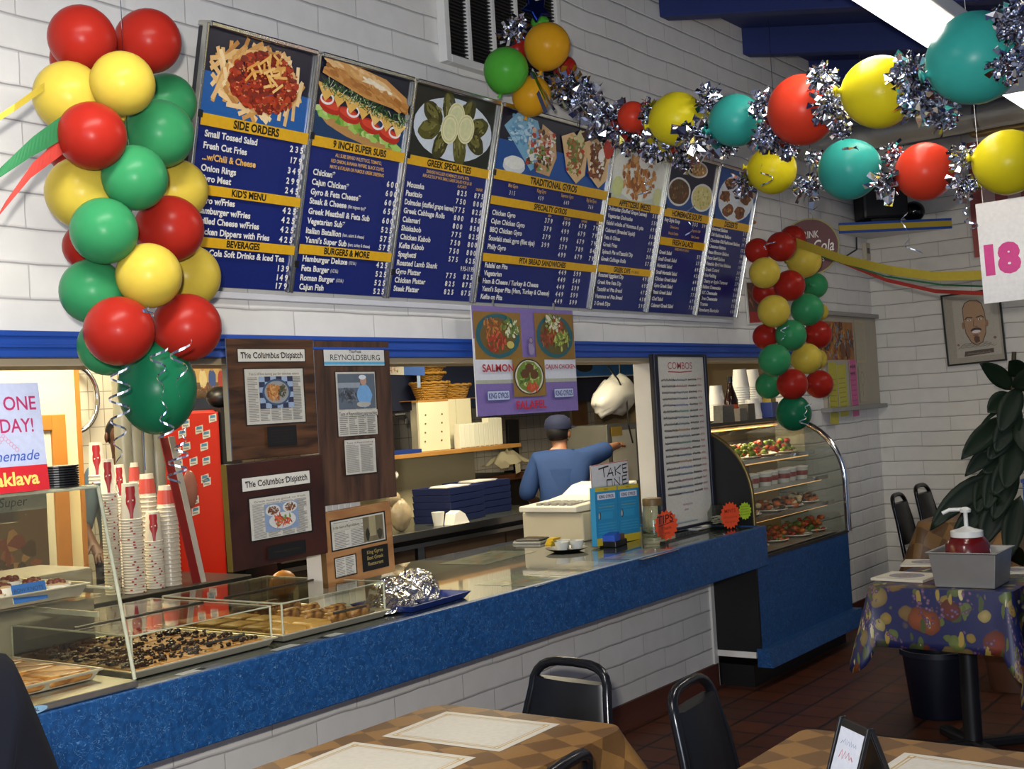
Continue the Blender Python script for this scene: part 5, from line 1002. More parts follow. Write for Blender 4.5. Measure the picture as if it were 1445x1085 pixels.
# upper tier with muffins
sheet_pan(1.55, 2.1, 3.03, 3.5, 1.155, 'aluminium tray of filled cups on the upper tier of the pastry case', .035)
single('tier_shelf', MB().box(1.52, 2.125, 3.02, 3.52, 1.147, 1.154), ACRYL, 'clear shelf carrying the upper tray of the pastry case', 'shelf')
def muffin(x, y, lab):
    t = thing('muffin', lab, 'muffin', (x, y, 1.159), group='filled cups on the upper tray')
    obj('paper_cup', MB().lathe([(.026, 0), (.037, .032), (.036, .032), (.03, .028)], 18), PAPER, t, smooth=50); b = MB()
    for k in range(14): a, r = rnd.uniform(0, 6.28), rnd.uniform(0, .022); b.ball((r * math.cos(a), r * math.sin(a), .033 + rnd.uniform(0, .006)), rnd.uniform(.007, .012), 8, 6)
    obj('topping', b, M('brown_nut_topping', '#6a3420', .5, var=.3, scale=60), t, smooth=180); obj('filling', MB().ball((0, 0, .027), (.033, .033, .012), 16, 8), M('cream_filling', '#b99a72', .6), t, smooth=180); return t
mf = None
for i in range(5):
    for j in range(3):
        lab = 'white paper cup with brown nut topping on the upper tray of the pastry case'
        if mf is None: mf = muffin(1.64 + .1 * i, 3.1 + .12 * j, lab)
        else: dup(mf, (1.64 + .1 * i, 3.1 + .12 * j, 1.159), rnd.uniform(0, 6))
m = frame((1.865, 3.035, 1.165), (1, .05, 0), (0, .25, 1)); t = hung('price_card', 'small blue price card on the upper tray of the pastry case', 'card', m)
a = Art(); a.rect(0, 0, .105, .05, '#2a5a98'); a.text('BOW KNOTS', .052, .028, .011, '#16243e', 'C', fit=.09); a.text('Custom Cup', .052, .012, .008, '#16243e', 'C'); obj('printed_sheet', a, PRINT, t); obj('card', MB().box(0, .105, .0005, .002, 0, .05), PAPER, t)
# black lids on the case, dark goods seen through it
tl = MB(); q = aZ(94, 693, 1.462)
for k in range(9): tl.lathe([(.058, 0), (.06, .004), (.06, .007)], 28, (0, 0, k * .0072))
t = thing('lid_stack', 'stack of black plastic lids on the pastry case beside the sign', 'lids', (2.035, 3.075, 1.4615)); lids = [obj('lid', MB().lathe([(.06, 0), (.062, .002), (.062, .0055), (.0, .006)], 28, (0, 0, k * .0068)), BLACKP, t) for k in range(9)]

# ================================================================== covered pans
GOLD = M('crumb_crust', '#b07c3c', .55, var=.25, scale=40); CHOC = M('chocolate_topping', '#2a170d', .35, var=.3, scale=50); CUST = M('custard_pastry', '#b98f4a', .45, var=.25, scale=30)
def cover(x0, x1, y0, y1, z, h, label):
    t = thing('pan_cover', label, 'cover', ((x0 + x1) / 2, (y0 + y1) / 2, z), group='clear covers over the pans'); w_, d = (x1 - x0) / 2, (y1 - y0) / 2
    obj('top_pane', MB().box(-w_, w_, -d, d, h, h + .004), ACRYL, t)
    for n_, B in (('front_pane', (-w_, w_, -d, -d + .003)), ('back_pane', (-w_, w_, d - .003, d)), ('side_pane', (-w_, -w_ + .003, -d + .0032, d - .0032)), ('side_pane', (w_ - .003, w_, -d + .0032, d - .0032))): obj(n_, MB().box(*B, 0, h - .0005), ACRYL, t)
    e = MB()
    for sx in (-1, 1):
        for sy in (-1, 1): e.tube([(w_ * sx, d * sy, 0), (w_ * sx, d * sy, h)], .0035, 8)
    obj('corner_edge', e, MATS['frosted_edge'], t); r = MB()
    r.tube([(-w_, -d, h + .002), (w_, -d, h + .002), (w_, d, h + .002), (-w_, d, h + .002)], .0032, 6, True); obj('rim_edge', r, MATS['frosted_edge'], t)
    obj('hinge_bar', MB().tube([(-w_ + .02, 0, h + .006), (w_ - .02, 0, h + .006)], .004, 8), DARKST, t); obj('handle', MB().tube([(-.09 + w_ * .3, -d - .005, h * .3), (.07 + w_ * .3, -d - .005, h * .3)], .004, 8), DARKST, t); return t
sheet_pan(2.185, 2.745, 2.985, 3.62, .897, 'wide aluminium pan of chocolate topped squares under the left clear cover', .026)
cover(2.2, 2.73, 3.0, 3.6, .9235, .095, 'clear acrylic cover over the chocolate topped squares')
for i in range(5):
    for j in range(5):
        x, y = 2.26 + .1 * i, 3.06 + .118 * j; 
        t = thing('dessert_square', 'crumb square with a crushed chocolate topping in the left covered pan', 'pastry', (x, y, .9005), group='chocolate topped squares'); pc = MB().box(-.046, .046, -.054, .054, 0, .022); obj('crust', pc, GOLD, t, bevel=.006)
        b = MB()
        for k in range(rnd.choice((16, 30, 46))): r_ = rnd.choice((.004, .006, .011)) * rnd.uniform(.7, 1.2); b.ball((rnd.uniform(-.036, .036), rnd.uniform(-.044, .044), .021 + rnd.uniform(0, .012)), (r_, r_ * .8, r_ * .7), 6, 4)
        obj('topping', b, CHOC, t)
sheet_pan(2.765, 3.285, 2.985, 3.62, .897, 'wide aluminium pan of golden pastries under the right clear cover', .026)
cover(2.78, 3.27, 3.0, 3.6, .9235, .095, 'clear acrylic cover over the golden pastries')
for i in range(4):
    for j in range(5):
        x, y = 2.85 + .115 * i, 3.06 + .115 * j; roll = i >= 2
        if roll:
            b = MB(); b.tube([(-.045, 0, .02), (-.02, 0, .022), (.02, 0, .022), (.045, 0, .02)], [.016, .02, .02, .016], 14)
            for k in range(9): b.ball((-.04 + .01 * k, rnd.uniform(-.006, .006), .04), (.007, .016, .004), 8, 5)
            o = obj('pastry_roll', b, woodmat('nut_roll', '#5a3216', '#b98a4c', (30, 10, 40)) if 'nr' not in MATS else MATS['nr'], smooth=180); MATS['nr'] = o.data.materials[0]; o.location = (x, y, .9002); tag(o, 'nut rolled pastry at the right of the right covered pan', 'pastry', 'nut rolls in the covered pan')
        else: pastry('pastry_square', x, y, .9005, .1, .105, .04, CUST, 'golden custard square at the left of the right covered pan', 'pastry', 'custard squares in the covered pan')
# small cards lying along the counter edge
for (px, py, rot, lb) in ((262, 944, .1, 'pale card on the counter edge, leftmost under the chocolate pan'), (298, 938, .1, 'dark card on the counter edge below the chocolate pan'), (365, 908, .12, 'pale card on the counter edge between the two pans'), (420, 898, .1, 'dark blue card on the counter edge'), (452, 900 - 6, .1, 'pale card on the counter edge under the golden pastries')):
    q = aZ(px, py, .9); q.y = 2.93; a = Art(); a.rect(-.05, -.022, .05, .022, '#ccd2cd' if 'pale' in lb else '#2a3a58'); a.line([(-.05, -.02), (.05, -.02)], .004, '#c9cdc6')
    for k in range(3): a.scrib(-.04, .03, .008 - .01 * k, .005, '#56606a' if 'pale' in lb else '#7a8ab0', .0015)
    a.V = [(v[0], v[2], .0008 - v[1]) for v in a.V]; o = obj('price_card', a, COATED); o.location = (q.x, q.y, .8948); o.rotation_euler = (0, 0, rot); tag(o, lb, 'card', 'cards along the counter edge')
# foil covered platter on a blue tray
t = thing('serving_tray', 'dark blue serving tray under the foil on the counter', 'tray', (3.53, 3.1, .8948), math.radians(4))
b = MB(); V = []
for a_, c_, z_ in ((.14, .12, .004), (.16, .14, .026), (.166, .146, .026), (.145, .125, 0)): V += [(-a_ * 1.15, -c_, z_), (a_ * 1.15, -c_, z_), (a_ * 1.15, c_, z_), (-a_ * 1.15, c_, z_)]
b.add(V, [(0, 1, 2, 3), (15, 14, 13, 12)] + [(k * 4 + i, (k + 1) * 4 + i, (k + 1) * 4 + (i + 1) % 4, k * 4 + (i + 1) % 4) for k in range(3) for i in range(4)]); obj('tray_body', b, BLUEP, t, bevel=.003)
b = MB(); V = []
for cx, cy, rx, ry, rz_, tl in ((-.13, -.02, .12, .09, .06, .2), (0, .03, .13, .1, .1, -.1), (.12, .03, .11, .095, .108, .12)):
    q_ = MB(); q_.ball((0, 0, 0), (rx, ry, rz_), 26, 16); o0 = len(b.V)
    q_.V = [(cx + v[0] * (1 + rnd.uniform(-.1, .1)), cy + v[1] * (1 + rnd.uniform(-.1, .1)), max(0, v[2] * (1 + rnd.uniform(-.1, .1)) + v[0] * tl)) for v in q_.V]; b.add(q_.V, q_.F)
o = obj('foil_wrap', b, ALUF); o.location = (3.5, 3.12, .9); o.rotation_euler = (0, 0, .1); tag(o, 'mound of crinkled aluminium foil on the blue tray', 'foil'); 
# ================================================================== things on the counter by the register
def at_c(px, py, z=.8948): return aZ(px, py, z)
# register stand
q = at_c(800, 757); t = thing('cash_register', 'pale beige cash register on the counter by the worker', 'cash register', (5.69, 3.74, .8948), math.radians(-2))
obj('drawer_box', MB().box(-.26, .26, -.2, .2, 0, .15), M('beige_register', '#b9b199', .5), t, bevel=.008)
tp = MB(); tp.prism([(-.3, .155), (.3, .155), (.3, .275), (.2, .262), (.1, .215), (-.02, .2), (-.3, .185)], -.19, .19); obj('top_case', tp, M('white_register', '#cfccc0', .4), t, bevel=.006)
kb = MB()
for i in range(7):
    for j in range(5): kb.box(-.26 + i * .028, -.24 + i * .028, -.13 + j * .05, -.1 + j * .05, .185, .2)
obj('key_block', kb, M('grey_keys', '#8f8d86', .5), t)
# brochure holder with the sign behind it
m, w_, h = corner_frame([(836, 690), (899, 682), (907, 760), (845, 770)], 'Y', 3.3)
t = hung('brochure_holder', 'two rows of bright blue brochures standing in a holder', 'brochures', m)
for k in range(2):
    for r in range(1):
        a = Art(); x0 = k * w_ / 2 + .004; x1 = x0 + w_ / 2 - .008; a.rect(x0, 0, x1, h, '#1f86b8'); a.rect(x0, 0, x1, h * .13, '#c9b22c'); a.rect(x0, h * .93, x1, h * 1.0, '#c9b22c'); a.text('MENU', (x0 + x1) / 2, h * .945, h * .035, '#5a4c12', 'C')
        cx = (x0 + x1) / 2; a.rect(x0 + .02, h * .79, x1 - .02, h * .89, '#d4d9e2'); a.text('KING GYROS', cx, h * .81, h * .055, '#1c2c66', 'C', fit=(x1 - x0) * .66, bold=.03)
        for q in range(3): a.scrib(x0 + .03, x1 - .03, h * (.7 - q * .05), h * .02, '#4aa6cc' if q != 1 else '#9ab06a', .0025)
        a.rect(x0 + .03, h * .45, x1 - .05, h * .57, '#2a94c4'); a.blob(x0 + .035, h * .51, .012, .02, '#3a2a22', 10, .1); a.blob(x0 + .03, h * .51, .008, .016, '#b9b4b0', 10, .1)
        for q in range(4): a.scrib(x0 + .02, x1 - .02, h * (.36 - q * .05), h * .02, '#57b0d4', .002)
        obj('brochure_front', a, PRINT, t); obj('brochure_pack', MB().box(x0, x1, .0008, .03, 0, h), M('brochure_blue', '#1f7fb0', .5), t)
obj('holder', MB().box(-.005, w_ + .005, .0305, .034, -.004, h * 1.02).box(-.005, w_ + .005, -.004, .0305, -.006, -.002), ACRYL, t)
m, w_, h = corner_frame([(831, 658), (885, 649), (889, 690), (838, 700)], 'Y', 3.36); h2 = .1
t = hung('take_one_sign', 'white handwritten take one sign rising behind the brochures', 'sign', m)
a = Art(); a.rect(0, -h2, w_, h, '#b8464c'); a.rect(.004, -h2, w_ - .002, h - .004, '#d3d1d2')
def brush(P, t_=.008): a.line([(w_ * x, h * (.55 + (z - .5) * .78 if z > .45 else .18 + (z - .02) * .8)) for x, z in P], t_, '#14161a')
for P in ([(.2, .88), (.47, .95)], [(.33, .9), (.34, .5)], [(.42, .5), (.52, .85), (.58, .48)], [(.44, .62), (.58, .64)], [(.64, .88), (.64, .5)], [(.8, .9), (.64, .7), (.78, .52)], [(.97, .92), (.84, .9), (.85, .56), (.97, .56)], [(.85, .74), (.95, .75)],
          [(.4, .36), (.4, .04)], [(.4, .36), (.54, .34), (.54, .05), (.4, .04)], [(.6, .02), (.6, .36), (.74, .06), (.74, .4)], [(.95, .42), (.82, .4), (.82, .06), (.96, .08)], [(.82, .24), (.93, .25)]): brush(P)
obj('written_face', a, PRINT, t); obj('card', MB().box(0, w_, .001, .004, -h2, h), WHITE, t)
# tip jar and candy jar with starburst stickers
def burst(a, cx, cz, r, c, n=16):
    P = [(cx + (r if k % 2 else r * .82) * math.cos(PI * k / n), cz + (r if k % 2 else r * .82) * math.sin(PI * k / n)) for k in range(2 * n)]; a.poly(P, c)
def jar(px, py, rad, h, label, fill, lid):
    q = aY(922, 735, 3.12) if px < 1000 else aX(1021, 736, 6.1); t = thing('glass_jar', label, 'jar', (q.x, q.y, .8948), group='glass jars by the combos board')
    obj('glass_body', MB().lathe([(rad * .9, .002), (rad, .02), (rad, h * .7), (rad * .8, h * .88), (rad * .75, h), (rad * .72, h), (rad * .77, h * .87), (rad * .96, h * .7), (rad * .96, .022), (.0001, .012)], 28), GLASS, t, smooth=50)
    if lid: obj('lid', MB().lathe([(rad * .8, h), (rad * .8, h + .03), (rad * .74, h + .036)], 28), lid, t, smooth=40)
    b = MB()
    for k in range(40): a_, r = rnd.uniform(0, 6.28), rad * .7 * rnd.random() ** .5; b.cbox((r * math.cos(a_), r * math.sin(a_), .03 + rnd.uniform(0, h * .3)), (.025, .02, .004), Matrix.Rotation(0, 4, 'X'))
    obj('contents', b, fill, t); return t, q
t, q = jar(925, 752, .062, .19, 'glass jar with a brown lid and an orange starburst tips sticker', M('dollar_green', '#8a8a68', .7), M('brown_lid', '#5c4620', .5))
a = Art(); burst(a, 0, 0, .078, '#d8481e'); a.text('TIPS', .0, .012, .04, '#3a140c', 'C', shear=.15, bold=.01); a.line([(-.05, .002), (.05, .01)], .004, '#3a140c'); a.text('Thank', 0, -.022, .018, '#5a1c0c', 'C', bold=.0); a.text('you', 0, -.045, .016, '#5a1c0c', 'C')
b_ = obj('sticker', a, PRINT, t); b_.location = (.01, -.066, .09); b_.rotation_euler = (0, -.1, math.radians(-22))
t, q = jar(1030, 742, .085, .13, 'wide glass jar with orange and lime starburst stickers at the counter end', M('wrapped_candy', '#b9b0a0', .4), None)
a = Art(); burst(a, -.04, 0, .075, '#d8481e', 18); a.text('MINTS', -.04, .015, .02, '#7a1c0c', 'C', bold=.01); a.scrib(-.09, .01, -.015, .014, '#8a240c', .003); a.scrib(-.08, .0, -.04, .014, '#8a240c', .003)
b_ = obj('sticker', a, PRINT, t); b_.location = (-.03, -.09, .075); b_.rotation_euler = (0, 0, math.radians(-20))
a = Art(); burst(a, 0, 0, .05, '#9fbc24', 14); 
for k in range(4): a.scrib(-.03, .03, .02 - .014 * k, .009, '#2c3c10', .002)
b_ = obj('sticker', a, PRINT, t); b_.location = (.075, -.095, .085); b_.rotation_euler = (0, 0, math.radians(-20))
# saucers with sauce cups, pad, card holder, napkin
q = at_c(800, 778); t = thing('sauce_dish', 'small black dish holding clear sauce cups on the counter', 'dish', (q.x, q.y, .8948)); t.scale = (1.2, 1.2, 1.35); obj('plate', MB().lathe([(.05, 0), (.085, .012), (.088, .014), (.06, .006), (.0001, .004)], 28), BLACKP, t, smooth=40)
for dx, dy in ((-.035, 0), (.03, -.03), (.03, .035)):
    c = obj('sauce_cup', MB().lathe([(.022, .0), (.03, .03), (.029, .03), (.021, .003)], 18), M('clear_poly', '#c9cac2', .25), t, smooth=40); c.location = (dx, dy, .008)
    c2 = obj('cup_fill', MB().lathe([(.0001, .02), (.026, .02)], 18), M('white_sauce', '#d6d2c0', .4), c)
q = at_c(793, 768); b = MB()
for k in range(8): b.box(q.x - .04 + .004 * k, q.x + .03 + .004 * k, q.y - .02 + rnd.uniform(-.01, .01) + .06, q.y + .02 + .06, .8952 + .004 * k, .8986 + .004 * k)
single('yellow_packets', b, M('yellow_packet', '#c8a828', .4), 'small pile of yellow packets behind the sauce dish', 'packets')
q = at_c(756, 764); t = thing('order_pad', 'dark tablet shaped pad lying on the counter before the register', 'pad', (q.x, q.y, .8948), .2); obj('pad_base', MB().box(-.12, .12, -.08, .08, 0, .012), M('silver_pad', '#8d8e8c', .4), t, bevel=.003); obj('pad_face', MB().box(-.11, .11, -.07, .07, .0121, .022), BLACKP, t, bevel=.004); obj('pad_print', MB().box(-.06, .05, -.04, .04, .0221, .0226), M('pad_brown_print', '#5a4634', .5, var=.4, scale=80), t)
q = at_c(858, 770); t = thing('card_holder', 'blue and black business card holder before the brochures', 'card holder', (q.x, q.y - .03, .8948), .15); obj('holder_base', MB().box(-.07, .08, -.045, .045, 0, .03), BLACKP, t, bevel=.004); cp = MB().prism([(-.07, .03), (.0, .03), (.0, .07), (-.07, .06)], -.04, .03); obj('card_back', cp, M('bright_blue_plastic', '#2c56b8', .4), t); obj('cards', MB().box(.005, .07, -.035, .03, .0301, .055), M('card_brown_print', '#6a4a34', .5, var=.4, scale=60), t)
q = at_c(985, 744); single('receipt_papers', MB().box(q.x - .1, q.x + .07, q.y - .05, q.y + .03, .8953, .9).box(q.x - .02, q.x + .1, q.y - .01, q.y + .05, .9, .905), PAPER, 'loose white papers on the counter before the combos board', 'papers')
q = at_c(992, 738); cu_ = MB().box(q.x - .03, q.x + .03, q.y, q.y + .003, .906, .975); single('small_card', cu_, PAPER, 'little white card standing against the combos board', 'card')
# ================================================================== curved glass display case at the right end
t = thing('display_case', 'curved glass refrigerated display case with a blue base at the counter end', 'display case', (6.935, 3.45, 0))
hx, yf, yb = .675, -.475, .2
def arc(dy=0, n=12, r=.38, z0=1.03, rz=.40):
    return [(yf + r - (r - dy) * math.cos(PI / 2 * k / n), z0 + (rz - dy) * math.sin(PI / 2 * k / n)) for k in range(n + 1)]
PROF = [(yf, .71)] + arc() + [(yb, 1.43)]
# profiles run in Y-Z, so build them in X-Z and turn them a quarter
RQ = Matrix.Rotation(PI / 2, 4, 'Z')
obj('base_cabinet', MB().box(-hx, hx, yf, yb, .2, .7), LAM, t, bevel=.004)
kick = MB(); kick.prism([(yf - .07, .12), (yf - .05, .22), (yf + .02, .22), (yf + .02, .12)], -hx - .02, hx + .03, RQ); obj('kick_board', kick, LAM, t)
obj('plinth', MB().box(-hx, hx, yf + .06, yb, 0, .12), BLACKP, t)
poly = [(yb, .2)] + [(yf, .2)] + PROF
def epanel(x0, x1): 
    e = MB(); e.prism([(y, z) for y, z in poly], -x1, -x0, RQ); return e
obj('end_panel', epanel(-hx - .022, -hx - .001), BLACKP, t)
obj('white_edge_strip', MB().box(-hx - .023, -hx + .02, yf + .03, yb, .165, .1985), WHITE, t)
ea = MB(); ea.tube([(hx + .01, y, z) for y, z in PROF[:-1]], .02, 10); obj('steel_arch', ea, CHROME, t, smooth=60)
eb = MB(); eb.tube([(-hx - .012, y - .004, z + .002) for y, z in PROF[:-1]], .012, 8); obj('black_arch', eb, M('gold_trim', '#6a5a34', .35, .7), t, smooth=60)
gp = MB(); n = len(PROF) - 1; V = []
for y, z in PROF[:-1]: V += [(-hx, y, z), (hx - .01, y, z)]
gp.add(V, [(2 * k, 2 * k + 1, 2 * k + 3, 2 * k + 2) for k in range(n - 1)]); obj('curved_glass', gp, GLASS, t, smooth=180)
side = MB(); side.prism([(yb, .71)] + PROF, -hx - .004, -hx, RQ); obj('side_glass', side, GLASS, t)
obj('top_board', MB().box(-hx - .02, hx + .02, yf + .38, yb, 1.431, 1.455), M('dark_steel_top', '#3a3733', .3, .6), t, bevel=.004)
obj('back_panel', MB().box(-hx, hx, yb - .02, yb, .7, 1.43), M('case_back_steel', '#6a6458', .4, .7), t)
obj('sill_trim', MB().box(-hx, hx, yf - .006, yf + .01, .7, .715), DARKST, t)
WIRE = M('case_shelf_glass', '#a9a294', .25, .3)
WARM = M('warm_case_lamp', '#ffc27a', .4, emit=.8, var=0)
LV = [.72, .9, 1.06, 1.22]
for i, z in enumerate(LV):
    d = (-.43, -.40, -.37, -.29)[i]; obj('shelf', MB().box(-hx + .01, hx - .02, d, yb - .03, z - .008, z), WIRE, t, bevel=.002)
    if i: 
        obj('shelf_lamp', MB().tube([(-hx + .05, d + .03, z - .016), (hx - .06, d + .03, z - .016)], .007, 8), WARM, t); obj('shelf_lip', MB().box(-hx + .01, hx - .02, d - .004, d - .0005, z - .012, z + .012), CHROME, t)
obj('top_lamp', MB().tube([(-hx + .05, -.06, 1.408), (hx - .06, -.06, 1.408)], .009, 8), WARM, t)
l = area('display_case_light', (6.93, 3.4, 1.405), (6.93, 3.3, .7), 1.1, .06, 10, (1, .72, .4))
VEG = [M('veg_' + n, c, .45, var=.3, scale=40) for n, c in (('red', '#a03018'), ('green', '#4e6a22'), ('orange', '#b8602a'), ('cream', '#c9b98e'), ('dark', '#3a2416'), ('leaf', '#6a8a34'))]
def plate_of(x, y, z, rx, cols, lab, h=.035, n=44):
    t = thing('food_plate', lab, 'plate', (x, y, z), group='plates of food in the display case')
    obj('plate', MB().lathe([(rx * .6, 0), (rx, .014), (rx * .98, .018), (rx * .6, .006), (.0001, .005)], 24), M('white_china', '#d6d2c8', .3), t, smooth=40)
    b = MB()
    for k in range(n): b.mi = rnd.randrange(len(cols)); a, r = rnd.uniform(0, 6.28), rx * .85 * rnd.random() ** .5; s_ = rx * rnd.uniform(.14, .26); b.ball((r * math.cos(a), r * math.sin(a), .012 + rnd.uniform(0, h)), (s_, s_ * .8, s_ * .6), 8, 6)
    obj('food', b, [VEG[c] for c in cols], t, smooth=180); return t
NM = [('plate of red and green salad', (0, 1, 5)), ('plate of cream pastries', (3, 2, 4)), ('plate of orange and dark pieces', (2, 4, 0))]
for sh, (z, y0, nx) in enumerate(((.72, 3.16, 5), (.9, 3.2, 5), (1.22, 3.32, 5))):
    for k in range(nx):
        x = 6.36 + 1.12 * k / (nx - 1); c = ((0, 1, 2), (3, 2, 4), (0, 1, 5))[sh]; w_ = ('on the case floor', 'on the middle case shelf', 'on the top case shelf')[sh]; p = ('first from its left end', 'second from its left end', 'halfway along', 'second from its right end', 'at its right end')[k]
        plate_of(x, y0 + rnd.uniform(-.02, .03), z, .105, c, '%s plate %s, %s' % (('vegetable', 'cream pastry', 'green and red salad')[sh], w_, p), .075 if sh != 1 else .05)
for k in range(9):
    x = 6.33 + .135 * k; t2 = thing('dessert_cup', 'clear cup of red and white dessert on the third shelf of the display case', 'dessert', (x, 3.18 + .02 * (k % 2), 1.06), group='dessert cups in the display case')
    obj('cup', MB().lathe([(.036, 0), (.045, .075), (.0445, .075), (.035, .004)], 18), M('clear_poly', '#c9cac2', .25), t2, smooth=40); obj('lid', MB().lathe([(.046, .0755), (.046, .082), (.0001, .088)], 18), PAPER, t2); obj('band', MB().lathe([(.0405, .025), (.0435, .055)], 18), M('berry_red', '#8a2a24', .4), t2)
# things on the case
def cupstack(x, y, z, n, label, r=.042, h=.11, pitch=.014, mat=None, group='white foam cup stacks on the display case'):
    g = None
    for k in range(n):
        lb = label if k < n - 1 else label.replace('nested in', 'on top of')
        if g is None: 
            o = obj('foam_cup', MB().lathe([(r, 0), (r * 1.04, .004), (r, .01), (r * .76, h), (.0001, h)], 22), mat or M('white_foam', '#dedbd2', .6), smooth=40); g = o
        else: o = g.copy(); COL.objects.link(o)
        o.location = (x, y, z + k * pitch); tag(o, lb, 'cup', group)
cx_ = lambda px, Y: aY(px, 575, Y).x
cupstack(cx_(1012, 3.55), 3.55, 1.456, 14, 'white foam cup nested in the short stack left of the bottle', .05, .12, .008); cupstack(cx_(1047, 3.52), 3.52, 1.456, 14, 'white foam cup nested in the tall stack right of the bottle', .055, .12, .0155); cupstack(cx_(1064, 3.57), 3.57, 1.456, 14, 'white foam cup nested in the tall stack nearest the right column', .055, .12, .0155); cupstack(cx_(1062, 3.4), 3.4, 1.456, 3, 'white foam cup nested in the low stack before the tall ones', .055, .1, .012)
t = thing('sauce_bottle', 'dark brown bottle with an orange label on the display case', 'bottle', (cx_(1032, 3.42), 3.42, 1.456))
obj('bottle_glass', MB().lathe([(.03, 0), (.045, .006), (.047, .06), (.043, .13), (.024, .19), (.016, .22), (.016, .24)], 22), M('brown_bottle', '#24120c', .12), t, smooth=50); obj('label', MB().lathe([(.0475, .03), (.0478, .06), (.0455, .1)], 22), M('orange_label', '#a8441c', .5), t, smooth=50); obj('cap', MB().lathe([(.018, .24), (.018, .272), (.0001, .274)], 16), BLACKP, t)
for x, w_, h_, c, lb in ((cx_(1008, 3.36), .16, .1, '#5a564e', 'grey tent card on the display case beside the combos board'), (cx_(1042, 3.3), .1, .075, '#6a6256', 'small printed card box right of the bottle'), (cx_(1054, 3.3), .1, .1, '#4a4438', 'dark printed flyer rack on the display case')):
    b = MB(); b.prism([(-w_ / 2, 0), (w_ / 2, 0), (w_ / 2 * .9, h_), (-w_ / 2 * .9, h_)], -.03, .03); o = single('counter_card', b, M('card_' + c[1:], c, .6, var=.4, scale=70), lb, 'card'); o.location = (x, 3.4 if x < 6.3 else 3.3, 1.456)
t = thing('card_box', 'small blue box of cards at the right end on the display case', 'box', (cx_(1086, 3.38), 3.38, 1.456)); obj('box_body', MB().box(-.05, .05, -.04, .04, 0, .1), BLUEP, t, bevel=.003); obj('cards', MB().box(-.04, .04, -.03, .03, .1, .125), M('card_yellow', '#a8923a', .5), t)
single('loose_cable', MB().tube([(6.35, 3.44, 1.462), (6.5, 3.385, 1.462), (6.62, 3.38, 1.462), (6.7, 3.39, 1.462)], .005), BLACKP, 'dark cable lying on the front of the display case', 'cable')

# ================================================================== kitchen
WOODE = M('shelf_edge_wood', '#a5763a', .5, var=.2); OFFW = M('off_white_board', '#d9d2b2', .5, var=.03); DKWOOD = M('dark_cabinet', '#3a2c20', .5, var=.2)
# work counter
e0, e1 = aZ(556.6, 755, .9), aZ(756, 720.8, .9)
t = thing('work_counter', 'dark work counter with a steel edge behind the service counter', 'counter', (6.0, 4.95, 0))
obj('work_top', MB().box(-1.4, 1.4, 0, .75, .86, .9), M('dark_stone_top', '#3c3f3a', .2, var=.2), t); obj('steel_edge', MB().box(-1.4, 1.4, -.012, 0, .855, .902), STEEL, t, bevel=.003); obj('lower_rail', MB().box(-1.4, 1.4, -.004, .0, .8, .825), STEEL, t)
for x0, x1 in ((-1.39, -.3), (-.2, .62), (.64, 1.39)): obj('cabinet_door', MB().box(x0, x1, .01, .03, .06, .8), DKWOOD, t)
obj('cabinet_body', MB().box(-1.4, 1.4, .03, .74, .0, .859), BLACKP, t); obj('door_post', MB().box(-.28, -.22, .0, .03, .0, .8), STEEL, t)
# beige partition with the ticket shelf
px0, px1 = 5.45, 6.56
t = thing('partition', 'beige half height partition with a wooden shelf edge behind the work counter', 'partition', (px0, 5.72, .0)); wz = 1.232
obj('panel', MB().box(0, px1 - px0 + .75, 0, .05, 0, wz + .09), M('beige_panel', '#b7ab86', .55, var=.03), t); obj('shelf_edge', MB().box(-.02, px1 - px0 + 1.0, -.26, .06, wz + .09, wz + .12), WOODE, t, bevel=.004)
SHZ = wz + .121
ps = lambda x, y, Y: aY(x, y, Y)
def boardbox(pts, Y, dep, mat, name, label, cat):
    TL, TR, BR, BL = [aY(x, y, Y) for x, y in pts]; x0 = (TL.x + BL.x) / 2; x1 = (TR.x + BR.x) / 2; z1 = max(TL.z, TR.z)
    return x0, x1, z1
x0, x1, z1 = boardbox([(588, 572), (632, 566), (636, 628), (596, 633)], 5.55, 0, 0, 0, 0, 0)
t = thing('pegboard', 'white drilled board standing on the kitchen shelf, on the left', 'board', (x0, 5.55, SHZ)); h_ = z1 - SHZ; w_ = x1 - x0
obj('board', MB().box(0, w_, 0, .02, 0, h_), OFFW, t, bevel=.002); b = MB()
for fx in (.15, .7):
    for k in range(4): b.lathe([(.006, 0), (.006, .004)], 8, M=Matrix.Translation((w_ * (fx + .02 * k), -.001, h_ * (.2 + .18 * k))) @ Matrix.Rotation(PI / 2, 4, 'X'))
obj('screw', b, M('brass_screw', '#7a6a4a', .4, .6), t); obj('wood_top', MB().box(0, w_, .0, .06, h_ + .0005, h_ + .015), WOODE, t)
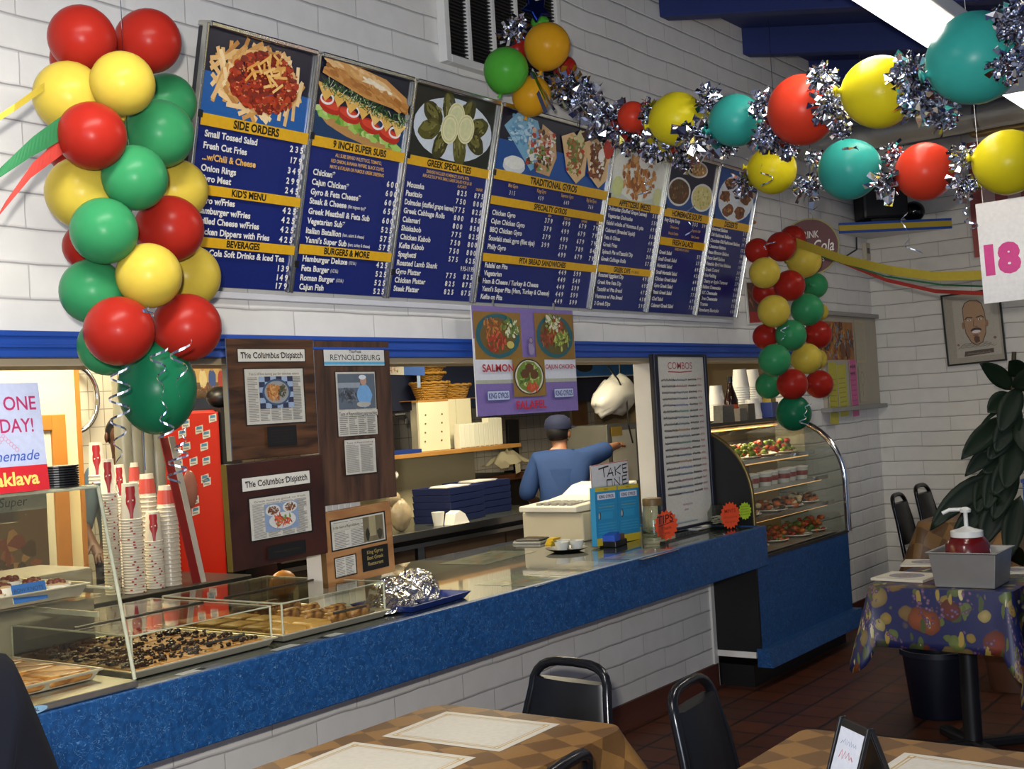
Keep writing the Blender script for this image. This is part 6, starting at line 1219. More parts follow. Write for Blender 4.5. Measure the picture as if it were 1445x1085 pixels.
# white storage box and clear lids
x2, x3, z2 = boardbox([(633, 562), (700, 588), (705, 628), (637, 630)], 5.6, 0, 0, 0, 0, 0); zb = aY(640, 563, 5.6).z
t = thing('storage_box', 'white storage box behind the clear lids on the kitchen shelf', 'box', (x1 + .01, 5.62, SHZ)); obj('box_body', MB().box(0, .34, 0, .3, 0, zb - SHZ), OFFW, t, bevel=.004); obj('box_seam', MB().box(.16, .163, -.001, 0, 0, zb - SHZ), M('box_seam_grey', '#a9a284', .6), t)
LIDM = M('frosted_lid', '#d6d4c0', .25, var=.05)
zz = aY(690, 590, 5.5).z - SHZ
for k in range(9):
    t = thing('clear_lid', 'frosted white lid standing in the row on the kitchen shelf', 'lid', (x1 + .02 + .062 * k, 5.48 + .004 * k, SHZ), math.radians(-8 if k < 3 else -2), group='frosted lids on the kitchen shelf')
    hh = zz * (.86 if k < 6 else 1.0); obj('lid_panel', MB().box(0, .058, 0, .05, 0, hh), LIDM, t, bevel=.008); obj('lid_rim', MB().box(-.002, .004, -.004, .055, 0, hh * 1.01), M('lid_rim_white', '#e0dcc8', .3), t)
# baskets
WICK = N('golden_wicker'); wv = WICK.n('ShaderNodeTexWave', i_Scale=55.0, i_Distortion=2.5); WICK.l(WICK.coord(), wv.inputs['Vector']); WICK.l(WICK.mix(wv.outputs[1], '#8a5c1c', '#d8a548'), WICK.b.inputs['Base Color']); WICK.b.inputs['Roughness'].default_value = .5; WICK.bump(wv.outputs[1], .6, .01); WICK = WICK.m
def basket(x, y, z, r, h, lab):
    t = thing('wicker_basket', lab, 'basket', (x, y, z), group='wicker baskets on the white box'); b = MB()
    rows = 8
    for k in range(rows):
        f = k / (rows - 1); rr = r * (.72 + .28 * f); P = []
        for q in range(36): a = 2 * PI * q / 36; P.append((rr * math.cos(a), rr * .82 * math.sin(a), .008 + (h - .01) * f + .003 * math.sin(9 * a + PI * k)))
        b.tube(P, h / rows * .62, 6, True)
    obj('woven_body', b, WICK, t, smooth=180); b = MB(); P = [(r * 1.05 * math.cos(2 * PI * q / 40), r * .86 * math.sin(2 * PI * q / 40), h + .004 * math.sin(q * 2.2)) for q in range(40)]; b.tube(P, .011, 6, True); obj('braided_rim', b, WICK, t, smooth=180); return t
bz = zb + .005; bxx = x1 + .06
basket(bxx, 5.76, bz, .15, .12, 'wide golden wicker basket at the bottom of the stack on the white box'); 
for k in range(5): basket(bxx + .01, 5.76, bz + .135 + .05 * k, .118, .055, 'golden wicker basket in the stack, number %s from the bottom' % ('two', 'three', 'four', 'five', 'six')[k] if False else 'golden wicker basket %s in the stack under the header' % ('just above the wide one', 'third from the bottom', 'fourth from the bottom', 'second from the top', 'at the very top')[k])
basket(bxx + .29, 5.78, bz, .14, .1, 'golden wicker basket beside the stack, half behind the purple poster')
single('basket_shelf', MB().box(x1 - .12, x1 + .62, 5.625, 5.93, zb + .0005, zb + .0045), WOODE, 'thin wooden board under the wicker baskets', 'board')
# dark hood and its blue edge, hanging price strip
hz = aY(620, 577, 6.0).z
struct('trim_14', MB().box(5.3, 10.3, 5.9, 6.55, hz, 2.6), M('dark_navy_hood', '#1b2238', .5, var=.15))
t = thing('hanging_strip', 'blue and yellow price strip hanging under the header beside the tall plaque', 'sign', (0, 0, 0)); m, w_, h = corner_frame([(545, 512), (598, 511), (600, 531), (545, 527)], 'Y', 4.6); t.matrix_world = m
a = Art(); a.rect(0, 0, w_, h, '#c9c4b4'); a.rect(w_ * .45, h * .75, w_, h, '#d0b42a'); a.rect(w_ * .45, 0, w_, h * .72, '#2a5aa8'); food(a, w_ * .2, h * .55, w_ * .2, h * .35, ('#b8907a', '#8a5a44', '#d9c0a8'), 20, .2); a.V = [(min(max(v[0], 0), w_), v[1], min(max(v[2], 0), h)) for v in a.V]; obj('printed_sheet', a, PRINT, t); obj('board', MB().box(0, w_, .001, .004, 0, h).box(w_ * .8, w_ * .88, .001, .004, -.07, 0), M('pale_blue_strip', '#8fa6c4', .5), t); obj('hanger', MB().box(0, w_, .0, .004, h, 1.812 + .8 - m.translation.z), M('hanger_clear', '#a8a48c', .5), t)
# faucet like black hook, small paper clip pieces at the partition's left
m0 = aY(570, 584, 5.2); single('black_spout', MB().tube([aY(556, 586, 5.2), aY(570, 585, 5.2), aY(573, 590, 5.2), aY(573, 598, 5.2)], .012), BLACKP, 'short black spout sticking out beside the tall plaque', 'spout')
tq = aY(565, 636, 5.44); t = thing('wrap_dispenser', 'white paper wrap dispenser at the left end of the kitchen shelf', 'dispenser', (tq.x - .04, 5.63, SHZ - .16)); obj('roll_case', MB().box(-.1, .12, -.05, .08, 0, .1), OFFW, t, bevel=.01); obj('paper_roll', MB().tube([(-.1, -.06, .02), (.12, -.06, .02)], .03, 12), PAPER, t, smooth=50)
single('blue_strip', MB().box(tq.x - .2, tq.x + .24, 5.46, 5.6, SHZ + .0005, SHZ + .025), BLUEP, 'flat dark blue tray on the kitchen shelf left of the drilled board', 'tray')
# blue tray stacks on the work counter
def trays(x, y, n, lab, rz, w_=.2, d=.15, h=.045):
    for k in range(n):
        t = thing('bus_tray', lab + (', topmost with papers on it' if k == n - 1 else ''), 'tray', (x, y, .9 + k * h), rz, group='blue trays of the ' + lab.split(' in the ')[1])
        b = MB(); V = []
        for a_, c_, z_ in ((w_ * .93, d * .92, .004), (w_ * .97, d * .97, h - .006), (w_, d, h), (w_ * .975, d * .97, 0)): V += [(-a_, -c_, z_), (a_, -c_, z_), (a_, c_, z_), (-a_, c_, z_)]
        b.add(V, [(0, 1, 2, 3), (15, 14, 13, 12)] + [(q * 4 + i, (q + 1) * 4 + i, (q + 1) * 4 + (i + 1) % 4, q * 4 + (i + 1) % 4) for q in range(3) for i in range(4)]); obj('tray_body', b, TRAYB, t, bevel=.003)
        if k == n - 1:
            for q in range(3): single('paper_sheet', MB().box(x - .12 + .02 * q, x + .12 + .01 * q, y - .08, y + .07 + .01 * q, .9 + n * h - .004 + .003 * q, .9 + n * h - .002 + .003 * q), PAPER, 'white paper lying on the blue trays of the ' + lab.split(' in the ')[1], 'paper', 'papers on the blue trays')
trays(6.35, 5.2, 5, 'dark blue tray stacked in the left pile', .1, .21, .15); trays(6.82, 5.33, 5, 'dark blue tray stacked in the right pile', 0, .2, .15)
q = aZ(597, 741, .9); b = MB().lathe([(.03, 0), (.042, .085), (.04, .085), (.029, .006), (.0001, .004)], 22); o = single('foam_cup', b, M('white_foam', '#dedbd2', .6), 'single white foam cup on the work counter', 'cup', smooth=40); o.location = (q.x, 5.06, .9)
b = MB(); b.prism([(-.07, 0), (.09, 0), (.05, .06), (.0, .085), (-.05, .07)], -.04, .04); o = single('napkin', b, PAPER, 'crumpled white napkin beside the foam cup', 'napkin', smooth=25); o.location = (q.x + .1, 4.99, .9)
b = MB(); b.ball((0, 0, .1), (.075, .06, .1), 18, 12); b.V = [(v[0] * (1 + rnd.uniform(-.13, .13)), v[1] * (1 + rnd.uniform(-.13, .13)), max(0, v[2] * (1 + rnd.uniform(-.06, .06)))) for v in b.V]; b.ball((-.03, .02, .2), (.05, .04, .05), 12, 8); o = single('bread_bag', b, M('bag_print', '#9c8c70', .4, var=.45, scale=26), 'bulging plastic bag of bread beside the oak plaque', 'bag', smooth=180); o.location = (5.7, 5.06, .9)
# tiled back: griddle top with the cloth, tablet, paper at partition end
t = thing('griddle_counter', 'dark griddle counter with a wooden edge behind the worker', 'counter', (7.4, 5.95, 0)); obj('body', MB().box(-.85, .9, 0, .6, 0, 1.08), M('dark_appliance', '#1d1712', .45, .3), t); obj('wood_edge', MB().box(-.85, .9, -.03, .0, 1.04, 1.09), M('brown_edge', '#5a3216', .5), t, bevel=.006); obj('dark_top', MB().box(-.85, .9, 0, .6, 1.081, 1.09), BLACKP, t)
b = MB(); nn = 22; V = []
for i in range(nn):
    for j in range(nn):
        u, v = i / (nn - 1) * 2 - 1, j / (nn - 1) * 2 - 1; r = math.hypot(u, v); hgt = max(0, 1 - r * r * .8)
        V.append((u * .2 + .025 * math.sin(v * 5), v * .12 + .02 * math.sin(u * 6), .004 + hgt * (.1 + .02 * math.sin(u * 9 + v * 4) + .014 * math.sin(v * 8 - u * 5)) + .008 * abs(math.sin(u * 13 + v * 7))))
b.add(V, [(i * nn + j, (i + 1) * nn + j, (i + 1) * nn + j + 1, i * nn + j + 1) for i in range(nn - 1) for j in range(nn - 1)]); b.ribbon([(-.14, -.09, .03), (-.2, -.12, .008), (-.27, -.1, .003)], (0, .6, .4), .06); b.ribbon([(-.02, -.1, .05), (-.05, -.128, .01), (-.07, -.145, -.06)], (1, 0, .2), .07)
o = single('kitchen_cloth', b, M('pale_cloth', '#c2b694', .8, var=.12), 'crumpled pale cloth lying on the dark griddle counter', 'cloth', smooth=180); q = aY(722, 668, 5.98); o.location = (q.x, 6.02, 1.09)
q = aY(727, 628, 6.0); t = thing('order_screen', 'small black order screen on a stand before the tiled wall', 'screen', (q.x + .1, 6.1, 1.091)); zt = aY(727, 592, 6.0).z; obj('screen', MB().box(-.09, .06, -.02, .01, q.z - 1.09, zt - 1.09, Matrix.Rotation(.05, 4, 'Y')), BLACKP, t, bevel=.004); obj('stand', MB().box(.02, .07, -.01, .02, 0, q.z - 1.09 + .02).box(-.06, .08, -.06, .06, 0, .012), BLACKP, t)
# gyro cooker side at the right: wood column, appliance, note sheet, hanging bag
c0, c1 = aY(812, 600, 5.9), aY(838, 600, 5.9); t = thing('wood_post', 'brown wooden post to the right of the purple poster in the kitchen', 'post', ((c0.x + c1.x) / 2, 5.95, 0)); obj('post', MB().box(-.13, .13, 0, .1, 0, hz), M('brown_post', '#5c3f22', .55, var=.25), t); obj('side_trim', MB().box(-.17, -.131, -.01, .08, 0, hz), STEEL, t)
t = thing('gyro_cooker', 'tall steel cooker with white papers stuck on it, right of the worker', 'cooker', (aY(862, 620, 4.95).x + .05, 4.95, 0)); obj('body', MB().box(-.1, .4, 0, .4, 0, 1.45), M('cooker_steel', '#8a877c', .4, .5, .15), t, bevel=.006); q0, q1 = aY(864, 610, 4.9), aY(905, 650, 4.9); obj('note_sheet', MB().box(-.05, .3, -.012, -.0105, 1.0, 1.4), M('cream_paper', '#dcd6bf', .7), t); obj('note_tape', MB().box(-.06, .1, -.014, -.0122, 1.36, 1.43), M('yellow_tape', '#b8963a', .6), t)
b = MB(); b.ball((0, 0, 0), (.26, .12, .13), 20, 12); b.V = [(v[0] * (1 + rnd.uniform(-.09, .09)), v[1] * (1 + rnd.uniform(-.12, .12)), v[2] * (1 + rnd.uniform(-.12, .12))) for v in b.V]; V = []
for v in b.V: V.append((v[0] * (1 + .08 * math.sin(v[2] * 40)), v[1], v[2] * (1 + .15 * math.sin(v[0] * 26 + v[1] * 10)) - max(0, -v[0] - .08) * .5))
b.V = V; o = single('plastic_bag', b, M('white_bag', '#cfccc2', .35, var=.08), 'white plastic bag hanging beside the fluted post', 'bag', smooth=180); q = aY(868, 566, 4.7); o.location = (q.x, 4.7, q.z - .12)
single('bag_hook', MB().tube([(q.x + .12, 4.72, q.z + .05), (q.x + .13, 4.72, 2.599)], .004), DARKST, 'thin dark wire holding the plastic bag', 'wire')
single('hanging_cable', MB().tube([aY(857, 516, 4.6), aY(872, 535, 4.6), aY(884, 560, 4.6), aY(887, 600, 4.6), aY(893, 625, 4.6)], .006), BLACKP, 'dark cable hanging past the plastic bag', 'cable')
m, w_, h = corner_frame([(800, 508), (895, 506), (895, 530), (800, 533)], 'Y', 5.85); t = hung('blue_panel_sign', 'blue panel with a dark oval above the kitchen wood post', 'sign', m); a = Art(); a.rect(0, 0, w_, h, '#2f74b8'); a.blob(w_ * .25, h * .6, w_ * .12, h * .3, '#2a2422', 18, .03); a.rect(0, h * .0, w_, h * .06, '#c8ccd0'); obj('printed_sheet', a, PRINT, t); obj('board', MB().box(0, w_, .001, .01, 0, h), BLUEP, t)

# ---- left side: drink counter, cups, cooler, collage
t = thing('drink_counter', 'dark drink counter carrying the paper cup stacks', 'counter', (3.15, 4.62, 0)); obj('body', MB().box(-.9, .92, .02, .55, 0, .85), M('red_cabinet', '#6e1a16', .5), t); obj('counter_slab', MB().box(-.92, .95, 0, .57, .851, .88), DARKST, t, bevel=.004)
CUPW = M('cup_white', '#e2ddd0', .45, var=.02); CUPR = M('cup_red', '#a81e26', .45)
def logo_on_cup(r0, r1, h, z0):
    """red bottle silhouette wrapped on the cup front (facing the reader)"""
    b = MB(); prof = [(0, .11), (.12, .12), (.28, .19), (.46, .37), (.6, .4), (.72, .345), (.84, .42), (.97, .42), (1.0, .38)]
    V = []; n = 9
    for f, hw in prof:
        z = z0 + h * (.06 + .86 * f); rr = r0 + (r1 - r0) * (z / h) + .0008
        for i in range(n): a = -PI / 2 - .62 + hw * 2.7 * (i / (n - 1) - .5) * 1.0; V.append((rr * math.cos(a), rr * math.sin(a), z))
    b.add(V, [(k * n + i, k * n + i + 1, (k + 1) * n + i + 1, (k + 1) * n + i) for k in range(len(prof) - 1) for i in range(n - 1)]); return b
def paperstack(px, ytop, ybot, Y, wpx, label, clear=False, body=46, pitch=.0125):
    P0 = aY(px, ybot, Y); P1 = aY(px, ytop, Y); D = (P0 - CP).dot(CF); r = wpx / 2 * D / FPX; Ht = P1.z - P0.z; hb = body * D / FPX
    n = max(1, int((Ht - hb) / pitch)); zb0 = .88 if abs(P0.z - .88) < .08 else P0.z; r1 = r * .74; g = None
    mat = CUPW if not clear else M('clear_cup', '#cfc8ba', .3, var=.05)
    step = (P1.z - zb0 - hb) / n
    for k in range(n + 1):
        top = k == n
        o = obj('paper_cup' if not clear else 'plastic_cup', MB().lathe([(r * .97, 0), (r * 1.03, .002), (r * 1.03, .006), (r * .98, .008), (r1, hb), (r1 * .93, hb), (r1 * .9, hb - .006), (.0001, hb - .006)], 24), mat, smooth=40) if g is None else g.copy()
        if g is None: g = o
        else: COL.objects.link(o)
        o.location = (P0.x, Y, zb0 + k * step); tag(o, label.replace('paper cup', 'topmost cup').replace('plastic cup', 'topmost cup') if top else label, 'cup', 'nested cups of the ' + label.split(' in the ')[1])
        if not clear:
            if top: c = obj('printed_bottle', logo_on_cup(r, r1, hb, 0), CUPR, o); s_ = MB(); rr = r + (r1 - r) * .48 + .0014; s_.add([(rr * math.cos(a), rr * math.sin(a), hb * z) for a, z in ((-2.5, .5), (-1.9, .53), (-1.9, .57), (-2.5, .54))], [(0, 1, 2, 3)]); obj('script_band', s_, CUPW, o)
            elif 1:
                s_ = MB(); a0 = rnd.uniform(-2.9, -1.2); rr = r * 1.035; s_.add([(rr * math.cos(a0 + q * .11), rr * math.sin(a0 + q * .11), z) for z in (.001, .0075) for q in range(3)], [(0, 1, 4, 3), (1, 2, 5, 4)]); obj('red_mark', s_, CUPR, o)
        elif top:
            obj('red_print', MB().lathe([(r + (r1 - r) * .2 + .001, hb * .2), (r + (r1 - r) * .8 + .001, hb * .8)], 20), M('pink_print', '#b84a44', .4), o)
paperstack(138, 624, 682, 5.0, 24, 'paper cup in the leftmost stack, above the black lids', False, 48); paperstack(161, 647, 838, 4.78, 23, 'paper cup in the second stack from left, beside the pastry case', False, 50); paperstack(176, 655, 820, 4.98, 20, 'paper cup in the narrow stack behind the second stack', False, 46); paperstack(191, 681, 836, 4.72, 30, 'paper cup in the thick middle stack', False, 52); paperstack(221, 721, 832, 4.74, 25, 'paper cup in the short front stack', False, 43); paperstack(242, 684, 826, 4.74, 29, 'clear plastic cup in the rightmost stack', True, 32, .02); paperstack(214, 668, 812, 4.92, 25, 'plastic cup with pink print in the stack behind the short front one', True, 34, .02); paperstack(193, 652, 800, 5.06, 24, 'plastic cup with pink print in the tall back stack', True, 32, .02)
# ribbed cup dispenser tubes
for k, px in enumerate((184, 199, 214, 230)):
    p0, p1 = aY(px, 712, 5.05), aY(px - 4, 590, 5.05); b = MB(); h = p1.z + .2 - .9; prof = []
    for q in range(40): prof.append((.04 + (.002 if q % 2 else 0), h * q / 39))
    b.lathe(prof, 16); o = single('cup_tube', b, M('ribbed_grey_plastic', '#7d7c70', .35, var=.1), ('leftmost', 'second', 'third', 'rightmost')[k] + ' tall ribbed cup tube behind the paper cup stacks', 'cup dispenser', 'ribbed cup tubes', smooth=40); o.location = (p0.x, 5.08, .881)
# red cooler with stickers
YC = 5.24; x0, x1 = aY(236, 700, YC).x, aY(316, 700, YC).x; zt = aY(304, 578, YC).z
t = thing('drinks_cooler', 'bright red drinks cooler covered in little stickers', 'cooler', (x0, YC, 0))
obj('cabinet', MB().box(0, x1 - x0, .03, .2, 0, zt), M('cooler_red', '#c02410', .35, var=.05), t, bevel=.01); obj('door_panel', MB().box(.004, x1 - x0 - .004, .0, .029, .05, zt - .01), MATS['cooler_red'], t, bevel=.006)
for sx, sy in [(300, 590), (262, 598), (257, 612), (281, 606), (291, 613), (263, 630), (288, 630), (250, 638), (273, 651), (291, 650), (289, 675), (273, 690), (275, 706), (276, 721), (292, 680), (252, 655)]:
    p = aY(sx, sy, YC); X, Z_ = p.x - x0, p.z; w_, h = .052, .04; a = Art()
    a.poly([(X - w_ / 2, Z_ - h / 2 - .005), (X + w_ / 2, Z_ - h / 2 + .005), (X + w_ / 2, Z_ + h / 2 + .005), (X - w_ / 2, Z_ + h / 2 - .005)], '#d0cdc2'); a.poly([(X - w_ * .4, Z_ - .002), (X + w_ * .35, Z_ + .003), (X + w_ * .35, Z_ + h * .42), (X - w_ * .3, Z_ + h * .4)], '#4a7fa4'); a.rect(X - w_ * .4, Z_ - h * .35, X + w_ * .3, Z_ - h * .15, '#8a8c88')
    obj('sticker', a, PRINT, t).location = (0, -.0008, 0)
obj('black_side', MB().box(x1 - x0 + .002, x1 - x0 + .13, -.01, .2, 0, zt + .01), BLACKP, t)
p = aY(268, 690, YC); o = obj('clear_bulge', MB().ball((0, 0, 0), (.05, .012, .1), 20, 12), M('grey_clear_plastic', '#8a5a50', .2), t, smooth=180); o.location = (p.x - x0, .0, p.z)
# leaning red and white boards beside the cups
for (pts, c, lb) in (([(226, 618), (238, 617), (286, 826), (274, 828)], '#8a1c1e', 'leaning dark red board beside the right cup stack'), ([(238, 616), (246, 615), (292, 824), (286, 826)], '#c9c4ba', 'leaning white board edge between the cups and the cooler')):
    P = [aY(x, y, 4.66 if 'white' in lb else 4.68) for x, y in pts]; b = MB(); V = [tuple(p) for p in P] + [(p.x, p.y + .006, p.z) for p in P]; b.add(V, [(3, 2, 1, 0), (4, 5, 6, 7)] + [((i + 1) % 4, i, i + 4, (i + 1) % 4 + 4) for i in range(4)]); single('leaning_board', b, M('board_' + c[1:], c, .4), lb, 'board', 'leaning boards by the cooler')
# dark bowl and people photo above the cooler
m, w_, h = corner_frame([(262, 513), (318, 513), (320, 560), (266, 562)], 'Y', 5.45); t = hung('group_photo', 'photo of four people standing in a row above the red cooler', 'picture', m); a = Art(); a.rect(0, 0, w_, h, '#b89a5a'); a.rect(0, 0, w_, h * .45, '#5a4a34')
for k, (x, c1, c2) in enumerate(((.14, '#4a443c', '#2a2e50'), (.4, '#c9bc8a', '#a88a74'), (.64, '#2a4a8a', '#3a2018'), (.88, '#9a2a1e', '#4a2a1e'))):
    a.blob(x * w_, h * .55, w_ * .1, h * .28, c1, 14, .08); a.blob(x * w_, h * .86, w_ * .045, h * .08, '#a87a5e', 12, .03); a.blob(x * w_, h * .91, w_ * .045, h * .05, c2, 12, .05)
food(a, w_ * .5, h * .22, w_ * .4, h * .12, ('#7a4a34', '#a86a4a', '#5a5a44', '#3a3a2c'), 40, .15); obj('printed_sheet', a, PRINT, t); obj('board', MB().box(0, w_, .001, .008, 0, h), WHITE, t)
q = aY(312, 562, 5.35); o = single('black_bowl', MB().ball((0, 0, 0), (.075, .075, .06), 24, 12), BLACKP, 'round black pan lying on the cooler beside the walnut plaque', 'pan', smooth=180); o.location = (q.x, 5.36, zt + .011)
# bright round chrome clock edge in the far doorway
p = aY(112, 562, 6.5); single('round_mirror', MB().tube([(p.x + .16 * math.cos(2 * PI * k / 32), 6.55, p.z + .2 * math.sin(2 * PI * k / 32)) for k in range(32)], .018, 8, True), CHROME, 'round chrome rim on the tiled wall behind the left doorway', 'mirror', smooth=180)
# bag of chips seen low behind the covers, between plaques and pans
q = aZ(400, 800, .9); b = MB(); b.ball((0, 0, .05), (.07, .035, .055), 16, 10); q = aY(398, 800, 3.78); o = single('snack_bag', b, M('snack_bag_print', '#b8782a', .4, var=.5, scale=18), 'orange and blue snack bag behind the right clear cover', 'bag', smooth=180); o.location = (q.x, 3.78, .8948)
single('white_box', MB().box(2.0, 2.52, 3.62, 3.92, .8948, 1.16), M('register_back', '#a39a86', .5), 'beige machine behind the pastry case, seen through the clear panes', 'machine', bevel=.01)
# picture poster seen through the case's side
m = frame((2.3, 4.3, .9), (1, 0, 0), (0, 0, 1)); t = hung('food_poster', 'brown food poster standing behind the pastry case', 'poster', m); a = Art(); a.rect(0, 0, .5, .5, '#7a5a34'); food(a, .3, .2, .16, .14, ('#a85a2a', '#8a3a1e', '#5a3a1e', '#c08a4a'), 30, .2); a.rect(.0, .43, .5, .5, '#b0b4a8'); a.text('Super', .3, .45, .035, '#20242a', shear=.2); obj('printed_sheet', a, PRINT, t); obj('board', MB().box(0, .5, .001, .02, 0, .5), WHITE, t)
single('poster_stand', MB().box(2.2, 2.85, 4.25, 4.5, 0, .8995), BLACKP, 'dark stand under the brown food poster', 'stand')
# ================================================================== dining tables, chairs, plant
def uvmat_check():
    k = N('brown_check_cloth'); tc = k.n('ShaderNodeTexCoord'); mp = k.n('ShaderNodeMapping'); mp.inputs['Rotation'].default_value = (0, 0, math.radians(27)); k.l(tc.outputs['UV'], mp.inputs[0])
    ch = k.n('ShaderNodeTexChecker', i_Scale=10.5); k.l(mp.outputs[0], ch.inputs['Vector']); ch.inputs[1].default_value = (*lin('#7c592c'), 1); ch.inputs[2].default_value = (*lin('#5c3f1e'), 1)
    nz = k.n('ShaderNodeTexNoise', i_Scale=90.0); k.l(tc.outputs['UV'], nz.inputs['Vector']); k.l(k.mix(k.ramp(nz.outputs[0], [(.3, .88), (.7, 1.0)]), (0, 0, 0), ch.outputs[0]), k.b.inputs['Base Color']); k.b.inputs['Roughness'].default_value = .5; return k.m
def uvmat_fruit():
    k = N('fruit_print_cloth'); tc = k.n('ShaderNodeTexCoord'); uv = tc.outputs['UV']
    nz = k.n('ShaderNodeTexNoise', i_Scale=14.0, i_Detail=2.0); k.l(uv, nz.inputs['Vector']); mx = k.n('ShaderNodeMix', data_type='VECTOR'); 
    vm = k.n('ShaderNodeVectorMath', operation='MULTIPLY_ADD'); k.l(nz.outputs['Color'], vm.inputs[0]); vm.inputs[1].default_value = (.03, .03, 0); k.l(uv, vm.inputs[2]); wv = vm.outputs[0]
    col = k.mix(0.0, '#141a46', '#141a46')
    def layer(col, scale, off, thr, stops, shine):
        mp = k.n('ShaderNodeMapping'); mp.inputs['Location'].default_value = off; k.l(wv, mp.inputs[0])
        v = k.n('ShaderNodeTexVoronoi', i_Scale=scale); k.l(mp.outputs[0], v.inputs['Vector'])
        sp = k.n('ShaderNodeSeparateColor'); k.l(v.outputs['Color'], sp.inputs[0])
        c = k.ramp(sp.outputs[0], stops, 'CONSTANT'); c = k.mix(k.ramp(v.outputs['Distance'], [(0, .0), (.45, shine)]), c, '#2a1408')
        msk = k.ramp(v.outputs['Distance'], [(thr, 1.), (thr + .03, 0.)])
        gate = k.ramp(sp.outputs[1], [(.0, 1.), (.9, 0.)], 'CONSTANT'); mm = k.n('ShaderNodeMath', operation='MULTIPLY'); k.l(msk, mm.inputs[0]); k.l(gate, mm.inputs[1]); return k.mix(mm.outputs[0], col, c)
    col = layer(col, 15, (.3, .1, 0), .4, [(0, '#5a6a34'), (.4, '#8a7434'), (.7, '#3a4a2c'), (.85, '#9a8a50')], .5)
    col = layer(col, 8.2, (0, 0, 0), .43, [(0, '#84411f'), (.3, '#8f7440'), (.5, '#6c281c'), (.72, '#96824e')], .7)
    def leaves(col, scale, off, rot, stops):
        mp = k.n('ShaderNodeMapping'); mp.inputs['Location'].default_value = off; mp.inputs['Rotation'].default_value = (0, 0, rot); mp.inputs['Scale'].default_value = (1.0, 2.7, 1.0); k.l(wv, mp.inputs[0])
        v = k.n('ShaderNodeTexVoronoi', i_Scale=scale, i_Randomness=.9); k.l(mp.outputs[0], v.inputs['Vector']); sp = k.n('ShaderNodeSeparateColor'); k.l(v.outputs['Color'], sp.inputs[0])
        c = k.ramp(sp.outputs[0], stops, 'CONSTANT'); c = k.mix(k.ramp(v.outputs['Distance'], [(.02, 1.), (.06, 0.)]), c, '#c9bf8c')
        mm = k.n('ShaderNodeMath', operation='MULTIPLY'); k.l(k.ramp(v.outputs['Distance'], [(.3, 1.), (.34, 0.)]), mm.inputs[0]); k.l(k.ramp(sp.outputs[1], [(0, 1.), (.45, 0.)], 'CONSTANT'), mm.inputs[1]); return k.mix(mm.outputs[0], col, c)
    col = leaves(col, 10., (.2, .7, 0), .7, [(0, '#4a5428'), (.4, '#a59a62'), (.7, '#39421f')]); col = leaves(col, 10., (.6, .1, 0), -.6, [(0, '#8a7434'), (.4, '#3d4a26'), (.7, '#b0a478')])
    # grapes: small round ones in bunches
    v = k.n('ShaderNodeTexVoronoi', i_Scale=52.0); k.l(uv, v.inputs['Vector']); n3 = k.n('ShaderNodeTexNoise', i_Scale=5.5); k.l(uv, n3.inputs['Vector'])
    mm = k.n('ShaderNodeMath', operation='MULTIPLY'); k.l(k.ramp(v.outputs['Distance'], [(.4, 1.), (.46, 0.)]), mm.inputs[0]); k.l(k.ramp(n3.outputs[0], [(.54, 0.), (.55, 1.)]), mm.inputs[1])
    col = k.mix(mm.outputs[0], col, k.mix(k.ramp(v.outputs['Distance'], [(0, 0.), (.4, 1.)]), '#7a6078', '#3c2240'))
    k.l(col, k.b.inputs['Base Color']); k.b.inputs['Roughness'].default_value = .45; return k.m
CHECK, FRUIT = uvmat_check(), uvmat_fruit()
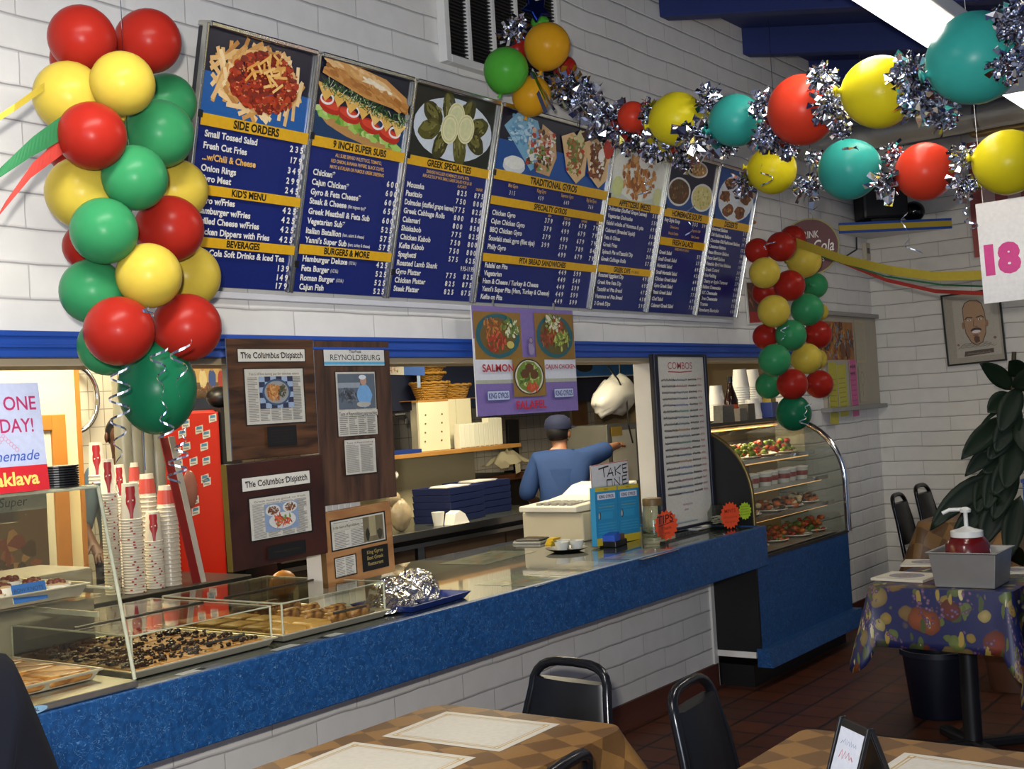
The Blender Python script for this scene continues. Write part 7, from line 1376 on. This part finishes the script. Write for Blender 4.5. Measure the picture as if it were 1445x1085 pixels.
def cloth(name, x0, x1, y0, y1, z, drop, mat, label, flare=.05, wave=5, corner=.45, cr=.05):
    cx, cy, w_, d = (x0 + x1) / 2, (y0 + y1) / 2, (x1 - x0) / 2, (y1 - y0) / 2
    P = []
    for (sx, sy, a0) in ((1, 1, 0), (-1, 1, PI / 2), (-1, -1, PI), (1, -1, 1.5 * PI)):
        for q in range(9): a = a0 + PI / 2 * q / 8; P.append((sx * (w_ - cr) + cr * math.cos(a), sy * (d - cr) + cr * math.sin(a), math.cos(a), math.sin(a), math.sin(PI * q / 8)))
        # straight run to the next corner
        nx_ = ((-1, 1), (-1, -1), (1, -1), (1, 1))[(0 if (sx, sy) == (1, 1) else 1 if (sx, sy) == (-1, 1) else 2 if (sx, sy) == (-1, -1) else 3)]
        a = a0 + PI / 2; S0 = (sx * (w_ - cr) + cr * math.cos(a), sy * (d - cr) + cr * math.sin(a)); S1 = (nx_[0] * (w_ - cr) + cr * math.cos(a), nx_[1] * (d - cr) + cr * math.sin(a))
        for q in range(1, 12): f = q / 12; P.append((S0[0] + (S1[0] - S0[0]) * f, S0[1] + (S1[1] - S0[1]) * f, math.cos(a), math.sin(a), 0))
    n = len(P); b = MB(); V = [(0, 0, z)]; UV = [(0, 0)]; rows = 9
    V += [(p[0] * .97, p[1] * .97, z) for p in P]; UV += [(p[0] * .97, p[1] * .97) for p in P]
    for r in range(rows):
        t = r / (rows - 1)
        for i, p in enumerate(P):
            L = drop * (1 + corner * p[4]) * t; s_ = math.sin(wave * 2 * PI * i / n + 1.3)
            o = .006 + flare * t * (1 + .55 * s_) * (1 + 1.2 * p[4]); dz = L if r else 0
            V.append((p[0] + p[2] * o, p[1] + p[3] * o, z - .004 * (1 if r else 0) - dz * .985)); UV.append((p[0] + p[2] * L, p[1] + p[3] * L))
    Fc = [(0, 1 + i, 1 + (i + 1) % n) for i in range(n)]
    for r in range(rows): 
        for i in range(n): j = (i + 1) % n; Fc.append((1 + r * n + i, 1 + (r + 1) * n + i, 1 + (r + 1) * n + j, 1 + r * n + j))
    b.add(V, Fc); o = obj(name, b, mat, smooth=55, solid=.002); o.location = (cx, cy, 0); ul = o.data.uv_layers.new(name='UVMap')
    for lp in o.data.loops: ul.data[lp.index].uv = UV[lp.vertex_index]
    return tag(o, label, 'tablecloth')
def table(x0, x1, y0, y1, label, z=.745):
    t = thing('dining_table', label, 'table', ((x0 + x1) / 2, (y0 + y1) / 2, 0), group='dining tables'); w_, d = (x1 - x0) / 2 - .008, (y1 - y0) / 2 - .008
    obj('table_top', MB().box(-w_, w_, -d, d, z - .03, z - .001), M('table_board', '#5a4630', .5), t, bevel=.004); obj('pedestal', MB().tube([(0, 0, .04), (0, 0, z - .03)], .04, 16), BLACKP, t, smooth=60)
    b = MB()
    for a in range(4): b.box(-.03, .26, -.028, .028, .0, .04, Matrix.Rotation(PI / 4 + a * PI / 2, 4, 'Z'))
    obj('cross_base', b, BLACKP, t, bevel=.01); return t
table(2.03, 2.80, 1.74, 2.38, 'dining table under the brown checked cloth with two placemats, in front of the counter'); cloth('tablecloth', 2.03, 2.80, 1.74, 2.38, .75, .2, CHECK, 'brown checked cloth with two placemats, on the nearest table before the counter', cr=.06, corner=.3)
table(2.2, 2.955, .66, 1.3, 'dining table under the brown checked cloth at the lower right'); cloth('tablecloth', 2.2, 2.955, .66, 1.3, .75, .2, CHECK, 'brown checked cloth with the black menu stand, at the lower right', cr=.03, corner=.3)
def placemat(cx, cy, w_, d, rot, lab):
    a = Art(); a.rect(-w_ / 2, -d / 2, w_ / 2, d / 2, '#b9b4a8')
    for i, (g, th) in enumerate(((.022, .004), (.031, .002))):
        c = '#a98a4a'; x, y = w_ / 2 - g, d / 2 - g
        for L_ in ([(-x, -y), (x, -y)], [(x, -y), (x, y)], [(x, y), (-x, y)], [(-x, y), (-x, -y)]): a.line(L_, th, c)
    for sx in (-1, 1):
        for sy in (-1, 1): a.rect(sx * (w_ / 2 - .027) - .008, sy * (d / 2 - .027) - .008, sx * (w_ / 2 - .027) + .008, sy * (d / 2 - .027) + .008, '#a98a4a'); a.rect(sx * (w_ / 2 - .027) - .004, sy * (d / 2 - .027) - .004, sx * (w_ / 2 - .027) + .004, sy * (d / 2 - .027) + .004, '#c9bfa6')
    a.V = [(v[0], v[2], -v[1] * 2 + .0006) for v in a.V]; o = obj('placemat', a, PRINT); o.location = (cx, cy, .7512); o.rotation_euler = (0, 0, rot); return tag(o, lab, 'placemat', 'paper placemats')
placemat(2.598, 2.098, .285, .385, .03, 'white paper placemat with gold border nearest the black chair by the counter'); placemat(2.245, 2.115, .285, .395, .05, 'white paper placemat with gold border at the left end of the nearest table'); placemat(2.69, .82, .3, .4, -.05, 'white paper placemat with gold border at the lower right corner')
# table tent holder
c = aZ(1208, 1019, .885); t = thing('menu_stand', 'black tent shaped menu stand on the lower right table', 'menu stand', (c.x, c.y, .7515), math.radians(-40)); 
m2 = MB(); m2.prism([(-.05, 0), (-.043, 0), (.004, .13), (-.003, .13)], -.055, .055); m2.prism([(.05, 0), (.043, 0), (-.004, .1285), (.003, .1285)], -.055, .055)
for sx in (-1, 1): m2.prism([(sx * .054, 0), (sx * .042, 0), (-sx * .004, .134), (sx * .008, .134)], -.062, -.0551); m2.prism([(sx * .054, 0), (sx * .042, 0), (-sx * .004, .134), (sx * .008, .134)], .0551, .062)
obj('stand_frame', m2, BLACKP, t, bevel=.002)
a = Art(); a.rect(-.05, .01, .05, .125, '#b7bcc8'); a.scrib(-.03, .03, .06, .02, '#a83a4a', .003); a.scrib(-.035, .03, .09, .014, '#5a6a9a', .002); o = obj('printed_card', a, PRINT, t)
o.matrix_local = Matrix.Translation((-.0515, 0, -.002)) @ Matrix.Rotation(math.radians(19.9), 4, 'Y') @ Matrix.Rotation(-PI / 2, 4, 'Z')

def chair_proto():
    t = thing('dining_chair', 'x', 'chair', (0, 0, 0), group='black dining chairs')
    def seat(): 
        b = MB(); V = []
        for zz, s_ in ((.43, .97), (.44, 1.0), (.468, 1.0), (.482, .93), (.486, .8)):
            for k in range(28): a = 2 * PI * k / 28; c, s2 = math.cos(a), math.sin(a); e = .55; V.append((.2 * s_ * math.copysign(abs(c) ** e, c), .2 * s_ * math.copysign(abs(s2) ** e, s2), zz))
        b.add(V, [(k * 28 + i, k * 28 + (i + 1) % 28, (k + 1) * 28 + (i + 1) % 28, (k + 1) * 28 + i) for k in range(4) for i in range(28)] + [tuple(range(28))[::-1], tuple(4 * 28 + i for i in range(28))]); return b
    obj('seat', seat(), BLACKV, t, smooth=60)
    # back hoop
    P = [(.178, -.17, .4), (.174, -.19, .52), (.16, -.215, .66), (.146, -.235, .74)]; A_ = []
    for k in range(1, 12): a = PI * k / 12; A_.append((.146 * math.copysign(abs(math.cos(a)) ** .6, math.cos(a)), -.235 - .025 * math.sin(a), .74 + .085 * abs(math.sin(a)) ** .75))
    hoop = P + A_ + [(-x, y, z) for x, y, z in P[::-1]]; b = MB(); b.tube(hoop, .0145, 10); obj('back_frame', b, M('black_frame', '#15161a', .22, .3), t, smooth=60)
    # padded back panel, leaving the hand slot at the top
    b = MB(); V = []; rows = [(.52, .162, -.192), (.6, .154, -.206), (.68, .144, -.22), (.762, .134, -.237), (.774, .13, -.239)]
    for z, w_, y in rows:
        for x, dy in ((-1, -.006), (-.9, -.02), (0, -.026), (.9, -.02), (1, -.006), (1, .006), (.9, .016), (0, .022), (-.9, .016), (-1, .006)): V.append((x * w_, y + dy, z))
    b.add(V, [(k * 10 + i, k * 10 + (i + 1) % 10, (k + 1) * 10 + (i + 1) % 10, (k + 1) * 10 + i) for k in range(4) for i in range(10)] + [tuple(range(10))[::-1], tuple(40 + i for i in range(10))]); obj('backrest', b, BLACKV, t, smooth=50)
    FRM = MATS['black_frame']
    for sx in (-1, 1):
        obj('leg', MB().tube([(sx * .17, .16, .43), (sx * .185, .19, .0)], .0125, 10), FRM, t, smooth=60); obj('leg', MB().tube([(sx * .178, -.17, .42), (sx * .19, -.22, .0)], .0125, 10), FRM, t, smooth=60)
    b = MB(); b.tube([(-.17, .16, .42), (.17, .16, .42), (.178, -.17, .42), (-.178, -.17, .42)], .011, 8, True); obj('seat_frame', b, FRM, t); return t
ch = chair_proto(); used = []
def put_chair(x, y, rz, lab, zs=1.0):
    o = ch if not used else dup(ch); used.append(1); o.location = (x, y, 0); o.rotation_euler = (0, 0, rz); o.scale = (1, 1, zs); o['label'] = lab; return o
# each is placed by where its back stands; local back is .25 behind the seat
def chair_back_at(bx, by, rz, lab, zs=1.0):
    f = Vector((-math.sin(rz), math.cos(rz))); put_chair(bx + .25 * f.x, by + .25 * f.y, rz, lab, zs)
chair_back_at(3.13, 2.125, math.radians(84), 'black vinyl dining chair at the end of the placemat table, against the counter wall')
chair_back_at(3.02, 1.66, math.radians(187), 'black vinyl dining chair in the aisle, its back turned to the counter')
q = aZ(793, 1076, .825); chair_back_at(q.x, q.y, math.radians(8), 'black dining chair cut by the bottom edge, only the top of its back showing')
chair_back_at(8.33, 2.89, math.radians(183), 'black dining chair at the far corner table, the nearer and larger of two', 1.06); chair_back_at(8.8, 2.88, math.radians(180), 'black dining chair at the far corner table, the one against the right wall', 1.09)
# far corner table
table(7.75, 8.5, 2.0, 2.58, 'dining table under the brown checked cloth in the far corner'); cloth('tablecloth', 7.75, 8.5, 2.0, 2.58, .75, .24, CHECK, 'brown checked cloth on the far corner table between two black chairs', .05, 4, .5)
# fruit cloth tables
table(5.2, 5.92, 1.37, 1.96, 'table under the fruit print cloth carrying the steel pan'); cloth('tablecloth', 5.2, 5.92, 1.37, 1.96, .75, .25, FRUIT, 'blue fruit print tablecloth under the steel ketchup pan', .035, 4, .45, .03)
table(5.06, 5.85, .6, 1.24, 'table under the second fruit print cloth at the right edge'); cloth('tablecloth', 5.06, 5.85, .6, 1.24, .753, .3, FRUIT, 'blue fruit print tablecloth cut by the right edge', .03, 4, .45, .03)
# steel pan with the ketchup jar
t = thing('steel_pan', 'deep steel steam table pan on the fruit print cloth', 'pan', (5.36, 1.565, .7525), math.radians(0)); b = MB(); V = []
for a_, c_, z_ in ((.11, .118, .003), (.13, .135, .148), (.142, .147, .15), (.142, .147, .144), (.131, .137, .143), (.113, .121, 0)): V += [(-a_, -c_, z_), (a_, -c_, z_), (a_, c_, z_), (-a_, c_, z_)]
b.add(V, [(0, 1, 2, 3), (23, 22, 21, 20)] + [(k * 4 + i, (k + 1) * 4 + i, (k + 1) * 4 + (i + 1) % 4, k * 4 + (i + 1) % 4) for k in range(5) for i in range(4)]); obj('pan_body', b, M('worn_steel', '#a6a49e', .4, .75, .12), t, bevel=.004)
t = thing('ketchup_jar', 'red ketchup jar with a white pump standing in the steel pan', 'jar', (5.36, 1.575, .756)); obj('jar_body', MB().lathe([(.07, 0), (.088, .012), (.092, .1), (.09, .165), (.07, .195), (.062, .2)], 28), M('ketchup_red', '#5a0f10', .2), t, smooth=50)
obj('pump_cap', MB().lathe([(.066, .198), (.066, .222), (.03, .232), (.013, .24)], 24), M('white_pump', '#d3d2cc', .4), t, smooth=40); pt = MB(); pt.tube([(0, 0, .235), (0, 0, .305)], .009, 10); pt.lathe([(.022, .3), (.024, .312), (.01, .322)], 16); pt.tube([(0, .01, .312), (-.02, .06, .312), (-.03, .088, .298)], .008, 8); obj('pump_head', pt, MATS['white_pump'], t, smooth=60)
def pack(px, py, w_, d, n, rot, lab, c='#b9b2a2'):
    q = aZ(px, py, .755); t = thing('paper_stack', lab, 'papers', (q.x, q.y, .7525), rot); obj('sheets', MB().box(-w_ / 2, w_ / 2, -d / 2, d / 2, 0, n), M('pack_' + c[1:], c, .6), t, bevel=.001); a = Art(); a.rect(-w_ * .46, -d * .44, w_ * .46, d * .44, '#c6c0b2'); a.blob(0, 0, w_ * .3, d * .3, '#8a8890', 20, .05); a.ring(0, 0, w_ * .32, d * .32, .004, '#6a6a74'); food(a, 0, 0, w_ * .22, d * .2, ('#a8806a', '#70707c', '#9a9aa4'), 16, .2)
    a.V = [(v[0], v[2], n + .0006 - v[1]) for v in a.V]; obj('printed_face', a, PRINT, t)
pack(1280, 815, .22, .24, .012, -.1, 'pack of printed papers lying left of the steel pan'); pack(1308, 795, .2, .22, .01, .2, 'pack of papers half hidden behind the steel pan'); pack(1426, 806, .16, .2, .01, .3, 'striped papers lying right of the steel pan')
# dark bin below
t = thing('waste_bin', 'dark blue round waste bin under the fruit print table', 'bin', (6.07, 1.963, 0)); obj('bin_body', MB().lathe([(.13, 0), (.135, .01), (.165, .3), (.178, .3), (.178, .325), (.168, .325), (.158, .29), (.128, .02), (.0001, .015)], 28), M('navy_bin', '#070d1c', .4), t, smooth=45)
# blue laminate divider at the right edge
t = thing('divider_panel', 'narrow blue laminate divider at the right edge behind the plant', 'divider', (6.05, 1.33, 0)); obj('panel', MB().box(-.02, .02, -.3, .175, .0, 1.125), LAM, t, bevel=.004); obj('cap', MB().box(-.026, .026, -.3, .18, 1.125, 1.14), BLUEP, t)
# rubber plant
t = thing('rubber_plant', 'tall rubber plant with large dark green leaves before the right wall', 'plant', (6.75, 1.78, 0)); LEAF = N('rubber_leaf'); nz = LEAF.n('ShaderNodeTexNoise', i_Scale=5.0); LEAF.l(LEAF.coord(), nz.inputs['Vector']); LEAF.l(LEAF.mix(nz.outputs[0], '#08120b', '#14260f'), LEAF.b.inputs['Base Color']); LEAF.b.inputs['Roughness'].default_value = .5; LEAF.b.inputs['Specular IOR Level'].default_value = .25; LEAF = LEAF.m
obj('pot', MB().lathe([(.13, 0), (.17, .3), (.185, .3), (.185, .34), (.165, .34), (.16, .31), (.0001, .3)], 24), M('brown_pot', '#4a2c1c', .5), t, smooth=40); obj('soil', MB().lathe([(.158, .305), (.0001, .318)], 20), M('soil', '#1f1610', .9), t)
st = MB(); ST = [[(0, 0, .3), (.02, .02, .7), (-.02, -.03, 1.1), (0, -.08, 1.55), (.0, -.1, 1.75)], [(.03, -.03, .3), (.05, -.12, .75), (.04, -.22, 1.15), (.05, -.28, 1.5)], [(-.03, .03, .3), (-.04, .1, .6), (-.03, .15, .9), (-.02, .16, 1.0)]]
for s_ in ST: st.tube(s_, .012, 8)
obj('stem', st, M('plant_stem', '#3a2e1c', .7), t, smooth=60)
def leaf(base, az, el, L, wd, droop, face=.0):
    vdir = (Vector((6.75, 1.78, 1.2)) - CP).normalized()
    b = MB(); V = []; n = 9; d = Vector((math.cos(az) * math.cos(el), math.sin(az) * math.cos(el), math.sin(el))); p = Vector(base); side = Vector((-math.sin(az), math.cos(az), 0)); 
    for k in range(n + 1):
        f = k / n; w_ = wd * (math.sin(PI * min(1, f * .97 + .02)) ** .75) * (1 - .25 * f) if 0 < f < 1 else wd * .04; side = (vdir.cross(d) * face + side * (1 - face)).normalized(); nrm = side.cross(d).normalized()
        V += [p - side * w_ + nrm * w_ * .22, p - side * w_ * .5 + nrm * w_ * .04, p - nrm * w_ * .05, p + side * w_ * .5 + nrm * w_ * .04, p + side * w_ + nrm * w_ * .22]; p = p + d * L / n; d = (d + Vector((0, 0, -droop / n))).normalized()
    b.add(V, [(k * 5 + i, k * 5 + i + 1, (k + 1) * 5 + i + 1, (k + 1) * 5 + i) for k in range(n) for i in range(4)]); b.tube([base, V[2]], .004, 5); return obj('leaf', b, LEAF, t, smooth=180, solid=.0015)
# leaves seen in the photo, by tip position, then more around
def leaf_to(px0, py0, px1, py1, wd, X0=6.75, X1=6.65, droop=.5):
    b0 = aX(px0, py0, X0) - t.location; b1 = aX(px1, py1, X1) - t.location; v = b1 - b0; L = v.length * 1.06; leaf(tuple(b0), math.atan2(v.y, v.x), math.asin(max(-1, min(1, v.z / v.length))) + droop * .45, L, wd * 1.1, droop, .8)
for a_ in ((1428, 550, 1383, 517, .05, 6.75, 6.6), (1430, 560, 1396, 582, .06), (1425, 570, 1385, 602, .012, 6.75, 6.6), (1440, 548, 1418, 610, .06), (1440, 530, 1424, 512, .05), (1428, 590, 1362, 648, .06, 6.75, 6.55), (1425, 620, 1367, 672, .05, 6.75, 6.6), (1428, 640, 1390, 668, .055), (1440, 620, 1425, 690, .07), (1420, 670, 1322, 752, .065, 6.75, 6.55, .9), (1415, 690, 1350, 770, .06, 6.75, 6.6), (1425, 690, 1395, 770, .07), (1435, 660, 1410, 735, .06), (1440, 700, 1430, 790, .06), (1400, 655, 1385, 725, .055), (1432, 600, 1400, 650, .06), (1440, 575, 1412, 640, .06), (1438, 640, 1408, 700, .06), (1428, 705, 1375, 790, .06), (1442, 590, 1448, 640, .06), (1430, 612, 1376, 640, .05), (1420, 640, 1400, 720, .06)): leaf_to(*a_)
for k in range(9): s_ = ST[k % 3]; q = s_[1 + (k // 3) % (len(s_) - 1)]; leaf(q, rnd.uniform(-2.6, .6), rnd.uniform(-.2, .9), rnd.uniform(.2, .3), rnd.uniform(.05, .07), rnd.uniform(.3, 1.1), .5)

# ================================================================== people
SKIN = M('skin', '#8a5e44', .5, var=.05)
def skin_mesh(name, joints, edges, mat, parent, sub=2, root=0):
    names = list(joints); me = bpy.data.meshes.new(name); me.from_pydata([joints[n_][0] for n_ in names], [(names.index(a), names.index(b)) for a, b in edges], [])
    o = bpy.data.objects.new(name, me); COL.objects.link(o); sm = o.modifiers.new('skin', 'SKIN'); sm.use_smooth_shade = True
    for v, n_ in zip(me.skin_vertices[0].data, names): r = joints[n_][1]; v.radius = r if hasattr(r, '__len__') else (r, r); v.use_root = False
    me.skin_vertices[0].data[root].use_root = True
    s_ = o.modifiers.new('sub', 'SUBSURF'); s_.levels = sub; s_.render_levels = sub
    bpy.context.view_layer.update(); dg = bpy.context.evaluated_depsgraph_get(); m2_ = bpy.data.meshes.new_from_object(o.evaluated_get(dg)); bpy.data.objects.remove(o)
    o = bpy.data.objects.new(name, m2_); COL.objects.link(o); m2_.materials.clear(); m2_.materials.append(mat); m2_.polygons.foreach_set('material_index', [0] * len(m2_.polygons)); m2_.polygons.foreach_set('use_smooth', [True] * len(m2_.polygons)); o.parent = parent; return o
def person(label, loc, rz, sc, shirt, pants, hair, arms, cap=None, look=0., lean=0., gloves=None, skin=SKIN, bulk=1.0, sleeve='short'):
    t = thing('person', label, 'person', loc, rz); t.scale = (sc, sc, sc)
    Ln = lean; dz_ = lambda f: -lean * .28 * f
    J = {'pelvis': ((0, 0, .95), (.135 * bulk, .1 * bulk)), 'waist': ((0, Ln * .1, 1.1), (.125 * bulk, .095 * bulk)), 'chest': ((0, Ln * .35, 1.29 + dz_(.3)), (.15 * bulk, .105 * bulk)), 'neckbase': ((0, Ln * .55, 1.43 + dz_(.6)), (.07, .065)), 'neck': ((0, Ln * .6 + .012, 1.49 + dz_(.75)), (.052, .054)), 'jaw': ((.012 * look, Ln * .66 + .035, 1.55 + dz_(.9)), (.062, .066)), 'skull': ((.01 * look, Ln * .68 + .02, 1.63 + dz_(1)), (.076, .09)), 'crown': ((0, Ln * .68 + .01, 1.69 + dz_(1)), (.05, .06))}
    E = [('pelvis', 'waist'), ('waist', 'chest'), ('chest', 'neckbase'), ('neckbase', 'neck'), ('neck', 'jaw'), ('jaw', 'skull'), ('skull', 'crown')]
    for s_, n_ in ((1, 'R'), (-1, 'L')):
        sh, el, wr = arms[n_]; J['sh' + n_] = ((s_ * .165, Ln * .42, 1.385 + dz_(.5)), (.06 * bulk, .06 * bulk)); J['el' + n_] = (el, .04); J['wr' + n_] = (wr, .028)
        d = (Vector(wr) - Vector(el)).normalized(); palm = Vector(wr) + d * .07; J['pa' + n_] = (tuple(palm), (.036, .018)); E += [('chest', 'sh' + n_), ('sh' + n_, 'el' + n_), ('el' + n_, 'wr' + n_), ('wr' + n_, 'pa' + n_)]
        side = d.cross(Vector((0, 0, 1))); side = side.normalized() if side.length > .1 else Vector((0, 1, 0)); up_ = side.cross(d)
        for f in range(4):
            b0 = palm + side * (.027 - .018 * f) + d * .02; Lf = (.062, .07, .066, .052)[f]; J['f%d%s' % (f, n_)] = (tuple(b0 + d * Lf * .5 - up_ * .008), .0085); J['g%d%s' % (f, n_)] = (tuple(b0 + d * Lf * .9 - up_ * .03), .0075); E += [('pa' + n_, 'f%d%s' % (f, n_)), ('f%d%s' % (f, n_), 'g%d%s' % (f, n_))]
        tb = Vector(wr) + d * .03 + side * .035; J['t0' + n_] = (tuple(tb), .011); J['t1' + n_] = (tuple(tb + d * .04 + side * .02 - up_ * .012), .009); E += [('wr' + n_, 't0' + n_), ('t0' + n_, 't1' + n_)]
        J['hip' + n_] = ((s_ * .09, 0, .88), .09 * bulk); J['kn' + n_] = ((s_ * .1, .02, .5), .056); J['an' + n_] = ((s_ * .1, -.02, .09), .038); J['to' + n_] = ((s_ * .115, .13, .035), .034); E += [('pelvis', 'hip' + n_), ('hip' + n_, 'kn' + n_), ('kn' + n_, 'an' + n_), ('an' + n_, 'to' + n_)]
    skin_mesh('body', J, E, skin, t)
    K = lambda n_, r, dz=0: ((J[n_][0][0], J[n_][0][1], J[n_][0][2] + dz), r)
    Sj = {'hem': ((0, 0, .9), (.158 * bulk, .122 * bulk)), 'waist': K('waist', (.155 * bulk, .12 * bulk)), 'chest': K('chest', (.172 * bulk, .126 * bulk)), 'nb': K('neckbase', (.084, .08), -.005)}; Se = [('hem', 'waist'), ('waist', 'chest'), ('chest', 'nb')]
    for n_ in 'RL':
        el, wr = Vector(J['el' + n_][0]), Vector(J['wr' + n_][0]); Sj['s' + n_] = K('sh' + n_, .08 * bulk); Sj['e' + n_] = (tuple(el), .062 * bulk); Se += [('chest', 's' + n_), ('s' + n_, 'e' + n_)]
        if sleeve == 'long': Sj['w' + n_] = (tuple(el.lerp(wr, .93)), .045); Se += [('e' + n_, 'w' + n_)]
        else: Sj['w' + n_] = (tuple(el.lerp(wr, .12)), .06); Se += [('e' + n_, 'w' + n_)]
    skin_mesh('shirt', Sj, Se, shirt, t, 2, 1)
    Pj = {'p': K('pelvis', (.15 * bulk, .115 * bulk), -.01)}; Pe = []
    for n_ in 'RL': Pj['h' + n_] = K('hip' + n_, .105 * bulk); Pj['k' + n_] = K('kn' + n_, .07); Pj['a' + n_] = K('an' + n_, .055, .0); Pe += [('p', 'h' + n_), ('h' + n_, 'k' + n_), ('k' + n_, 'a' + n_)]
    skin_mesh('trousers', Pj, Pe, pants, t)
    for n_ in 'RL': a0 = J['an' + n_][0]; b = MB(); b.ball((a0[0], a0[1] + .07, .045), (.05, .135, .045), 18, 10); obj('shoe', b, BLACKP, t, smooth=180)
    hx_, hy, hz_ = J['skull'][0]; HR = Matrix.Translation((hx_, hy, hz_)) @ Matrix.Rotation(look, 4, 'Z')
    b = MB(); b.ball((0, -.012, .012), (.083, .1, .1), 24, 14, HR); 
    V2 = []
    hb = MB(); 
    for v, in zip(b.V): V2.append(v)
    # keep hair off the face: push front lower points inside the head
    inv = HR.inverted(); V3 = []
    for v in V2:
        l_ = inv @ Vector(v)
        if l_.y > .035 and l_.z < .06: l_.y = .03; l_.x *= .75
        if l_.z < -.06: l_.z = -.06
        V3.append(tuple(HR @ l_))
    b.V = V3; obj('hair', b, hair, t, smooth=180)
    for s_ in (-1, 1):
        o = MB(); o.ball((s_ * .079, .012, -.015), (.012, .02, .032), 12, 8, HR); obj('ear', o, skin, t, smooth=180)
        o = MB(); o.ball((s_ * .03, .1, .0), (.013, .008, .009), 12, 8, HR); obj('eye', o, M('eye_white', '#d8d2c8', .3), t, smooth=180); o = MB(); o.box(s_ * .03 - .017, s_ * .03 + .017, .098, .108, .016, .022, HR); obj('eyebrow', o, hair, t)
    o = MB(); o.ball((0, .115, -.025), (.014, .02, .024), 12, 8, HR); obj('nose', o, skin, t, smooth=180); o = MB(); o.ball((0, .095, -.062), (.024, .012, .008), 12, 8, HR); obj('mouth', o, M('lip', '#7a4238', .5), t, smooth=180)
    if cap:
        o = MB(); o.lathe([(.094, .0), (.096, .03), (.085, .072), (.05, .098), (.0001, .105)], 28, (0, -.005, .022), HR, sy=1.12); obj('cap', o, cap, t, smooth=60); o = MB(); o.ball((0, .12, .03), (.075, .075, .008), 22, 8, HR); obj('cap_brim', o, cap, t, smooth=180)
    return t
SHIRTB = M('blue_work_shirt', '#10305f', .85, var=.12, scale=7, bumps=.35); HAIR = M('black_hair', '#0f0b0a', .6, var=.3, scale=60)
person('man in a blue work shirt and blue cap seen from behind, reaching to the right', (6.72, 4.55, 0), math.radians(-58), .93, SHIRTB, M('dark_trousers', '#15171c', .8), HAIR, {'R': (None, (.33, .14, 1.40), (.40, .36, 1.42)), 'L': (None, (-.25, .05, 1.12), (-.2, .26, 1.05))}, cap=M('navy_cap', '#0d1636', .85, var=.15), look=-.5, lean=.3, bulk=1.12)
q = aY(168, 600, 6.17); person('dark haired person in grey blue standing behind the paper cup stacks', (q.x, 6.17, 0), math.radians(150), .98, M('grey_blue_shirt', '#51667a', .8), M('dark_trousers', '#15171c', .8), HAIR, {'R': (None, (.24, .05, 1.1), (.2, .25, 1.0)), 'L': (None, (-.24, .05, 1.1), (-.2, .25, 1.0))}, skin=M('skin_deep', '#5a3826', .5))
# customer in navy at the lower left corner: only a shoulder and upper arm show
fp_ = aD(-44, 1022, 1.12); off = .165 * .97
person('customer in a dark navy top at the lower left corner, only the shoulder showing', (fp_.x - off * .95, fp_.y + .04 - .0, fp_.z - 1.385 * .96), math.radians(-20), .96, M('dark_navy_cloth', '#020309', .95, var=.2, scale=30, spec=.1), M('dark_trousers', '#15171c', .8), HAIR, {'R': (None, (.22, .0, 1.12), (.2, .2, 1.0)), 'L': (None, (-.22, .02, 1.12), (-.2, .2, 1.0))}, sleeve='long', bulk=1.1)
